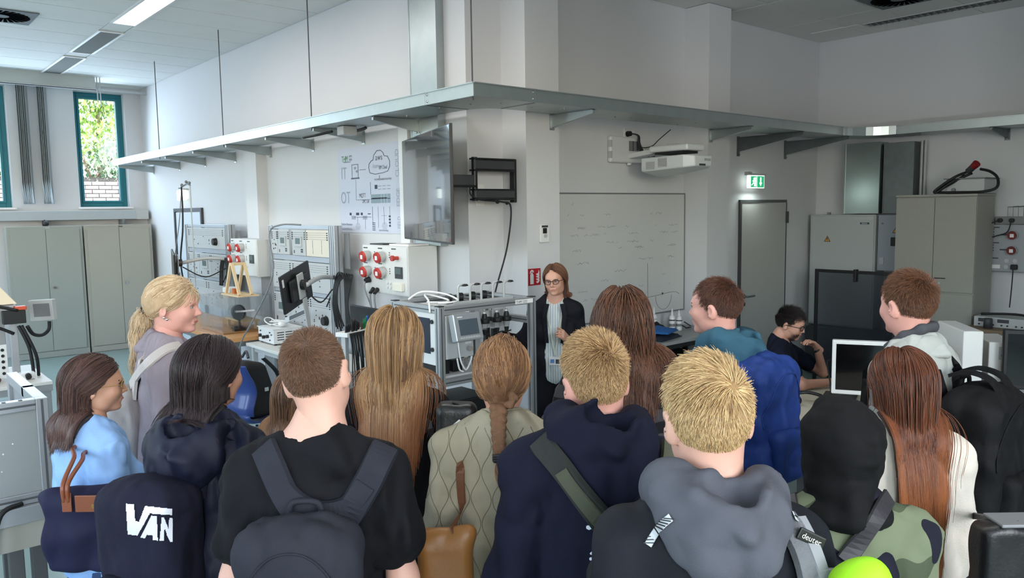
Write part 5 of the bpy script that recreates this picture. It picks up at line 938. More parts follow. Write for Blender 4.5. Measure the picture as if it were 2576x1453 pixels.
# ================================================================== people: signed-distance bodies, clothes and hair
def smin(a, b, k):
    if k <= 0: return np.minimum(a, b)
    h = np.maximum(k-np.abs(a-b), 0)/k; return np.minimum(a, b)-h*h*k*.25
_LAT = np.random.default_rng(5).random((32, 32, 32)).astype(np.float32)*2-1
def vnoise(P, f):
    q = P*np.asarray(f, np.float32)+17.3; i = np.floor(q).astype(np.int32); t = (q-i).astype(np.float32); t = t*t*(3-2*t); r = 0
    for dx in (0, 1):
        for dy in (0, 1):
            for dz in (0, 1):
                w_ = (t[:, 0] if dx else 1-t[:, 0])*(t[:, 1] if dy else 1-t[:, 1])*(t[:, 2] if dz else 1-t[:, 2])
                r = r+w_*_LAT[(i[:, 0]+dx) & 31, (i[:, 1]+dy) & 31, (i[:, 2]+dz) & 31]
    return r
class SDF:
    def __init__(s): s.p = []; s.post = []; s.late = False
    def cone(s, a, b, ra, rb=None, k=.03, sub=False):
        rb = ra if rb is None else rb; a, b = np.array(a, np.float32), np.array(b, np.float32); m = max(ra, rb)
        ba = b-a; L2 = float(ba@ba)+1e-9
        def fn(X, Y, Z):
            px, py, pz = X-a[0], Y-a[1], Z-a[2]; h = np.clip((px*ba[0]+py*ba[1]+pz*ba[2])/L2, 0, 1)
            return np.sqrt((px-h*ba[0])**2+(py-h*ba[1])**2+(pz-h*ba[2])**2)-(ra+(rb-ra)*h)
        s.p.append((fn, np.minimum(a, b)-m, np.maximum(a, b)+m, k, sub)); return s
    def ell(s, c, r, k=.03, sub=False, rot=None):
        c, r = np.array(c, np.float32), np.array(r, np.float32); R_ = None if rot is None else np.array(rot.to_matrix().transposed() if hasattr(rot, 'to_matrix') else rot, np.float32)
        m = r if R_ is None else np.full(3, r.max())
        def fn(X, Y, Z):
            px, py, pz = X-c[0], Y-c[1], Z-c[2]
            if R_ is not None: px, py, pz = (R_[0, 0]*px+R_[0, 1]*py+R_[0, 2]*pz, R_[1, 0]*px+R_[1, 1]*py+R_[1, 2]*pz, R_[2, 0]*px+R_[2, 1]*py+R_[2, 2]*pz)
            k0 = np.sqrt((px/r[0])**2+(py/r[1])**2+(pz/r[2])**2); k1 = np.sqrt((px/r[0]**2)**2+(py/r[1]**2)**2+(pz/r[2]**2)**2)
            return k0*(k0-1)/np.maximum(k1, 1e-6)
        s.p.append((fn, c-m, c+m, k, sub)); return s
    def box(s, c, h, r=.02, k=.02, sub=False, rot=None):
        c, h = np.array(c, np.float32), np.array(h, np.float32); R_ = None if rot is None else np.array(rot.to_matrix().transposed(), np.float32); m = h if R_ is None else np.full(3, float(np.linalg.norm(h)))
        def fn(X, Y, Z):
            px, py, pz = X-c[0], Y-c[1], Z-c[2]
            if R_ is not None: px, py, pz = (R_[0, 0]*px+R_[0, 1]*py+R_[0, 2]*pz, R_[1, 0]*px+R_[1, 1]*py+R_[1, 2]*pz, R_[2, 0]*px+R_[2, 1]*py+R_[2, 2]*pz)
            qx, qy, qz = np.abs(px)-h[0]+r, np.abs(py)-h[1]+r, np.abs(pz)-h[2]+r
            return np.sqrt(np.maximum(qx, 0)**2+np.maximum(qy, 0)**2+np.maximum(qz, 0)**2)+np.minimum(np.maximum(np.maximum(qx, qy), qz), 0)-r
        s.p.append((fn, c-m, c+m, k, sub)); return s
    def chain(s, pts, rs, k=.03, sub=False):
        for i in range(len(pts)-1): s.cone(pts[i], pts[i+1], rs[i], rs[i+1], k, sub)
        return s
    def fold(s, amp, freq=1, seed=0.0, ridge=False): s.post.append((amp, freq, seed)+((1,) if ridge else ())); return s
    def clip(s, n_, d): s.post.append(('clip', np.array(n_, np.float32), d)); return s        # keep where n.p < d
    def mesh(s, res, lo=None, hi=None):
        un = [q for q in s.p if not q[4]]
        if lo is None: lo = np.min([q[1] for q in un], 0)-3*res
        if hi is None: hi = np.max([q[2] for q in un], 0)+3*res
        lo, hi = np.array(lo, np.float64), np.array(hi, np.float64); n = np.maximum(np.ceil((hi-lo)/res).astype(int)+1, 3)
        ax = [(lo[i]+res*np.arange(n[i])).astype(np.float32) for i in range(3)]; D = np.full(n, .08, np.float32)
        for fn, a, b, k, sub in s.p:
            if sub == 'late': continue
            mg = max(k, 0)+.03; i0 = np.clip(np.floor((a-mg-lo)/res).astype(int), 0, n); i1 = np.clip(np.ceil((b+mg-lo)/res).astype(int)+1, 0, n)
            if (i1 <= i0).any(): continue
            sl = tuple(slice(i0[j], i1[j]) for j in range(3)); d = fn(ax[0][sl[0]][:, None, None], ax[1][sl[1]][None, :, None], ax[2][sl[2]][None, None, :])
            D[sl] = -smin(-D[sl], d, k) if sub else smin(D[sl], d, k)
        near = np.abs(D) < .035
        if any(q[0] != 'clip' if isinstance(q[0], str) else True for q in s.post):
            I = np.argwhere(near); P = np.stack([ax[j][I[:, j]] for j in range(3)], 1)
            for q in s.post:
                if isinstance(q[0], str): continue
                D[near] += q[0](P) if callable(q[0]) else q[0]*(1-2.2*np.abs(vnoise(P+np.float32(q[2]), q[1]))) if len(q) > 3 else q[0]*vnoise(P+np.float32(q[2]), q[1])
        for fn, a, b, k, sub in s.p:
            if sub != 'late': continue
            mg = max(k, 0)+.03; i0 = np.clip(np.floor((a-mg-lo)/res).astype(int), 0, n); i1 = np.clip(np.ceil((b+mg-lo)/res).astype(int)+1, 0, n)
            if (i1 <= i0).any(): continue
            sl = tuple(slice(i0[j], i1[j]) for j in range(3)); d = fn(ax[0][sl[0]][:, None, None], ax[1][sl[1]][None, :, None], ax[2][sl[2]][None, None, :]); D[sl] = -smin(-D[sl], d, k)
        for q in s.post:
            if isinstance(q[0], str): D = np.maximum(D, q[1][0]*ax[0][:, None, None]+q[1][1]*ax[1][None, :, None]+q[1][2]*ax[2][None, None, :]-q[2])
        D[0] = D[-1] = np.abs(D[0])+.01; D[:, 0] = np.abs(D[:, 0])+.001; D[:, -1] = np.abs(D[:, -1])+.001; D[:, :, 0] = np.abs(D[:, :, 0])+.001; D[:, :, -1] = np.abs(D[:, :, -1])+.001
        return surface_nets(D, lo, res)
def surface_nets(D, lo, res):
    n = D.shape; S_ = D < 0; c = np.zeros(tuple(m-1 for m in n), np.int8)
    for dx in (0, 1):
        for dy in (0, 1):
            for dz in (0, 1): c += S_[dx:n[0]-1+dx, dy:n[1]-1+dy, dz:n[2]-1+dz]
    act = (c > 0) & (c < 8); I = np.argwhere(act)
    if len(I) == 0: return np.zeros((0, 3)), np.zeros((0, 4), int)
    idx = np.full(act.shape, -1, np.int64); idx[act] = np.arange(len(I))
    cor = [(dx, dy, dz) for dx in (0, 1) for dy in (0, 1) for dz in (0, 1)]; V = np.stack([D[I[:, 0]+a, I[:, 1]+b, I[:, 2]+g] for a, b, g in cor], 1)
    acc = np.zeros((len(I), 3)); cnt = np.zeros(len(I))
    for i in range(8):
        for j in range(i+1, 8):
            if sum(abs(cor[i][q]-cor[j][q]) for q in range(3)) != 1: continue
            a, b = V[:, i], V[:, j]; m = (a < 0) != (b < 0); t = np.where(m, a/np.where(m, a-b, 1), 0)
            p = np.array(cor[i])[None]+(np.array(cor[j])-np.array(cor[i]))[None]*t[:, None]; acc[m] += p[m]; cnt += m
    P = lo+(I+acc/cnt[:, None])*res; F = []
    for axi in range(3):
        a1, a2 = [(1, 2), (2, 0), (0, 1)][axi]; s0 = [slice(1, -1)]*3; s0[axi] = slice(0, -1); s1 = [slice(1, -1)]*3; s1[axi] = slice(1, None)
        A, B = S_[tuple(s0)], S_[tuple(s1)]; E = np.argwhere(A != B)
        if len(E) == 0: continue
        g = E.copy(); g[:, a1] += 1; g[:, a2] += 1; fl = A[tuple(E.T)]
        def cell(o1, o2): h = g.copy(); h[:, a1] -= o1; h[:, a2] -= o2; return idx[tuple(h.T)]
        Q = np.stack([cell(1, 1), cell(0, 1), cell(0, 0), cell(1, 0)], 1); Q[~fl] = Q[~fl][:, ::-1]; F.append(Q[(Q >= 0).all(1)])
    return P, np.concatenate(F)
def np_mesh(name, V, F, m, parent=None, smooth=True):
    me = bpy.data.meshes.new(name); V = np.asarray(V, np.float32); F = np.asarray(F, np.int32)
    me.vertices.add(len(V)); me.vertices.foreach_set('co', V.ravel()); me.loops.add(F.size); me.loops.foreach_set('vertex_index', F.ravel())
    me.polygons.add(len(F)); me.polygons.foreach_set('loop_start', np.arange(0, F.size, F.shape[1], dtype=np.int32)); me.polygons.foreach_set('loop_total', np.full(len(F), F.shape[1], np.int32))
    me.polygons.foreach_set('use_smooth', np.full(len(F), smooth)); me.update(calc_edges=True); me.validate(); me.materials.append(m)
    o = bpy.data.objects.new(name, me); COL.objects.link(o); o.parent = parent; return o
def npM(m): return np.array(m, np.float64)
def xf(m, V): m = npM(m); return np.asarray(V) @ m[:3, :3].T+m[:3, 3]
def join(parts):
    V, F, b = [], [], 0
    for v, f in parts: V.append(v); F.append(f+b); b += len(v)
    return np.concatenate(V), np.concatenate(F)
# ------------------------------------------------------------------ hair strands
def strands(name, P, rad, m, parent, taper=.35):
    """P: (n, k, 3) points"""
    n, k = P.shape[:2]; cu = bpy.data.hair_curves.new(name); cu.add_curves([k]*n); cu.position_data.foreach_set('vector', np.ascontiguousarray(P, np.float32).ravel())
    a = cu.attributes.get('radius') or cu.attributes.new('radius', 'FLOAT', 'POINT'); r = np.tile(np.linspace(1, taper, k)*rad, n).astype(np.float32); a.data.foreach_set('value', r)
    cu.materials.append(m); o = bpy.data.objects.new(name, cu); COL.objects.link(o); o.parent = parent; o['kind'] = 'stuff'; return o
def hair_mat(name, dark, light, tip=None, rough=.42, tip0=.45):
    m = bpy.data.materials.new(name); m.use_nodes = True; n = m.node_tree.nodes; l = m.node_tree.links; p = n['Principled BSDF']; p.inputs['Roughness'].default_value = rough; p.inputs['Specular IOR Level'].default_value = .35
    hi = n.new('ShaderNodeHairInfo'); mx = n.new('ShaderNodeMix'); mx.data_type = 'RGBA'; mx.inputs[6].default_value = dark; mx.inputs[7].default_value = light; l.new(hi.outputs['Random'], mx.inputs[0]); out = mx.outputs[2]
    if tip:
        r = n.new('ShaderNodeMapRange'); r.inputs[1].default_value = tip0; r.inputs[2].default_value = 1.0; l.new(hi.outputs['Intercept'], r.inputs[0])
        m2 = n.new('ShaderNodeMix'); m2.data_type = 'RGBA'; l.new(r.outputs[0], m2.inputs[0]); l.new(out, m2.inputs[6]); m2.inputs[7].default_value = tip; out = m2.outputs[2]
    l.new(out, p.inputs['Base Color']); return m
def hair_base_mat(name, col): return mat(name, col, .55, bump=.5, scale=160, stretch=(6, 6, .6), var=.25, vscale=40)
CRC, CRR = np.array([0, -.013, .028]), np.array([.0735, .097, .090])
FCC, FCR = np.array([0, .02, -.035]), np.array([.060, .072, .082])
def push_out(P, c, r, off):
    q = (P-c)/(r+off[:, None]); L = np.linalg.norm(q, axis=1); m = L < 1; P[m] = (c+q/np.maximum(L, 1e-6)[:, None]*(r+off[:, None]))[m]; return P
def scalp_roots(n, rng, mask):
    out = []
    while sum(len(o) for o in out) < n:
        d = rng.normal(size=(n*2, 3)); d /= np.linalg.norm(d, axis=1)[:, None]; p = CRC+d*CRR; out.append(p[mask(p)])
    return np.concatenate(out)[:n]
def hairline(p, back=-.085, front=.062):      # True where hair grows
    sl = (front-back)/.17; line = back+sl*(p[:, 1]+.10); ear = (np.abs(p[:, 0]) > .055) & (p[:, 2] < .0) & (p[:, 1] > -.035); return (p[:, 2] > line) & ~ear
def short_hair(n, rng, length, whorl=(.012, -.075, .085), lift=.35, k=5, mask=hairline, swirl=.5, jitter=.25, ell=None):
    R_ = scalp_roots(n, rng, mask); W = np.array(whorl); N_ = (R_-CRC)/CRR**2; N_ /= np.linalg.norm(N_, axis=1)[:, None]
    v = R_-W; v -= N_*(v*N_).sum(1)[:, None]; v /= np.linalg.norm(v, axis=1)[:, None]+1e-6; v = v+np.cross(N_, v)*swirl
    cl = vnoise((R_*1.0).astype(np.float32), 55.0); cl2 = vnoise((R_+3).astype(np.float32), 55.0); v += np.cross(N_, v)*cl[:, None]*.5
    v += rng.normal(size=v.shape)*jitter; v /= np.linalg.norm(v, axis=1)[:, None]; L = length(R_)*(.75+.5*rng.random(n)); lf = lift(R_) if callable(lift) else np.full(n, lift)
    lf = lf+.12*cl2
    pts = [R_-N_*.002]; p = R_.copy(); d = v*(1-lf)[:, None]+N_*lf[:, None]; d /= np.linalg.norm(d, axis=1)[:, None]
    for i in range(k-1):
        p = p+d*(L/(k-1))[:, None]; q = push_out(p.copy(), CRC, CRR, np.full(n, .002)+.0015*(i+1)); p = q; d = d*.85+v*.12+np.array([0, 0, -.10]); d /= np.linalg.norm(d, axis=1)[:, None]; pts.append(p.copy())
    return np.stack(pts, 1)
def long_hair(n, rng, length, colliders, part=0.0, mask=hairline, k=22, layer=.016, back=.75, wave=0.0, wfreq=22, flare=.25, clump=.35, gather=0.0, omin=.006, shell=0.0):
    """strands combed back from a parting, then hanging over neck, shoulders and back; colliders in head space"""
    R_ = scalp_roots(n, rng, mask); N_ = (R_-CRC)/CRR**2; N_ /= np.linalg.norm(N_, axis=1)[:, None]; sx = np.clip((R_[:, 0]-part)/.03, -1, 1)*np.clip((R_[:, 2]-.02)/.05, 0, 1); fr_ = R_[:, 1] > .0; sx = np.where(fr_, np.where(R_[:, 0] >= part, 1, -1)*np.maximum(.75, np.abs(sx)), sx); off = layer*rng.random(n)**.7+omin
    g = np.stack([sx*flare*(1+0*sx), -back*np.clip((R_[:, 1]+.05)/.12, 0, 1.2), -np.ones(n)*.55], 1); d = g-N_*(g*N_).sum(1)[:, None]; d /= np.linalg.norm(d, axis=1)[:, None]
    L = length(R_)*(.86+.2*rng.random(n)); st = L/(k-1); p = R_+N_*.001; pts = [p.copy()]; ph = rng.random(n)*6.28; cx = vnoise(R_.astype(np.float32), 40.0); cy = vnoise((R_+5).astype(np.float32), 40.0)
    for i in range(k-1):
        onhead = (np.linalg.norm((p-CRC)/(CRR+.02), axis=1) < 1.12) & (p[:, 2] > -.02); nn_ = (p-CRC)/CRR**2; nn_ /= np.linalg.norm(nn_, axis=1)[:, None]; gt = g-nn_*(g*nn_).sum(1)[:, None]; gt /= np.linalg.norm(gt, axis=1)[:, None]+1e-6; gg = np.where(onhead[:, None], gt, np.array([[0, -.04, -1.0]])); d = d*.42+gg*.58; d -= nn_*(np.clip((d*nn_).sum(1), 0, None)*onhead)[:, None]; d[:, 0] += clump*.06*cx-np.where(onhead, 0, gather*p[:, 0]); d[:, 1] += clump*.06*cy
        if wave: d[:, 0] += wave*np.sin(wfreq*p[:, 2]+cx*5+ph*.15); d[:, 1] += wave*np.cos(wfreq*p[:, 2]+cy*5)
        d /= np.linalg.norm(d, axis=1)[:, None]; p = p+d*st[:, None]; push_out(p, CRC, CRR, off); push_out(p, FCC, FCR, off)
        for c, r in colliders: push_out(p, np.array(c), np.array(r), off)
        pts.append(p.copy())
    Q = np.stack(pts, 1); face = ((np.abs(Q[:, :, 0]) < .060) & (Q[:, :, 1] > .045) & (Q[:, :, 2] < .060) & (Q[:, :, 2] > -.17)).any(1); return Q[~face]
def hair_volume(P, rad, res, ncl=130, cap=True, rng=None, k=.005, capoff=.005, step=2, fold=True, capclip=None):
    s = SDF(); sel = (rng or RNG).choice(len(P), min(ncl, len(P)), replace=False)
    for i in sel:
        q = P[i][::step]; n = len(q)
        for j in range(n-1): s.cone(q[j], q[j+1], rad*(1-.5*j/n), rad*(1-.5*(j+1)/n), k)
    if fold: s.fold(.003, (60, 60, 14)).fold(.002, (130, 130, 20), 4)
    V, F = s.mesh(res); return V, F
def cap_mesh(off, clipn, clipd, res=.0055):
    s = SDF().ell(CRC, CRR+off, 0); s.clip(clipn, clipd)
    for sx in (-1, 1): s.ell((sx*.085, .01, -.02), (.03, .04, .035), .01, True)
    return s.mesh(res)
# ------------------------------------------------------------------ bodies
def head_sdf(fem=False, jaw=1.0, ear=1.0):
    s = SDF(); s.ell(CRC, CRR-.002, .02).ell(FCC, FCR*np.array([jaw*(.95 if fem else 1), 1, 1]), .04).ell((0, .045, .035), (.058, .045, .05), .03)
    s.ell((0, .068, -.098), (.020 if fem else .026, .020, .017), .03)
    for x in (-1, 1): s.ell((x*.043*jaw, .012, -.065), (.018, .03, .028), .03); s.ell((x*.036, .062, -.028), (.024, .022, .022), .03)
    s.cone((-.03, .084, .018), (.03, .084, .018), .009, .009, .022); s.cone((0, .089, .010), (0, .109, -.029), .006, .0088, .013)
    for x in (-1, 1): s.ell((x*.0105, .096, -.034), (.0075, .009, .0065), .008); s.ell((x*.031, .098, .002), (.016, .013, .0095), .010, True)
    s.cone((-.019, .088, -.0585), (.019, .088, -.0585), .0045, .0045, .008); s.cone((0, .0915, -.0585), (0, .0915, -.0585), .006, .006, .012); s.cone((-.016, .086, -.0685), (.016, .086, -.0685), .006, .006, .008); s.cone((-.018, .0955, -.0635), (.018, .0955, -.0635), .0018, .0018, .003, True)
    from mathutils import Euler
    for x in (-1, 1):
        r = Euler((math.radians(-12), 0, math.radians(x*-28))); s.ell((x*.0795, -.016, -.008), (.0085*ear, .020*ear, .033*ear), .010, rot=r); s.ell((x*.0895, -.006, -.004), (.006, .011, .018), .006, True, rot=r)
    s.ell((0, .075, -.155), (.055, .055, .035), .03, True); s.cone((0, -.028, -.055), (0, -.042, -.21), .047 if fem else .053, .053 if fem else .061, .03); return s
def torso(s, sw, g=0.0, fem=False, k=.05, zl=.0):
    """chest, belly, pelvis with everything grown by g"""
    s.ell((0, -.005, 1.27), (sw*.86+g, .105+g, .21+g), k).ell((0, .0, 1.08), ((.125 if fem else .138)+g, .095+g, .17+g), k).ell((0, -.01, .93), (.16+g, .112+g, .13+g), k)
    for x in (-1, 1): s.cone((x*.03, -.03, 1.475), (x*(sw-.02), -.02, 1.395), .040+g*.8, .048+g*.9, k)
    if fem:
        for x in (-1, 1): s.ell((x*.075, .085, 1.24), (.065+g*.5, .05+g*.5, .06+g*.5), k)
    return s
def default_arm(x, sw): return [(x*sw, -.015, 1.385), (x*(sw+.05), -.03, 1.10), (x*(sw+.04), .07, .87)]
def arm_sdf(s, j, r0, r1, r2, k=.03): s.chain(j, (r0, r1, r2), k); return s
def hand_sdf(w_, d, pn, side, curl, point=None):
    """w_: wrist, d: direction of the hand, pn: palm normal; five separate fingers"""
    w_, d, pn = Vector(w_), Vector(d).normalized(), Vector(pn); pn = (pn-d*pn.dot(d)).normalized(); b = d.cross(pn)*side; s = SDF()
    s.cone(w_-d*.05, w_+d*.01, .026, .024, .01)
    for i, f in enumerate((-.028, -.010, .010, .027)): s.cone(w_+d*.012+b*f*.6, w_+d*.085+b*f, .015, .0115, .012)
    for i, (f, L_) in enumerate(((-.030, .062), (-.010, .074), (.010, .080), (.030, .070))):
        c = curl[i] if isinstance(curl, (list, tuple)) else curl; p = w_+d*.085+b*f; a = 0; sp = f*.35
        for q, (fr_, rr) in enumerate(((.45, .0092), (.30, .0084), (.25, .0076))):
            a += c*(.7 if q == 0 else 1.0); dd = (d*math.cos(a)+pn*math.sin(a)+b*sp).normalized(); n_ = p+dd*L_*fr_; s.cone(p, n_, rr, rr-.0008, .003); p = n_
    p = w_+d*.025+b*.026; dd = (d*.62+b*.62+pn*.38).normalized(); n_ = p+dd*.042; s.cone(p, n_, .014, .011, .010); d2 = (d*.85+b*.25+pn*.45).normalized(); n2 = n_+d2*.034; s.cone(n_, n2, .0105, .0092, .004); s.cone(n2, n2+(d*.95+pn*.4).normalized()*.024, .0092, .0075, .004)
    return s
SKIN = {k: mat('skin_'+k, c, .52, var=.08, vscale=25, bump=.04, scale=220) for k, c in dict(fair=S(206, 160, 142), light=S(198, 148, 126), warm=S(190, 142, 118), rosy=S(208, 152, 138)).items()}
def euler_m(yaw=0, pitch=0, roll=0): return Matrix.Rotation(math.radians(yaw), 4, 'Z') @ Matrix.Rotation(math.radians(pitch), 4, 'X') @ Matrix.Rotation(math.radians(roll), 4, 'Y')
class Person:
    """builds one figure; everything in body space (metres before scaling), x right, y forward"""
    def __init__(s, label, px_, py_, d, r=0, hr=0, pitch=0, roll=0, skin='light', fem=False, sw=None, group='students watching', lean=0, hz=1.635, hy=.02, top=None, hs=1.0, floor=True):
        P = at(px_, py_, d=d); s.fem = fem; s.sw = sw or (.150 if fem else .172); s.hz = hz; s.hs = hs
        s.s = (top or P.z)/(hz+.128*hs) if floor else 1.0
        s.yaw = -40.71-r; s.H = Matrix.Translation((0, hy, hz)) @ euler_m(-hr, pitch, roll) @ Matrix.Diagonal((hs, hs, hs, 1))
        R_ = Matrix.Rotation(math.radians(s.yaw), 4, 'Z'); off = R_ @ Vector((0, hy*s.s, 0)); s.W = Matrix.Translation((P.x-off.x, P.y-off.y, 0)) @ R_
        s.skin = SKIN[skin]; s.label = label; s.group = group; s.parts = []; s.arms = [default_arm(-1, s.sw), default_arm(1, s.sw)]; s.hands = [None, None]; s.root = None
    def S(s, V): return np.asarray(V)*s.s
    def finish_body(s, res=.0048, jaw=1.0, ear=1.0, legs=None, lower=True):
        parts = []; V, F = head_sdf(s.fem, jaw, ear).mesh(res, (-.12, -.14, -.21), (.12, .14, .135)); parts.append((xf(s.H, V), F))
        b = SDF(); torso(b, s.sw, 0, s.fem); b.cone((0, -.02, 1.40), (0, -.005, 1.53), .066, .052, .05)
        for j in s.arms: arm_sdf(b, j, .046, .038, .026)
        for lg in (legs or [[(x*.088, -.005, .92), (x*.095, .012, .49), (x*.098, -.02, .09), (x*.1, .1, .04)] for x in (-1, 1)]): b.chain(lg, (.082, .054, .038, .03), .04)
        parts.append(b.mesh(.0125))
        for i, j in enumerate(s.arms):
            h = s.hands[i] or dict(d=Vector(j[2])-Vector(j[1]), pn=(-1 if i else 1, 0, 0), curl=.35)
            parts.append(hand_sdf(j[2], h['d'], h['pn'], h.get('side', (1 if i else -1)), h['curl']).mesh(.0042))
        V, F = join(parts); o = np_mesh('person', s.S(V), F, s.skin); o.matrix_basis = s.W; s.root = tag(o, s.label, 'person', s.group); return o
    def part(s, name, V, F, m, parent=None, head=False):
        V = xf(s.H, V) if head else V; return np_mesh(name, s.S(V), F, m, parent or s.root)
    def eyes(s, iris=(90, 70, 50), brow=(70, 50, 40)):
        EW = mat('eye_white', S(178, 168, 162), .3); IR = mat('iris_%d' % iris[0], S(*iris), .2); BR = mat('brow_%d' % brow[0], S(*brow), .8)
        M_ = s.W @ Matrix.Diagonal((s.s, s.s, s.s, 1)) @ s.H
        for x in (-1, 1):
            e = MB(M_).ball((x*.031, .0780, .002), .0115).build('eye', EW, s.root, smooth=True); MB(M_).ball((x*.030, .0855, .001), .0054).build('iris', IR, e, smooth=True)
            MB(M_).tube([(x*.016, .0925, .0215), (x*.03, .0935, .0255), (x*.047, .083, .020)], .0028, 6).build('eyebrow', BR, s.root, smooth=True)
            MB(M_).tube([(x*.0185, .0885, .0045), (x*.031, .0925, .0085), (x*.0445, .082, .0045)], .0016, 5).build('upper_lid', BR, s.root, smooth=True)
        MB(M_).tube([(-.022, .086, -.0635), (-.008, .0945, -.0615), (0, .0965, -.0625), (.008, .0945, -.0615), (.022, .086, -.0635)], .0036, 6).build('lips', mat('lip', S(168, 96, 90), .5), s.root, smooth=True)
    def glasses(s, m, r=.021, t=.0014):
        M_ = s.W @ Matrix.Diagonal((s.s, s.s, s.s, 1)) @ s.H; g = bpy.data.objects.new('glasses', None); COL.objects.link(g); g.parent = s.root
        for x in (-1, 1):
            MB(M_).tube([(x*.031+r*1.12*math.cos(a), .1025-.010*max(0, x*math.cos(a)), .000+r*.86*math.sin(a)) for a in [2*math.pi*k/16 for k in range(17)]], t, 6, False).build('rim', m, g, smooth=True)
            MB(M_).tube([(x*.0545, .092, .004), (x*.080, .04, .006), (x*.085, -.010, .004), (x*.083, -.028, -.012)], t, 6).build('temple', m, g, smooth=True)
            MB(M_).ball((x*.031, .1005, 0), r*.95, 12, 7, (1.1, .06, .82)).build('lens', GLASS, g, smooth=True)
        MB(M_).tube([(-.009, .104, .004), (0, .107, .007), (.009, .104, .004)], t, 6).build('bridge', m, g, smooth=True)
    def clothes(s, name, m, g=.022, sleeve=(.062, .054, .044), hem=.84, res=.0105, folds=(.006, (16, 16, 9)), fine=.0025, neck=.066, collar=None, hood=None, short=False, sleeve_end=1.0, extra=None, necklow=0.0, wide=0.0):
        t = SDF(); torso(t, s.sw+wide, g, s.fem, .06); t.ell((0, -.005, 1.02), (.155+g+wide, .112+g, .2), .06)
        for j in s.arms:
            a, b, c = [Vector(q) for q in j]; e = a.lerp(b, .62) if short else c
            if short: t.chain([a, e], (sleeve[0], sleeve[1]+.008), .05)
            else: t.chain([a, b, b.lerp(c, sleeve_end)], sleeve, .05); t.chain([b.lerp(c, sleeve_end*.93), b.lerp(c, sleeve_end)], (sleeve[2]+.004, sleeve[2]+.002), .01)
        if extra: extra(t)
        t.cone((0, .010-necklow, 1.512-necklow), (0, .03, 1.68), neck, neck+.012, .020, 'late')
        if folds: t.fold(folds[0], folds[1], 1.0+s.yaw*.01).fold(folds[0]*.8, tuple(1.3*f for f in folds[1]), 7.0, True).fold(folds[0]*.45, tuple(2.6*f for f in folds[1]), 4.0, True)
        if fine: t.fold(fine, (48, 48, 30), 3.0)
        t.clip((0, 0, -1), -hem); V, F = t.mesh(res); o = s.part(name, V, F, m); s.top = o; s.topV, s.topF = s.S(V), F
        s.bvh0 = None
        s.bvh = BVHTree.FromPolygons([Vector(v) for v in s.topV], [tuple(int(i) for i in f) for f in F]); return o
    def neckband(s, m, r=.078, t=.0065, name='neckband', y=.012):
        pts = []
        for k in range(25):
            a = 2*math.pi*k/24; p, n, _, _ = s.bvh.ray_cast(Vector((r*math.sin(a), y+r*math.cos(a), 1.75))*s.s, Vector((0, 0, -1)))
            if p is not None: pts.append(p+Vector((0, 0, .001)))
        for _ in range(8): pts = [(pts[i-1]+pts[i]*2+pts[(i+1) % (len(pts)-1)])/4 for i in range(len(pts)-1)]; pts.append(pts[0])
        MB(s.W).tube(pts, t, 8).build(name, m, s.root, smooth=True)
    def trousers(s, m, top=.98, g=.016, legs=None, zf=0.0):
        t = SDF(); t.ell((0, -.01, .93), (.162+g, .114+g, .13), .05)
        for lg in (legs or [[(x*.088, -.005, .92), (x*.095, .012, .49), (x*.098, -.02, .07)] for x in (-1, 1)]): t.chain(lg[:3], (.084+g, .060+g, .050+g), .04)
        t.fold(.006, (18, 18, 9), 2.0); V, F = t.mesh(.014); s.part('trousers', V, F, m)
        for x, lg in zip((-1, 1), legs or [None, None]):
            a = Vector(lg[2]) if lg else Vector((x*.098, -.02, .05)); q = SDF().cone((a.x, a.y-.05, zf+.045), (a.x+x*.012, a.y+.15, zf+.038), .044, .040, .03).box((a.x, a.y+.05, zf+.014), (.05, .135, .014), .012, .01); V, F = q.mesh(.011); s.part('shoe', V, F, BLACK)
    def world(s, p): return s.W @ (Vector(p)*s.s)
    def near(s, p, off=.004):
        """nearest point on the clothing for a body-space point; returns world point and outward normal"""
        c, n, _, _ = s.bvh.find_nearest(Vector(p)*s.s); 
        if n.dot(Vector(p)*s.s-c) < 0: n = -n
        return s.W @ (c+n*off), (s.W.to_3x3() @ n).normalized()
    def wrap(s, pts, off=.004):
        P = catmull([Vector(p) for p in pts], 4); r = [s.near(p, off) for p in P]; A = [q[0] for q in r]; B = [q[1] for q in r]
        for _ in range(5):
            A = [A[0]]+[(A[i-1]+A[i]*2+A[i+1])/4 for i in range(1, len(A)-1)]+[A[-1]]; B = [B[0]]+[((B[i-1]+B[i]+B[i+1])/3).normalized() for i in range(1, len(B)-1)]+[B[-1]]
        return [p+n*.004 for p, n in zip(A, B)], B
    def hair(s, V, F, m, P=None, rad=.0007, sm=None, extra=None, taper=.35):
        o = s.part('hair', V, F, m, head=True)
        if P is not None:
            n, k = P.shape[:2]; strands('strands', s.S(xf(s.H, P.reshape(-1, 3))).reshape(n, k, 3), rad, sm, o, taper)
        return o
    def colliders(s, g=.03):
        """the clothed body as ellipsoids in head space"""
        Hi = np.linalg.inv(npM(s.H)); out = []
        for c, r in [((0, -.005, 1.27), (s.sw*.86+g, .105+g, .21+g)), ((0, -.01, 1.05), (.15+g, .11+g, .2)), ((0, -.035, 1.46), (.07+g*.5, .065+g*.5, .1))]+[((x*s.sw*.55, -.022, 1.44), (s.sw*.62, .055+g, .05+g)) for x in (-1, 1)]: out.append((Hi[:3, :3] @ np.array(c)+Hi[:3, 3], np.array(r)/s.hs))
        return out
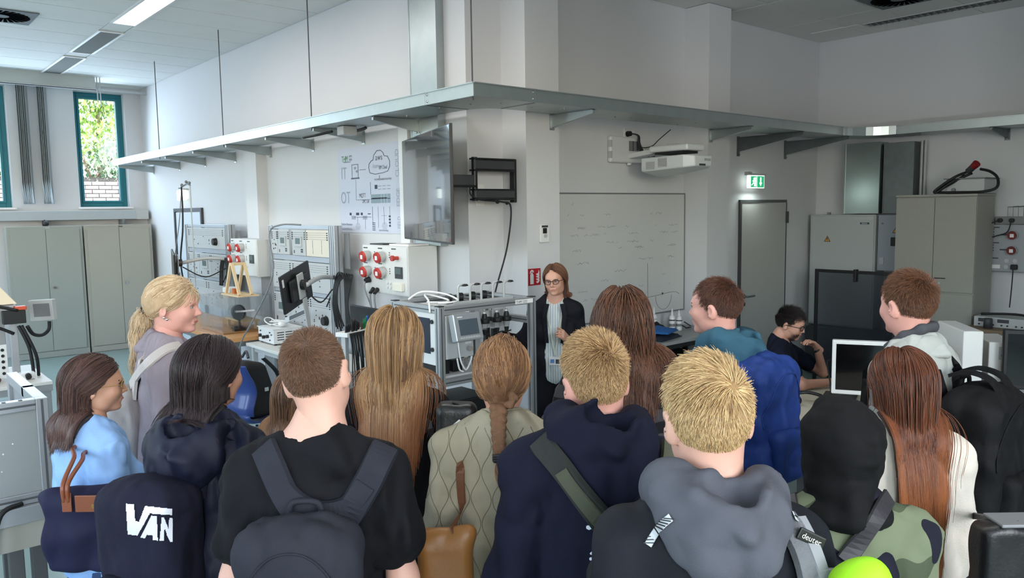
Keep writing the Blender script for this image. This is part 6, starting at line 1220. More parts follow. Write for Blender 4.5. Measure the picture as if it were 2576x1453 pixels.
def stubble(ps, n, m, rng):
    R_ = []
    while sum(len(q) for q in R_) < n:
        d = rng.normal(size=(n*3, 3)); d /= np.linalg.norm(d, axis=1)[:, None]; p = FCC+d*(FCR+.003); y, z, x = p[:, 1], p[:, 2], np.abs(p[:, 0])
        k = (z < -.030-.35*np.clip(y-.03, 0, 1)+.0) & (y > -.015) & ~((x < .024) & (z > -.082) & (z < -.052) & (y > .05)); R_.append(p[k])
    p = np.concatenate(R_)[:n]; N_ = p-FCC; N_ /= np.linalg.norm(N_, axis=1)[:, None]; v = N_*.5+np.array([0, .2, -.8])+rng.normal(size=p.shape)*.3; Q = np.stack([p-N_*.004, p+v*.004, p+v*.008], 1); k = Q.shape
    strands('beard', ps.S(xf(ps.H, Q.reshape(-1, 3))).reshape(k), .0006, m, ps.root)
def ribbon_on(person, name, pts, w_, t, m, parent, off=.004, ws=None):
    P, N = person.wrap(pts, off); return MB().ribbon(P, N, w_, t, smooth=False, ws=ws).build(name, m, parent)
def hood_prims(t, z=1.46, r=.045, drop=.13, w_=.12, y=-.1, skew=.02):
    """a hood lying on the back: rolled rim round the neck, a pouch behind, and the rim folded into a V"""
    rim = [(-.06, .065, z-.045), (-.095, .0, z-.01), (-.088, -.065, z+.02), (0, -.09, z+.03), (.088, -.065, z+.02), (.095, .0, z-.01), (.06, .065, z-.045)]
    t.chain(rim, [r*.6, r*.8, r*.85, r*.8, r*.85, r*.8, r*.6], .03)
    t.ell((0, y-.02, z-.035), (w_, .066, drop*.72), .04); t.ell((0, y-.045, z-.53*drop), (w_*.68, .052, drop*.66), .05)
    t.ell((skew, y-.035, z+.045), (w_*.45, .035, .05), .02, True); t.ell((0, y+.05, z+.09), (w_*.55, .05, .055), .02, True)
    t.chain([(-w_*.82, y+.04, z+.035), (-w_*.5, y-.045, z+.025), (skew, y-.095, z-.025), (w_*.55, y-.045, z+.03), (w_*.82, y+.04, z+.04)], (.016, .018, .019, .018, .016), .012)
# ================================================================== the people in the photograph
rg = np.random.default_rng(21)
def fabric(name, c, rough=.85, bump=.15, var=.12, scale=300, wrinkle=.9):
    m = mat(name, S(*c), rough, bump=bump, scale=scale, var=var, vscale=18, spec=.2)
    if not m.get('wr'):
        m['wr'] = 1; n = m.node_tree.nodes; l = m.node_tree.links; p = n['Principled BSDF']; tc = n.new('ShaderNodeTexCoord'); mp = n.new('ShaderNodeMapping'); mp.inputs['Scale'].default_value = (1, 1, .7); mp.inputs['Rotation'].default_value = (.5, .3, 0); l.new(tc.outputs['Object'], mp.inputs[0])
        no = n.new('ShaderNodeTexNoise'); no.noise_type = 'RIDGED_MULTIFRACTAL'; no.inputs['Scale'].default_value = 5.5; no.inputs['Detail'].default_value = 2.5; no.inputs['Distortion'].default_value = .9; l.new(mp.outputs[0], no.inputs['Vector'])
        b2 = n.new('ShaderNodeBump'); b2.inputs['Strength'].default_value = wrinkle; b2.inputs['Distance'].default_value = .045; l.new(no.outputs[0], b2.inputs['Height']); old = p.inputs['Normal'].links[0].from_node; l.new(b2.outputs[0], old.inputs['Normal'])
    return m
BLKT = fabric('black_cotton', (17, 17, 21)); JEANS = fabric('blue_denim', (52, 70, 104), var=.2); DTROU = fabric('dark_trousers', (20, 21, 26))
def striped(name, bands, scale=9.0, axis=2):
    m = bpy.data.materials.new(name); m.use_nodes = True; n = m.node_tree.nodes; l = m.node_tree.links; p = n['Principled BSDF']; p.inputs['Roughness'].default_value = .9; p.inputs['Specular IOR Level'].default_value = .2
    tc = n.new('ShaderNodeTexCoord'); sp = n.new('ShaderNodeSeparateXYZ'); l.new(tc.outputs['Object'], sp.inputs[0]); mu = n.new('ShaderNodeMath'); mu.operation = 'MULTIPLY'; mu.inputs[1].default_value = scale; l.new(sp.outputs[axis], mu.inputs[0])
    fr = n.new('ShaderNodeMath'); fr.operation = 'FRACT'; l.new(mu.outputs[0], fr.inputs[0]); cr = n.new('ShaderNodeValToRGB'); cr.color_ramp.interpolation = 'CONSTANT'
    e = cr.color_ramp.elements; e[0].position = bands[0][0]; e[0].color = bands[0][1]; e[1].position = bands[1][0]; e[1].color = bands[1][1]
    for q, c in bands[2:]: el = e.new(q); el.color = c
    l.new(fr.outputs[0], cr.inputs[0]); l.new(cr.outputs[0], p.inputs['Base Color']); return m
def short_cut(ps, base, dark, light, n, length, lift=.35, whorl=(.012, -.075, .085), capoff=.004, back=-.085, front=.062, rad=.0007, jitter=.25, name='hair', swirl=.5, k=5, taper=.4):
    mk = lambda p: hairline(p, back, front); P = short_hair(n, rg, length, whorl, lift, k, mk, swirl, jitter)
    sl = (front-back)/.17; nn = np.array([0, sl, -1.0]); d = -(back+sl*.10); L = np.linalg.norm(nn); V, F = cap_mesh(capoff, nn/L, d/L)
    return ps.hair(V, F, hair_base_mat(name+'_base', base), P, rad, hair_mat(name+'_strand', dark, light), taper=taper)
def long_cut(ps, base, dark, light, n, length, tip=None, part=0.0, wave=0.0, layer=.014, rad=.0009, g=.03, name='long', ncl=230, vol=.0075, back=.75, res=.0075, flare=.25, front=.062, bk=-.085, wfreq=22, clump=.35, k=22, extra=None, tip0=.45, gather=0.0):
    P = long_hair(n, rg, length, ps.colliders(g)+(extra or []), part, lambda p: hairline(p, bk, front), k, layer, back, wave, wfreq, flare, clump, gather, .007)
    inner = long_hair(ncl, rg, length, ps.colliders(g-.006)+(extra or []), part, lambda p: hairline(p, bk, front), k, .002, back, wave, wfreq, flare, clump, gather, .0005)
    V, F = hair_volume(inner, vol, res, ncl, rng=rg, k=.006); sl = (front-bk)/.17; nn = np.array([0, sl, -1.0]); L = np.linalg.norm(nn); V2, F2 = cap_mesh(.002, nn/L, -(bk+sl*.10)/L); V, F = join([(V, F), (V2, F2)])
    return ps.hair(V, F, hair_base_mat(name+'_base', base), P, rad, hair_mat(name+'_strand', dark, light, tip, tip0=tip0), taper=.5)
def zprof(*pairs):
    """strand length by height on the head: (z, length) pairs"""
    zs, ls = zip(*pairs); return lambda R_: np.interp(R_[:, 2], zs, ls)
def hood(ps, m, name='hood', res=.0075, **kw):
    h = SDF(); hood_prims(h, **kw); h.fold(.006, (10, 10, 8), 2).fold(.007, (12, 12, 9), 5, True).fold(.004, (24, 24, 18), 8, True); h.cone((0, .0, 1.47), (0, .03, 1.66), .066, .078, .012, True); V, F = h.mesh(res); return ps.part(name, V, F, m)
# ---- boy in black T-shirt
a = p4 = Person('person in a black T-shirt with charcoal backpack and thin necklace', 792, 820, 2.08, r=2, hr=0, roll=-11, skin='fair', sw=.172)
a.finish_body(ear=1.12, jaw=1.03); a.clothes('t_shirt', BLKT, .024, (.068, .074, .07), .80, folds=(.009, (9, 9, 7)), fine=.0015, neck=.082, short=True, necklow=.006, res=.0085); a.neckband(BLKT, .089); a.trousers(DTROU)
short_cut(a, S(88, 64, 50), S(72, 49, 38), S(134, 100, 76), 12000, zprof((-.09, .003), (.0, .005), (.04, .012), (.09, .020), (.12, .022)), lift=.4, name='brown_crop', rad=.0006)
MB(a.W @ Matrix.Diagonal((a.s, a.s, a.s, 1))).tube([(.072*math.sin(t), -.012+.068*-math.cos(t), 1.478-.02*math.cos(t)*0+.006*math.sin(t)) for t in [k*.4-2.4 for k in range(13)]], .0012, 6).build('necklace', mat('gold', S(200, 150, 90), .25, 1.0), a.root, smooth=True)
# ---- near blond boy
a = p11 = Person('person in a dark jacket with grey hood and reflective bands', 1780, 889, 1.56, r=0, hr=-4, roll=-3, skin='fair', sw=.162, hz=1.640)
a.finish_body(ear=1.08); GREYH = fabric('grey_hood_fleece', (80, 82, 90)); DJ = fabric('dark_softshell', (22, 24, 31), .7)
a.clothes('jacket', DJ, .032, (.074, .066, .056), .78, folds=(.008, (9, 9, 6)), fine=.002, neck=.072); a.trousers(DTROU); hood(a, GREYH, z=1.515, drop=.115, w_=.122, y=-.095)
short_cut(a, S(160, 126, 82), S(146, 110, 70), S(230, 200, 150), 17000, zprof((-.09, .010), (-.03, .016), (.03, .026), (.09, .040), (.12, .042)), lift=lambda R_: np.interp(R_[:, 2], (-.05, .05, .11), (.04, .11, .27)), whorl=(.022, -.082, .075), name='blond_mop', rad=.00075, back=-.118, jitter=.16, swirl=.6, k=6, capoff=.003)
# ---- very long light brown hair, black top
a = p6 = Person('person in a plain black jumper standing before the demonstrator', 993, 772, 2.85, r=8, hr=-6, skin='fair', fem=True)
a.finish_body(); a.clothes('jumper', BLKT, .024, (.058, .050, .042), .82, neck=.07); a.neckband(BLKT, 0.076); a.trousers(DTROU)
long_cut(a, S(104, 74, 50), S(92, 64, 42), S(196, 156, 112), 12000, zprof((-.1, .46), (0, .56), (.12, .74)), tip=S(140, 84, 54), name='light_brown', flare=.12, gather=.7, g=.038)
# ---- black hair, navy windbreaker
a = p3 = Person('person in a navy hooded windbreaker with lettered backpack', 528, 846, 2.5, r=16, hr=6, skin='light', fem=True)
a.finish_body(); NAVY = fabric('navy_nylon', (22, 25, 42), .55, .1); a.clothes('windbreaker', NAVY, .042, (.072, .066, .054), .80, folds=(.011, (9, 9, 7)), fine=.003, neck=.08, wide=.01); a.trousers(DTROU); hood(a, NAVY, z=1.46, drop=.16, w_=.15, y=-.12)
long_cut(a, S(20, 16, 18), S(20, 15, 18), S(64, 50, 52), 10000, zprof((-.1, .10), (0, .22), (.12, .42)), name='black', g=.055, flare=.3, extra=[(np.linalg.inv(npM(a.H))[:3, :3] @ np.array((0, -.13, 1.42))+np.linalg.inv(npM(a.H))[:3, 3], np.array((.14, .07, .085)))])
# ---- glasses girl in light blue sweater
a = p2 = Person('person in a light blue sweater with glasses and navy tote bag', 236, 893, 2.9, r=34, hr=28, skin='warm', fem=True)
a.finish_body(); a.eyes(); a.clothes('sweater', fabric('light_blue_sweat', (140, 176, 224), .9), .034, (.068, .062, .05), .86, folds=(.010, (9, 9, 7)), fine=.002, neck=.07); a.neckband(fabric('light_blue_sweat', (140, 176, 224), .9), 0.076); a.trousers(JEANS); a.glasses(mat('gold_rim', S(196, 160, 100), .3, .9))
long_cut(a, S(40, 28, 28), S(36, 24, 24), S(98, 70, 62), 9000, zprof((-.1, .20), (0, .28), (.12, .42)), name='dark_brown', g=.048, flare=.35, back=.9, wave=.03)
# ---- ponytail girl
a = p1 = Person('person in a mauve-grey wool coat turned to the right', 432, 695, 3.45, r=66, hr=20, pitch=-2, skin='rosy', fem=True)
a.finish_body(res=.0042); a.eyes((96, 120, 130), (150, 116, 84)); COAT = fabric('mauve_wool', (142, 132, 140), .95, .2)
def collar(t):
    t.chain([(-.05, .075, 1.40), (-.095, .02, 1.47), (-.085, -.05, 1.505), (0, -.085, 1.515), (.085, -.05, 1.505), (.095, .02, 1.47), (.05, .075, 1.40)], [.02]*7, .02); t.chain([(-.11, .03, 1.43), (-.12, -.06, 1.45), (0, -.115, 1.45), (.12, -.06, 1.45), (.11, .03, 1.43)], [.018]*5, .02)
a.clothes('coat', COAT, .042, (.078, .070, .058), .55, folds=(.008, (8, 8, 6)), fine=.001, neck=.075, wide=.01); a.trousers(DTROU)
def lapel_collar(ps, m, lo=1.445, hi=1.53, r=.016):
    c = SDF(); up = [(-.05, .085, lo-.01), (-.082, .03, lo+.05), (-.078, -.035, hi-.01), (0, -.072, hi), (.078, -.035, hi-.01), (.082, .03, lo+.05), (.05, .085, lo-.01)]; dn = [(-.075, .12, lo-.09), (-.125, .05, lo-.015), (-.125, -.05, lo+.02), (0, -.125, lo+.02), (.125, -.05, lo+.02), (.125, .05, lo-.015), (.075, .12, lo-.09)]
    for q in np.linspace(0, 1, 4): c.chain([tuple(np.array(u)*(1-q)+np.array(v)*q) for u, v in zip(up, dn)], [r]*7, .012)
    V, F = c.mesh(.0075); return ps.part('collar', V, F, m)
lapel_collar(a, COAT)
TIE = np.array([0, -.118, -.022])
def pony(n, tie, length, wave, spread, k1=9, k2=16, seed=3, mk=None):
    r_ = np.random.default_rng(seed); R_ = scalp_roots(n, r_, mk or (lambda p: hairline(p, -.07, .066))); off = .007+.008*r_.random(n); pts = []
    for i in range(k1):
        t = i/(k1-1); q = R_*(1-t)+tie*t; q[:, 2] -= .012*math.sin(math.pi*t); push_out(q, CRC, CRR, off*(1-.2*t)); pts.append(q.copy())
    p = pts[-1]+r_.normal(size=(n, 3))*.008; a1 = r_.random(n)*6.28; d = np.stack([spread*np.cos(a1), -.5+spread*np.sin(a1), -.5*np.ones(n)], 1); c1 = vnoise((R_*1.0).astype(np.float32), 30.0); st = length*(.8+.3*r_.random(n))/k2
    for i in range(k2):
        d = d*.72+np.array([0, 0, -1])*.28; w_ = wave*math.sin(i*.9); dd = d+np.stack([w_*np.cos(c1*4), w_*np.sin(c1*4+i*.3), 0*c1], 1); p = p+dd*st[:, None]; pts.append(p.copy())
    return np.stack(pts, 1)
P = pony(8000, TIE, .27, .55, .30); V, F = hair_volume(P, .005, .0055, 220, rng=rg, fold=False); nn = np.array([0, .80, -1.0]); V2, F2 = cap_mesh(.001, nn/np.linalg.norm(nn), .005/1.28+.005); V, F = join([(V, F), (V2, F2)])
hb = a.hair(V, F, hair_base_mat('honey_base', S(186, 156, 120)), P, .0010, hair_mat('honey_strand', S(158, 126, 92), S(228, 206, 174)), taper=.5)
MH = a.W @ Matrix.Diagonal((a.s, a.s, a.s, 1)) @ a.H; MB(MH).tube([tuple(TIE+np.array([.019*math.cos(t), -.006, .019*math.sin(t)])) for t in [k*.63 for k in range(11)]], .008, 8).build('hair_tie', BLACK, a.root, smooth=True)
for dz in (-.038, -.045): MB(MH).ball((.083, -.006+(.008 if dz < -.04 else -.004), dz), .006).build('earring', CHROME, a.root, smooth=True)
# ---- girl half hidden behind the T-shirt boy
a = p5 = Person('person in a grey top half hidden behind the black T-shirt', 748, 930, 3.15, r=20, hr=10, skin='light', fem=True)
a.finish_body(); a.clothes('top', fabric('grey_knit', (96, 90, 92)), .03, (.064, .056, .046), .82, neck=.07); a.trousers(DTROU)
long_cut(a, S(52, 36, 32), S(46, 32, 28), S(140, 104, 78), 6000, zprof((-.1, .3), (0, .4), (.12, .5)), tip=S(150, 104, 62), name='hazel', g=.042, flare=.25)
# ---- braid girl, quilted jacket
a = p7 = Person('person in a beige quilted jacket with tan shoulder bag', 1262, 853, 2.48, r=6, hr=0, skin='light', fem=True)
a.finish_body(); QJ = fabric('beige_quilt', (158, 150, 130), .85, .2, .15)
def quilt(P):
    f = P[:, 0]*9.5+.26*np.sin(P[:, 2]*26)*np.sign(np.sin(np.floor(P[:, 0]*9.5)*3.14159+1.57)); d = np.abs(f-np.round(f)); return .011*np.exp(-(d/.11)**2)-.003*np.cos(6.283*f)*0
def qx(t): t.fold(quilt)
a.clothes('quilted_jacket', QJ, .048, (.082, .076, .062), .74, folds=(.008, (8, 8, 6)), fine=.002, neck=.072, wide=.02, res=.0095); a.neckband(QJ, .080, .009, 'collar'); a.trousers(fabric('pale_trousers', (140, 134, 118)))
SEAM = fabric('quilt_seam', (112, 104, 88))
for k in range(-9, 10):
    run = []
    for j in range(60):
        z = 1.50-j*.009; x = k*.036+.016*math.sin(z*38+(k % 2)*math.pi); p, n_, _, _ = a.bvh.ray_cast(Vector((x, -.6, z))*a.s, Vector((0, 1, 0)))
        if p is not None and p.y < -.02: run.append(p)
        else:
            if len(run) > 5: MB(a.W).tube(run, .0014, 5, False).build('quilt_seam', SEAM, a.top)
            run = []
    if len(run) > 5: MB(a.W).tube(run, .0014, 5, False).build('quilt_seam', SEAM, a.top)
NAPE = np.array([.0, -.095, -.085]); r_ = np.random.default_rng(9); R_ = scalp_roots(6500, r_, lambda p: hairline(p, -.085, .062)); pts = []; off = .007+.010*r_.random(len(R_)); cw = vnoise(R_.astype(np.float32), 34.0)
for i in range(12):
    t = i/11; q = R_*(1-t)+NAPE*t; sw_ = np.sin(math.pi*t)*.014; q[:, 0] += sw_*np.sin(cw*6+t*4); q[:, 2] += sw_*np.cos(cw*7); push_out(q, CRC, CRR, off+.008*np.sin(math.pi*t)); pts.append(q.copy())
PG = np.stack(pts, 1)
def braid(c0, c1, turns, w_, rad, n, rr_):
    out = []; c0, c1 = np.array(c0), np.array(c1); T = np.linspace(0, 1, 40)
    for b in range(3):
        ph = b*2*math.pi/3; u = T*turns*2*math.pi+ph; tw = w_*(1-.35*T); cx = np.stack([tw*np.sin(u), -.6*tw*np.sin(2*u)*.8-.012*np.sin(math.pi*T), 0*T], 1); cl = c0+(c1-c0)*T[:, None]+cx; out.append(cl)
    S_ = []
    for cl in out:
        a_ = rr_.random(n)*6.28; rd = rad*np.sqrt(rr_.random(n)); S_.append(cl[None]+np.stack([rd*np.cos(a_), rd*np.sin(a_), 0*rd], 1)[:, None]*(1-.35*T)[None, :, None])
    return out, np.concatenate(S_)
cl, PB_ = braid((0, -.110, -.070), (.012, -.200, -.205), 2.2, .017, .014, 160, r_); b = SDF()
for c in cl:
    for j in range(0, 39, 1): b.cone(c[j], c[j+1], .0125*(1-.35*j/40), .0125*(1-.35*(j+1)/40), .004)
tl = long = None; e0 = np.array((.012, -.203, -.215)); T = np.linspace(0, 1, 40); a_ = r_.random(400)*6.28; rd = np.sqrt(r_.random(400)); L_ = .085*(.7+.5*r_.random(400))
PT_ = e0+np.stack([np.cos(a_)*rd, np.sin(a_)*rd*.6, 0*rd], 1)[:, None]*(.008+.016*np.sin(T*2.2))[None, :, None]+np.array((.10, -.12, -1.0))[None, None]*(T[None, :, None]*L_[:, None, None])+np.array((.012, 0, 0))[None, None]*(T**2)[None, :, None]
b.chain([e0, e0+np.array((.006, -.006, -.03)), e0+np.array((.02, -.010, -.07))], (.010, .017, .005), .01); V, F = b.mesh(.0045); V2, F2 = hair_volume(PG, .0045, .0055, 200, rng=rg, fold=False); sl = .147/.17; nn = np.array([0, sl, -1.0]); V3, F3 = cap_mesh(.001, nn/np.linalg.norm(nn), -(-.085+sl*.1)/np.linalg.norm(nn)); k_ = SDF()
for i in range(14): t = i*.9; k_.cone((.02+.028*math.cos(t), -.100+.006*math.sin(2*t), -.045+.026*math.sin(t)), (.02+.028*math.cos(t+.9), -.104+.006*math.sin(2*t+1.8), -.045+.026*math.sin(t+.9)), .013, .013, .004)
k_.fold(.003, (60, 60, 60), 2, True); V4, F4 = k_.mesh(.005); V, F = join([(V, F), (V2, F2), (V3, F3), (V4, F4)]); rs = lambda A, k: A[:, np.linspace(0, A.shape[1]-1, k).astype(int)]
hm_ = hair_mat('auburn_braid_strand', S(92, 60, 40), S(176, 132, 92)); hb = a.hair(V, F, hair_base_mat('auburn_braid_base', S(122, 86, 60)), PG, .0010, hm_)
for Q in (PB_, PT_): strands('strands', a.S(xf(a.H, Q.reshape(-1, 3))).reshape(Q.shape), .0006, hm_, hb, .6)
MH = a.W @ Matrix.Diagonal((a.s, a.s, a.s, 1)) @ a.H; sc_ = MB(MH)
for k in range(3): sc_.tube([tuple(np.array((.012, -.200, -.200-.007*k))+np.array([.017*math.cos(t), .014*math.sin(t), .003*math.sin(3*t)])) for t in [j*.63 for j in range(11)]], .0065, 8)
sc_.build('scrunchie', BLACK, a.root, smooth=True)
# ---- short blond boy in navy hoodie
a = p8 = Person('person in a navy hoodie with olive backpack', 1496, 838, 2.07, r=-2, hr=-12, roll=-5, skin='rosy', sw=.178, hz=1.612)
a.finish_body(ear=1.1); HN = fabric('navy_hoodie', (18, 20, 38)); a.clothes('hoodie', HN, .036, (.080, .072, .058), .76, folds=(.010, (8, 8, 6)), fine=.002, neck=.07, wide=.008); a.trousers(DTROU); hood(a, HN, z=1.515, drop=.17, w_=.14, y=-.10)
short_cut(a, S(150, 116, 82), S(120, 84, 52), S(214, 180, 132), 13000, zprof((-.09, .003), (-.02, .007), (.03, .014), (.07, .026), (.12, .032)), lift=lambda R_: np.interp(R_[:, 2], (-.02, .06, .11), (.2, .45, .7)), whorl=(.018, -.075, .08), name='sandy', rad=.00065, back=-.10)
# ---- auburn hair, striped knit
a = p9 = Person('person in a dark striped knit standing before the whiteboard', 1562, 724, 2.95, r=-4, hr=-4, skin='light', fem=True, sw=.165)
STR = striped('dark_stripes', [(0, S(24, 24, 28)), (.5, S(62, 60, 62))], 11.0); a.arms[0] = [(-.165, -.015, 1.385), (-.33, -.06, 1.13), (-.17, .14, 1.02)]
a.finish_body(); a.clothes('striped_knit', STR, .036, (.076, .070, .056), .80, folds=(.009, (9, 9, 6)), neck=.07); a.trousers(DTROU)
long_cut(a, S(46, 29, 24), S(38, 24, 20), S(118, 76, 54), 8000, zprof((-.1, .3), (0, .36), (.12, .46)), name='auburn', g=.05, flare=.3, wave=.10, clump=1.1, wfreq=16, layer=.02, gather=.5)
# ---- teal hoodie boy
a = p10 = Person('person in a teal hoodie with bright blue backpack', 1800, 698, 3.35, r=-40, hr=-14, skin='rosy', sw=.170)
a.finish_body(); a.eyes((80, 90, 80), (70, 46, 36)); TL = fabric('teal_fleece', (52, 88, 106)); a.clothes('hoodie', TL, .032, (.072, .064, .052), .80, folds=(.009, (9, 9, 6)), neck=.07); a.trousers(JEANS); hood(a, TL, z=1.50, drop=.13, w_=.12, y=-.10)
short_cut(a, S(62, 38, 32), S(48, 28, 24), S(120, 80, 62), 10000, zprof((-.09, .004), (-.02, .008), (.03, .016), (.08, .026), (.12, .030)), lift=lambda R_: np.interp(R_[:, 2], (-.02, .06, .11), (.15, .3, .4)), name='dark_crop', rad=.0006, front=.058)
# ---- hijab
a = p12 = Person('person in black headscarf and camouflage jacket', 2117, 1000, 1.92, r=8, hr=6, skin='light', fem=True, sw=.165)
a.finish_body(); 
def camo():
    m = bpy.data.materials.new('camouflage'); m.use_nodes = True; n = m.node_tree.nodes; l = m.node_tree.links; p = n['Principled BSDF']; p.inputs['Roughness'].default_value = .85; p.inputs['Specular IOR Level'].default_value = .2; tc = n.new('ShaderNodeTexCoord'); out = None
    for sc_, th, col, off in ((6.0, .54, S(70, 78, 60), 0), (6.5, .51, S(26, 26, 38), 5.3)):
        mp = n.new('ShaderNodeMapping'); mp.inputs['Location'].default_value = (off, off, off); l.new(tc.outputs['Object'], mp.inputs[0]); no = n.new('ShaderNodeTexNoise'); no.inputs['Scale'].default_value = sc_; no.inputs['Detail'].default_value = 0; no.inputs['Distortion'].default_value = .6; l.new(mp.outputs[0], no.inputs['Vector'])
        g = n.new('ShaderNodeMath'); g.operation = 'GREATER_THAN'; g.inputs[1].default_value = th; l.new(no.outputs[0], g.inputs[0]); mx = n.new('ShaderNodeMix'); mx.data_type = 'RGBA'; l.new(g.outputs[0], mx.inputs[0]); mx.inputs[7].default_value = col
        if out is None: mx.inputs[6].default_value = S(108, 116, 92)
        else: l.new(out, mx.inputs[6])
        out = mx.outputs[2]
    l.new(out, p.inputs['Base Color']); return m
CAMO = camo(); a.clothes('camouflage_jacket', CAMO, .042, (.078, .070, .056), .76, folds=(.010, (9, 9, 7)), fine=.002, neck=.075); a.trousers(DTROU)
HB = fabric('black_scarf', (15, 15, 17), .8, .1); h = SDF(); Hm = a.H; hp_ = lambda q: tuple(Hm @ Vector(q))
h.ell(hp_((0, -.022, .022)), (.106, .130, .116), .03).ell(hp_((0, .0, -.05)), (.088, .098, .09), .04); h.cone(hp_((0, -.02, -.06)), (0, -.02, 1.475), .085, .098, .05); h.ell((0, -.03, 1.475), (.128, .108, .040), .05); h.chain([(-.11, .02, 1.475), (0, -.115, 1.485), (.11, .0, 1.49)], (.025, .026, .025), .03); h.chain([hp_((-.08, -.06, -.09)), hp_((.02, -.115, -.10)), hp_((.08, -.03, -.06))], (.018, .022, .018), .03)
h.ell(hp_((0, .12, -.01)), (.06, .05, .085), .02, True); h.fold(.006, (7, 7, 14), 2).fold(.006, (9, 9, 14), 6, True).fold(.003, (18, 18, 30), 9, True); V, F = h.mesh(.0075); a.part('headscarf', V, F, HB)
# ---- long red-brown hair, white sweater
a = p13 = Person('person in a white sweater with black handbag', 2266, 873, 2.5, r=4, hr=-4, skin='fair', fem=True, sw=.16)
a.finish_body(); a.clothes('sweater', fabric('cream_knit', (206, 198, 186), .9, .25, .05, 200), .046, (.070, .062, .05), .74, folds=(.008, (8, 8, 6)), neck=.07); a.trousers(DTROU)
long_cut(a, S(66, 38, 28), S(58, 32, 26), S(126, 74, 50), 14000, zprof((-.1, .60), (0, .72), (.12, .88)), tip=S(150, 88, 44), name='copper', flare=.16, tip0=.3, layer=.012, k=26, wave=.02, gather=.7, g=.060)
# ---- tall boy in light grey jacket
a = p14 = Person('person in a pale grey jacket with large black backpack', 2286, 683, 3.05, r=-40, hr=24, skin='rosy', sw=.175)
a.finish_body(ear=1.05); PJ = fabric('pale_grey_shell', (166, 170, 166), .6, .06, .03)
def coll2(t): t.chain([(-.07, .06, 1.44), (-.10, -.02, 1.485), (0, -.095, 1.515), (.10, -.02, 1.485), (.07, .06, 1.44)], [.022]*5, .02)
a.clothes('shell_jacket', PJ, .042, (.080, .074, .060), .62, folds=(.008, (7, 7, 5)), fine=.001, neck=.076, wide=.012); a.trousers(DTROU); lapel_collar(a, PJ, 1.45, 1.535, .014)
c = SDF().chain([(-.05, .065, 1.48), (-.068, .0, 1.53), (-.05, -.055, 1.56), (0, -.074, 1.565), (.05, -.055, 1.56), (.068, .0, 1.53), (.05, .065, 1.48)], [.016]*7, .02); V, F = c.mesh(.007); a.part('inner_collar', V, F, fabric('grey_collar', (72, 72, 78)))
short_cut(a, S(80, 52, 38), S(66, 42, 30), S(134, 92, 66), 11000, zprof((-.09, .004), (-.02, .009), (.03, .018), (.08, .030), (.12, .036)), lift=lambda R_: np.interp(R_[:, 2], (-.02, .06, .11), (.15, .35, .5)), name='chestnut', rad=.0006)
# ---- teacher
a = p16 = Person('person in dark blazer and striped shirt gesturing beside the demonstrator', 1396, 664, 5.9, r=186, hr=12, pitch=-3, roll=5, skin='light', fem=True, group='staff')
a.label = 'person in dark blazer and striped shirt gesturing beside the demonstrator'
a.arms = [[(-.15, -.015, 1.385), (-.215, -.05, 1.12), (-.10, .18, 1.19)], [(.15, -.015, 1.385), (.27, -.02, 1.13), (.42, .16, 1.22)]]
a.hands = [dict(d=(.25, .55, .35), pn=(.9, -.2, -.1), curl=[.15, .9, 1.0, 1.0], side=-1), dict(d=(.9, .35, .05), pn=(0, .2, -1), curl=.45, side=1)]
a.finish_body(res=.0042); a.eyes((80, 80, 70), (90, 62, 46)); SHIRT = striped('striped_shirt', [(0, S(206, 214, 212)), (.72, S(158, 168, 184))], 55.0, 0)
a.clothes('shirt', SHIRT, .016, (.05, .045, .036), .80, res=.009, folds=(.004, (12, 12, 8)), neck=.062, sleeve_end=.9)
BZ = fabric('blazer_wool', (24, 25, 32), .85)
t = SDF(); torso(t, a.sw, .032, True, .06); t.ell((0, -.005, 1.0), (.172, .135, .2), .06)
for j in a.arms: t.chain([j[0], j[1], Vector(j[1]).lerp(Vector(j[2]), .86)], (.068, .058, .046), .05)
t.cone((0, .01, 1.50), (0, .03, 1.68), .068, .08, .014, True); t.box((.004, .2, 1.12), (.062, .17, .42), .02, .01, True); t.chain([(0, .16, 1.46), (0, .20, 1.2)], (.085, .05), .02, True); t.fold(.006, (10, 10, 7), 1).fold(.004, (16, 16, 9), 3, True); t.clip((0, 0, -1), -.78); V, F = t.mesh(.0095); a.part('blazer', V, F, BZ); bz = a.top
for x in (-1, 1): P_ = [(x*.06, .115, 1.46), (x*.075, .15, 1.38), (x*.07, .165, 1.28), (x*.06, .16, 1.16)]; MB(a.W @ Matrix.Diagonal((a.s,)*3+(1,))).ribbon(P_, [(x*.25, 1, .1)]*4, .055, .004, ws=(.04, .03)).build('lapel', BZ, a.root)
a.trousers(DTROU)
MBW = lambda: MB(a.W @ Matrix.Diagonal((a.s,)*3+(1,)))
for x in (-1, 1): MBW().ribbon([(x*.055, .0, 1.50), (x*.062, .085, 1.44), (x*.045, .135, 1.32), (x*.01, .145, 1.12), (0, .145, 1.06)], [(x*.3, .8, .4), (x*.2, 1, .3), (0, 1, 0), (0, 1, 0), (0, 1, 0)], .014, .002).build('lanyard', mat('lanyard_white', S(196, 204, 190), .6), a.root)
bd = MBW().box(-.045, .045, .145, .149, .985, 1.05).build('badge', WHITE, a.root); MBW().box(-.035, -.005, .149, .1505, .995, 1.03).build('badge_photo', DGREY, bd); MBW().box(.005, .036, .149, .1505, 1.0, 1.03).build('badge_print', mat('badge_blue', S(90, 130, 190), .5), bd)
long_cut(a, S(70, 44, 34), S(62, 38, 28), S(140, 96, 72), 6000, zprof((-.1, .13), (0, .19), (.12, .33)), name='teacher_brown', flare=.9, back=.25, part=.012, front=.074, g=.03)
a.glasses(mat('tortoise_rim', S(70, 40, 28), .35), .0225, .0026)
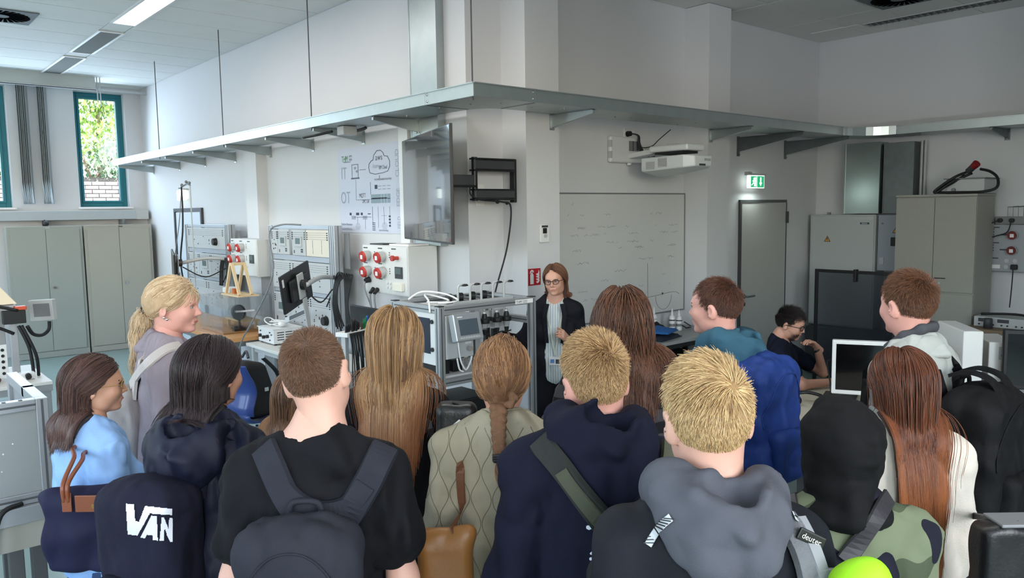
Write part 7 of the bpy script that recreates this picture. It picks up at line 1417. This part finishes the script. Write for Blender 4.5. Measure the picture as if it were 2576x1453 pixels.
# ---- seated man
a = p15 = Person('person', 2003, 776, 6.0, r=112, hr=10, pitch=-14, roll=4, skin='light', group='staff', top=1.33, hz=1.60, hy=.06)
a.label = 'seated person in navy T-shirt leaning on the desk, hand at mouth'; a.s = 1.0; P = at(2003, 776, d=6.0); R_ = Matrix.Rotation(math.radians(a.yaw), 4, 'Z'); off = R_ @ Vector((0, .06+.04, 0)); a.W = Matrix.Translation((P.x-off.x, P.y-off.y, -.40)) @ R_
a.arms = [[(-.172, -.0, 1.385), (-.24, .30, 1.19), (-.06, .255, 1.42)], [(.172, -.0, 1.385), (.27, .16, 1.19), (.06, .40, 1.185)]]
a.hands = [dict(d=(.55, -.35, .45), pn=(.45, -.5, -.75), curl=[.35, .55, .6, .7], side=-1), dict(d=(-.75, .5, -.05), pn=(0, 0, -1), curl=.25, side=1)]
LG = [[(x*.088, -.0, .90), (x*.13, .42, .90), (x*.13, .40, .48), (x*.13, .5, .45)] for x in (-1, 1)]
a.finish_body(res=.0042, legs=LG); a.eyes((60, 44, 34), (30, 24, 22)); a.clothes('t_shirt', fabric('navy_tee', (20, 25, 42)), .022, (.066, .060, .056), .86, short=True, neck=.07, folds=(.006, (10, 10, 7))); a.neckband(fabric('navy_tee', (20, 25, 42)), 0.076); a.trousers(DTROU, legs=[q[:3] for q in LG], zf=.40)
a.glasses(BLACK, .024, .0024); short_cut(a, S(22, 18, 18), S(14, 11, 12), S(48, 38, 36), 8000, zprof((-.09, .012), (-.02, .012), (.03, .02), (.08, .045), (.12, .055)), lift=.3, name='jet', rad=.0007, whorl=(.0, -.085, .05), back=-.10, front=.07)
stubble(a, 3500, hair_mat('beard_strand', S(40, 28, 24), S(84, 60, 50)), rg)
c = MB(a.W).tube([(-.08+.03*math.cos(t_), .258+.03*math.sin(t_)*.6, 1.395+.03*math.sin(t_)*.5) for t_ in [k*.63 for k in range(11)]], .009, 8).build('wristband', BLACK, a.root, smooth=True)
# ================================================================== bags carried by the people, prints on their clothes
def bag_root(name, label, cat, loc, group=None): return thing(name, label, cat, loc, 0, group)
def bag_part(root, name, V, F, m, T): return np_mesh(name, xf(wm(root).inverted() @ T, V), F, m, root)
def bw(ps): return ps.W @ Matrix.Diagonal((ps.s, ps.s, ps.s, 1))
def bvh_of(o): return BVHTree.FromPolygons([wm(o) @ v.co for v in o.data.vertices], [tuple(p.vertices) for p in o.data.polygons])
CAMP = Vector((0, 0, CAMZ))
def hit(bvh, x, y):
    d = (at(x, y, d=1.0)-CAMP).normalized(); p, n, _, _ = bvh.ray_cast(CAMP, d)
    if p is None: return None, None
    return p, (n if n.dot(d) < 0 else -n)
def decal(bvh, polys, m, name, parent, lift=.0025, thick=.0, step=1.6):
    """flat print or patch on a curved surface: outlines given in photo pixels, laid on the surface as small facets"""
    mb = MB(); cache = {}
    def inside(x, y, P):
        r = False; n = len(P)
        for i in range(n):
            (xa, ya), (xb, yb) = P[i], P[(i+1) % n]
            if (ya > y) != (yb > y) and x < (xb-xa)*(y-ya)/(yb-ya)+xa: r = not r
        return r
    def vert(i, j):
        if (i, j) not in cache:
            q, n_ = hit(bvh, i*step, j*step)
            if q is None: cache[(i, j)] = None
            else: cache[(i, j)] = len(mb.v); mb.v.append(q+n_*lift)
        return cache[(i, j)]
    for P in polys:
        x0, x1 = min(p[0] for p in P), max(p[0] for p in P); y0, y1 = min(p[1] for p in P), max(p[1] for p in P)
        for i in range(int(x0/step)-1, int(x1/step)+2):
            for j in range(int(y0/step)-1, int(y1/step)+2):
                if inside((i+.5)*step, (j+.5)*step, P):
                    q = [vert(i, j), vert(i+1, j), vert(i+1, j+1), vert(i, j+1)]
                    if None not in q: mb.f.append(tuple(q))
    return mb.build(name, m, parent, smooth=True) if mb.f else None
def disc(cx, cy, rx, ry, rot=0, n=10): return [(cx+rx*math.cos(t)*math.cos(rot)-ry*math.sin(t)*math.sin(rot), cy+rx*math.cos(t)*math.sin(rot)+ry*math.sin(t)*math.cos(rot)) for t in [2*math.pi*k/n for k in range(n)]]
def joint_bvh(ps):
    V, F = [], []
    for o in [ps.top]+[c for c in ps.root.children if c.name.split('.')[0] in ('hood', 'headscarf')]:
        b = len(V); T = wm(o); V += [T @ v.co for v in o.data.vertices]; F += [tuple(b+i for i in p.vertices) for p in o.data.polygons]
    return BVHTree.FromPolygons(V, F)
def strap_px(ps, name, pts, w_, t, m, parent, off=.006):
    """a strap lying on the clothes along a line followed in the photograph"""
    b = joint_bvh(ps); Q = catmull([Vector((x, y, 0)) for x, y in pts], 4); r = [hit(b, q.x, q.y) for q in Q]; r = [q for q in r if q[0] is not None]
    if len(r) < 4: return None
    A = [q[0]+q[1]*off for q in r]; B = [q[1] for q in r]
    for _ in range(6):
        A = [A[0]]+[(A[i-1]+A[i]*2+A[i+1])/4 for i in range(1, len(A)-1)]+[A[-1]]; B = [((B[max(i-1, 0)]+B[i]+B[min(i+1, len(B)-1)])/3).normalized() for i in range(len(B))]
    return MB().ribbon(A, B, w_, t, smooth=False).build(name, m, parent)
def backpack(ps, label, m, c, h, straps, sm=None, folds=.008, pocket=True, tilt=0, sw_=.07, zips=True, res=.0085, group='backpacks worn by students', top_round=.07, lid=None):
    from mathutils import Euler
    t = bag_root('backpack', label, 'backpack', ps.world((c[0], c[1], c[2]-h[2])), group); T = bw(ps); e = Euler((math.radians(tilt), 0, 0)); s = SDF(); c = Vector(c)
    s.box(c, h, .06, .04, rot=e); s.ell(c+Vector((0, -.01, h[2]*.72)), (h[0]*.9, h[1]*.95, h[2]*.42), .05); s.ell(c+Vector((0, -h[1]*.45, -h[2]*.25)), (h[0]*.85, h[1]*.75, h[2]*.6), .04)
    s.fold(folds, (9, 9, 6), c.x*9+h[2]).fold(folds*.8, (13, 13, 7), 3+c.z, True).fold(folds*.4, (26, 26, 15), 5, True); V, F = s.mesh(res); body = bag_part(t, 'body', V, F, m, T)
    if pocket:
        s = SDF().box(c+Vector((0, -h[1]*.95, -h[2]*.42)), (h[0]*.74, h[1]*.55, h[2]*.42), .04, .02, rot=e).fold(folds*.8, (12, 12, 9), 2, True); V, F = s.mesh(res); bag_part(t, 'front_pocket', V, F, m, T)
    if zips:
        bv = bvh_of(body); W3 = T.to_3x3()
        pts = []
        for k in range(15):
            a_ = math.pi*(k/14); p = T @ (c+Vector((-h[0]*.86*math.cos(a_), -h[1]*1.6, h[2]*(.05+.82*math.sin(a_))))); q, n_, _, _ = bv.ray_cast(p, (W3 @ Vector((0, 1, 0))).normalized())
            if q is not None: pts.append(q+n_*(.002 if n_.dot(W3 @ Vector((0, -1, 0))) > 0 else -.002))
        if len(pts) > 3: MB().tube(pts, .0028, 6).build('zip', sm or m, t, smooth=True)
    hp = [T @ (c+Vector((x, h[1]*.55, h[2]*1.0+z))) for x, z in ((-.04, .0), (-.03, .035), (.03, .035), (.04, 0))]; MB().tube(hp, .008, 8).build('grab_handle', sm or m, t, smooth=True)
    for pts in straps: ribbon_on(ps, 'shoulder_strap', pts, sw_, .012, sm or m, t, .003)
    return t, body
def std_straps(sh, top=1.30): return [[(x*.07, -.16, top), (x*.095, -.12, 1.42), (x*sh, -.05, 1.475), (x*(sh+.005), .03, 1.46), (x*(sh+.015), .11, 1.36), (x*(sh+.04), .11, 1.2), (x*.19, .02, 1.05)] for x in (-1, 1)]
NYB = fabric('black_backpack_nylon', (15, 15, 17), .7, .2); NYG = fabric('charcoal_backpack', (38, 39, 47), .75, .15)
# T-shirt boy
t, b = backpack(p4, 'charcoal backpack on the person in the black T-shirt', NYG, (.01, -.20, 1.07), (.15, .085, .25), [[(x*.12, -.0, 1.45), (x*.125, .06, 1.43), (x*.13, .12, 1.32), (x*.16, .09, 1.15)] for x in (-1, 1)], NYG, sw_=.08)
strap_px(p4, 'shoulder_strap', [(668, 1128), (682, 1160), (705, 1215), (735, 1270), (775, 1320)], .075, .012, NYG, t); strap_px(p4, 'shoulder_strap', [(968, 1128), (952, 1160), (930, 1205), (898, 1262), (860, 1315)], .075, .012, NYG, t)
strap_px(p4, 'yoke', [(716, 1225), (745, 1262), (785, 1285), (822, 1290), (860, 1280), (895, 1255), (922, 1215)], .06, .012, NYG, t, .008)
# VANS pack
NVP = fabric('navy_canvas', (24, 24, 40), .85, .2); t, b = backpack(p3, 'navy canvas backpack with white lettering on the windbreaker', NVP, (-.06, -.23, 1.10), (.15, .095, .25), [[(.05, -.2, 1.28), (.06, -.19, 1.38), (.10, -.12, 1.45), (.11, -.02, 1.46), (.12, .08, 1.38)], [(-.12, -.17, 1.30), (-.12, -.12, 1.42), (-.12, -.04, 1.46), (-.12, .06, 1.40)]], NVP, sw_=.075, zips=False)
bv = bvh_of(b); LW = mat('white_leather', S(206, 206, 214), .5)
decal(bv, [[(318, 1266), (339, 1268), (342, 1308), (351, 1311), (366, 1272), (432, 1279), (432, 1294), (378, 1290), (347, 1345), (323, 1342)], [(355, 1350), (366, 1352), (371, 1343), (386, 1345), (386, 1356), (398, 1358), (395, 1296), (382, 1295)], [(402, 1358), (412, 1359), (414, 1325), (420, 1345), (428, 1362), (434, 1362), (434, 1302), (425, 1300), (424, 1330), (413, 1300), (407, 1299)]], LW, 'lettering', t, .003)
# olive pack
OLV = fabric('olive_nylon', (78, 80, 66), .75); OLD = fabric('dark_olive', (46, 48, 46), .75)
t, b = backpack(p8, 'olive grey backpack hanging low on the navy hoodie', OLD, (.10, -.22, 1.03), (.15, .10, .22), [[(-.13, -.05, 1.455), (-.135, .05, 1.43), (-.14, .11, 1.3)], [(.165, -.12, 1.34), (.15, -.04, 1.44), (.145, .05, 1.42), (.15, .11, 1.3)]], OLD, sw_=.075)
strap_px(p8, 'shoulder_strap', [(1362, 1112), (1385, 1135), (1418, 1175), (1455, 1225), (1495, 1280), (1530, 1325), (1560, 1365)], .07, .012, OLD, t); strap_px(p8, 'strap_panel', [(1420, 1178), (1455, 1225), (1495, 1280), (1530, 1325), (1552, 1355)], .042, .004, OLV, t, .020); strap_px(p8, 'shoulder_strap', [(1690, 1120), (1690, 1160), (1678, 1210), (1660, 1270)], .06, .012, OLV, t)
decal(bvh_of(p8.top), [disc(1482, 1325, 7, 6), disc(1508, 1318, 6, 5), [(1492, 1344), (1505, 1346), (1504, 1352), (1501, 1372), (1494, 1372), (1495, 1354)], disc(1490, 1390, 5, 4), disc(1490, 1404, 7, 5), [(1484, 1418), (1489, 1418), (1497, 1428), (1494, 1432), (1487, 1428)], disc(1512, 1338, 5, 5), disc(1499, 1290, 4, 4)], mat('print_white', S(214, 216, 226), .7), 'print', p8.root)
# blue pack, black pack, cream pack
BLU = fabric('blue_nylon', (30, 54, 116), .6, .12); backpack(p10, 'bright blue backpack on the teal hoodie', BLU, (.0, -.22, 1.19), (.15, .10, .25), std_straps(.12), BLU, folds=.012, sw_=.07)
t, b = backpack(p14, 'large black backpack on the pale grey jacket', NYB, (.0, -.25, 1.10), (.16, .11, .26), std_straps(.12), NYB, sw_=.075)
for x in (-.05, .05): MB(bw(p14)).ribbon([(x, -.16, 1.40), (x, -.22, 1.42), (x, -.29, 1.40), (x, -.33, 1.33)], [(0, -.2, 1), (0, -.4, 1), (0, -.8, .6), (0, -1, .2)], .04, .012).build('compression_strap', NYB, t)
CRM = fabric('cream_nylon', (186, 178, 174), .7); t, b = backpack(p1, 'cream backpack on the mauve wool coat', CRM, (-.02, -.20, 1.10), (.12, .08, .19), [[(x*.06, -.17, 1.27), (x*.09, -.13, 1.42), (x*.12, -.04, 1.475), (x*.13, .05, 1.44), (x*.145, .11, 1.3), (x*.17, .06, 1.12)] for x in (-1, 1)], CRM, sw_=.06)
strap_px(p1, 'shoulder_strap', [(452, 872), (428, 876), (400, 892), (368, 920), (345, 950), (328, 985)], .05, .008, CRM, t)
# near jacket: shoulder strap, lime bag, reflective bands
STG = fabric('grey_mesh_strap', (118, 120, 124), .8, .6, .2, 500); t = bag_root('lime_bag', 'lime green bag hanging from a grey strap at the jacket shoulder', 'bag', p11.world((.25, -.15, 1.26)))
s = SDF().ell((.238, -.145, 1.372), (.060, .05, .06), .03).ell((.28, -.15, 1.30), (.06, .05, .07), .04).fold(.008, (14, 14, 10), 1, True); V, F = s.mesh(.006); bag_part(t, 'pouch', V, F, mat('lime_fabric', S(150, 214, 20), .7, bump=.1), bw(p11))
ribbon_on(p11, 'padded_strap', [(.115, .05, 1.47), (.125, -.04, 1.475), (.15, -.11, 1.43), (.17, -.14, 1.36), (.18, -.145, 1.26), (.18, -.14, 1.12)], .05, .014, STG, t, .003); ribbon_on(p11, 'webbing', [(.15, -.06, 1.46), (.175, -.11, 1.42), (.205, -.14, 1.37), (.235, -.15, 1.34)], .026, .004, mat('webbing_grey', S(134, 136, 140), .7), t, .014)
q, n_ = p11.near((.215, -.15, 1.385), .02); MB(frame(q, CR, CF)).box(-.022, .022, -.006, .006, -.012, .012).build('buckle', mat('buckle_grey', S(120, 122, 126), .4), t, bevel=.003)
q, n_ = p11.near((.165, -.10, 1.445), .019); MB(frame(q, (.8, -.5, -.5), CF)).box(-.03, .03, -.004, .004, -.012, .012).build('strap_tag', BLACK, t, bevel=.003); text_mesh('deuter', .016, WHITE, frame(q-CF*.0045, (.8, -.5, -.5), CF), parent=t)
for pts in ([(1690, 1300), (1668, 1318), (1648, 1342), (1632, 1370)], [(1992, 1296), (2004, 1310), (2016, 1330)]):
    o = strap_px(p11, 'reflective_band', pts, .015, .0015, mat('reflective', S(196, 200, 204), .4), p11.root, .004)
    b_ = joint_bvh(p11); Q = catmull([Vector((x, y, 0)) for x, y in pts], 4)
    for q in Q[1:-1]:
        c, n_ = hit(b_, q.x, q.y)
        if c is not None: MB(frame(c+n_*.0065, CR-n_*CR.dot(n_), -n_)).box(-.010, .010, -.001, .001, -.0009, .0009).build('band_gap', BLACK, p11.root)
# camouflage jacket straps
t = bag_root('strap_bag', 'dark webbing straps over the camouflage jacket', 'bag', p12.world((0, -.16, 1.1))); DW = mat('dark_webbing', S(44, 42, 46), .5)
strap_px(p12, 'shoulder_strap', [(2243, 1225), (2225, 1262), (2200, 1305), (2165, 1355), (2125, 1410)], .042, .005, DW, t); strap_px(p12, 'shoulder_strap', [(1978, 1172), (1980, 1200), (1985, 1240), (1992, 1290)], .04, .005, DW, t)
s = SDF().box((-.03, -.22, 1.02), (.14, .07, .2), .05, .03).fold(.008, (12, 12, 8), 2, True); V, F = s.mesh(.01); bag_part(t, 'body', V, F, CAMO, bw(p12))
# windbreaker logo
bv = bvh_of(p3.top); q, n_ = hit(bv, 522, 1172)
if q is not None:
    fr = frame(q+n_*.004, CR-n_*CR.dot(n_), -n_); lg = MB(fr); decal(bv, [[(518, 1160), (526, 1160), (532, 1168), (533, 1183), (518, 1181)]], LW, 'logo_patch', p3.root, .004)
    for k, w_ in enumerate(('THE', 'NORTH', 'FACE')): text_into(lg, w_, .013, Matrix.Translation((-.004, 0, .009-k*.0095)), 'RIGHT')
    lg.build('logo', LW, p3.root)
# tote of the glasses wearer
BRL = mat('brown_leather', S(122, 66, 40), .4, bump=.05, scale=120, var=.1); c = at(214, 1330, d=2.66); CFh = Vector((CF.x, CF.y, 0)).normalized(); CRh = Vector((CR.x, CR.y, 0)).normalized(); tf = frame(c, CRh, CFh); t = bag_root('tote_bag', 'navy tote bag with brown leather handles and flap', 'bag', c-Vector((0, 0, .17)))
s = SDF().box((0, 0, -.01), (.125, .05, .135), .03, .02); s.cone((-.135, 0, .115), (.14, 0, .145), .018, .018, .07); s.fold(.007, (10, 10, 8), 2).fold(.007, (12, 12, 9), 4, True); V, F = s.mesh(.007); bag_part(t, 'body', V, F, fabric('navy_tote', (26, 26, 52), .65, .08), tf)
MB(tf).box(.01, .135, -.068, -.062, .085, .142).build('flap', BRL, t, bevel=.012, seg=3); MB(tf).box(-.035, -.002, -.066, -.06, .085, .15).build('handle_tab', BRL, t, bevel=.008, seg=2); MB(tf).cyl((.075, -.068, .108), (.075, -.074, .108), .008).build('stud', mat('gold', S(200, 150, 90), .25, 1.0), t)
for k, (xa, pt) in enumerate(((-.028, (.06, -.08, 1.42)), (-.012, (.115, -.05, 1.40)))):
    e0, _ = p2.near(pt, .006); e1, _ = p2.near((pt[0]+.02, pt[1]+.1, pt[2]), .006); MB().tube([tf @ Vector((xa, -.06, .12)), tf @ Vector((xa, -.06, .18)), (tf @ Vector((xa+.02, -.04, .22))).lerp(e0, .5), e0, e1], .0075, 8).build('handle', BRL, t, smooth=True)
# brown bag of the braid girl
c = at(1122, 1425, d=2.3); tf = frame(c, CRh, CFh); t = bag_root('shoulder_bag', 'tan leather shoulder bag hanging from the beige jacket', 'bag', c-Vector((0, 0, .15))); TAN = mat('tan_leather', S(138, 92, 44), .45, bump=.08, scale=60, var=.2, vscale=8)
s = SDF().box((0, 0, -.02), (.085, .05, .12), .04, .02).cone((-.06, 0, .09), (.07, -.01, .105), .03, .03, .04).fold(.008, (12, 12, 9), 1, True); V, F = s.mesh(.0065); bag_part(t, 'body', V, F, TAN, tf)
P_, N_ = p7.wrap([(-.105, .05, 1.44), (-.11, -.04, 1.48), (-.12, -.11, 1.42), (-.125, -.14, 1.34), (-.125, -.15, 1.24)], .004); MB().ribbon(P_+[tf @ Vector((.02, -.03, .12))], N_+[-CFh], .028, .005, smooth=False).build('strap', mat('brown_strap', S(104, 66, 44), .5), t)
# black bags
def simple_bag(label, x, y, d, h, ps, pts, extra=None):
    c = at(x, y, d=d); tf = frame(c, CRh, CFh); t = bag_root('black_bag', label, 'bag', c-Vector((0, 0, h[2]))); s = SDF().box((0, 0, 0), h, .03, .02).fold(.006, (12, 12, 9), 1, True); V, F = s.mesh(.0075); bag_part(t, 'body', V, F, mat('black_leather', S(18, 18, 20), .4, bump=.1, scale=120), tf)
    P_, N_ = ps.wrap(pts, .004); MB().ribbon(P_+[tf @ Vector((0, -.02, h[2]))], N_+[-CFh], .022, .004, smooth=False).build('strap', BLACK, t); return t, tf
t, tf = simple_bag('black leather bag with white arrow mark at the shoulder', 1150, 1100, 2.55, (.07, .05, .12), p6, [(.11, .05, 1.42), (.12, -.03, 1.45), (.14, -.1, 1.38), (.17, -.08, 1.25)]); MB(tf).prism([(-.005, .04), (.02, .05), (.005, .055), (.025, .062), (.012, .075), (-.012, .055)], -.056, -.052).build('arrow_mark', WHITE, t)
t, tf = simple_bag('black handbag with grey rim at the lower right', 2535, 1440, 2.15, (.095, .05, .15), p13, [(.10, .06, 1.42), (.12, -.02, 1.45), (.17, -.05, 1.35), (.22, -.05, 1.2)]); MB(tf).box(-.05, .085, -.045, .045, .145, .155).build('rim', MGREY, t, bevel=.004)
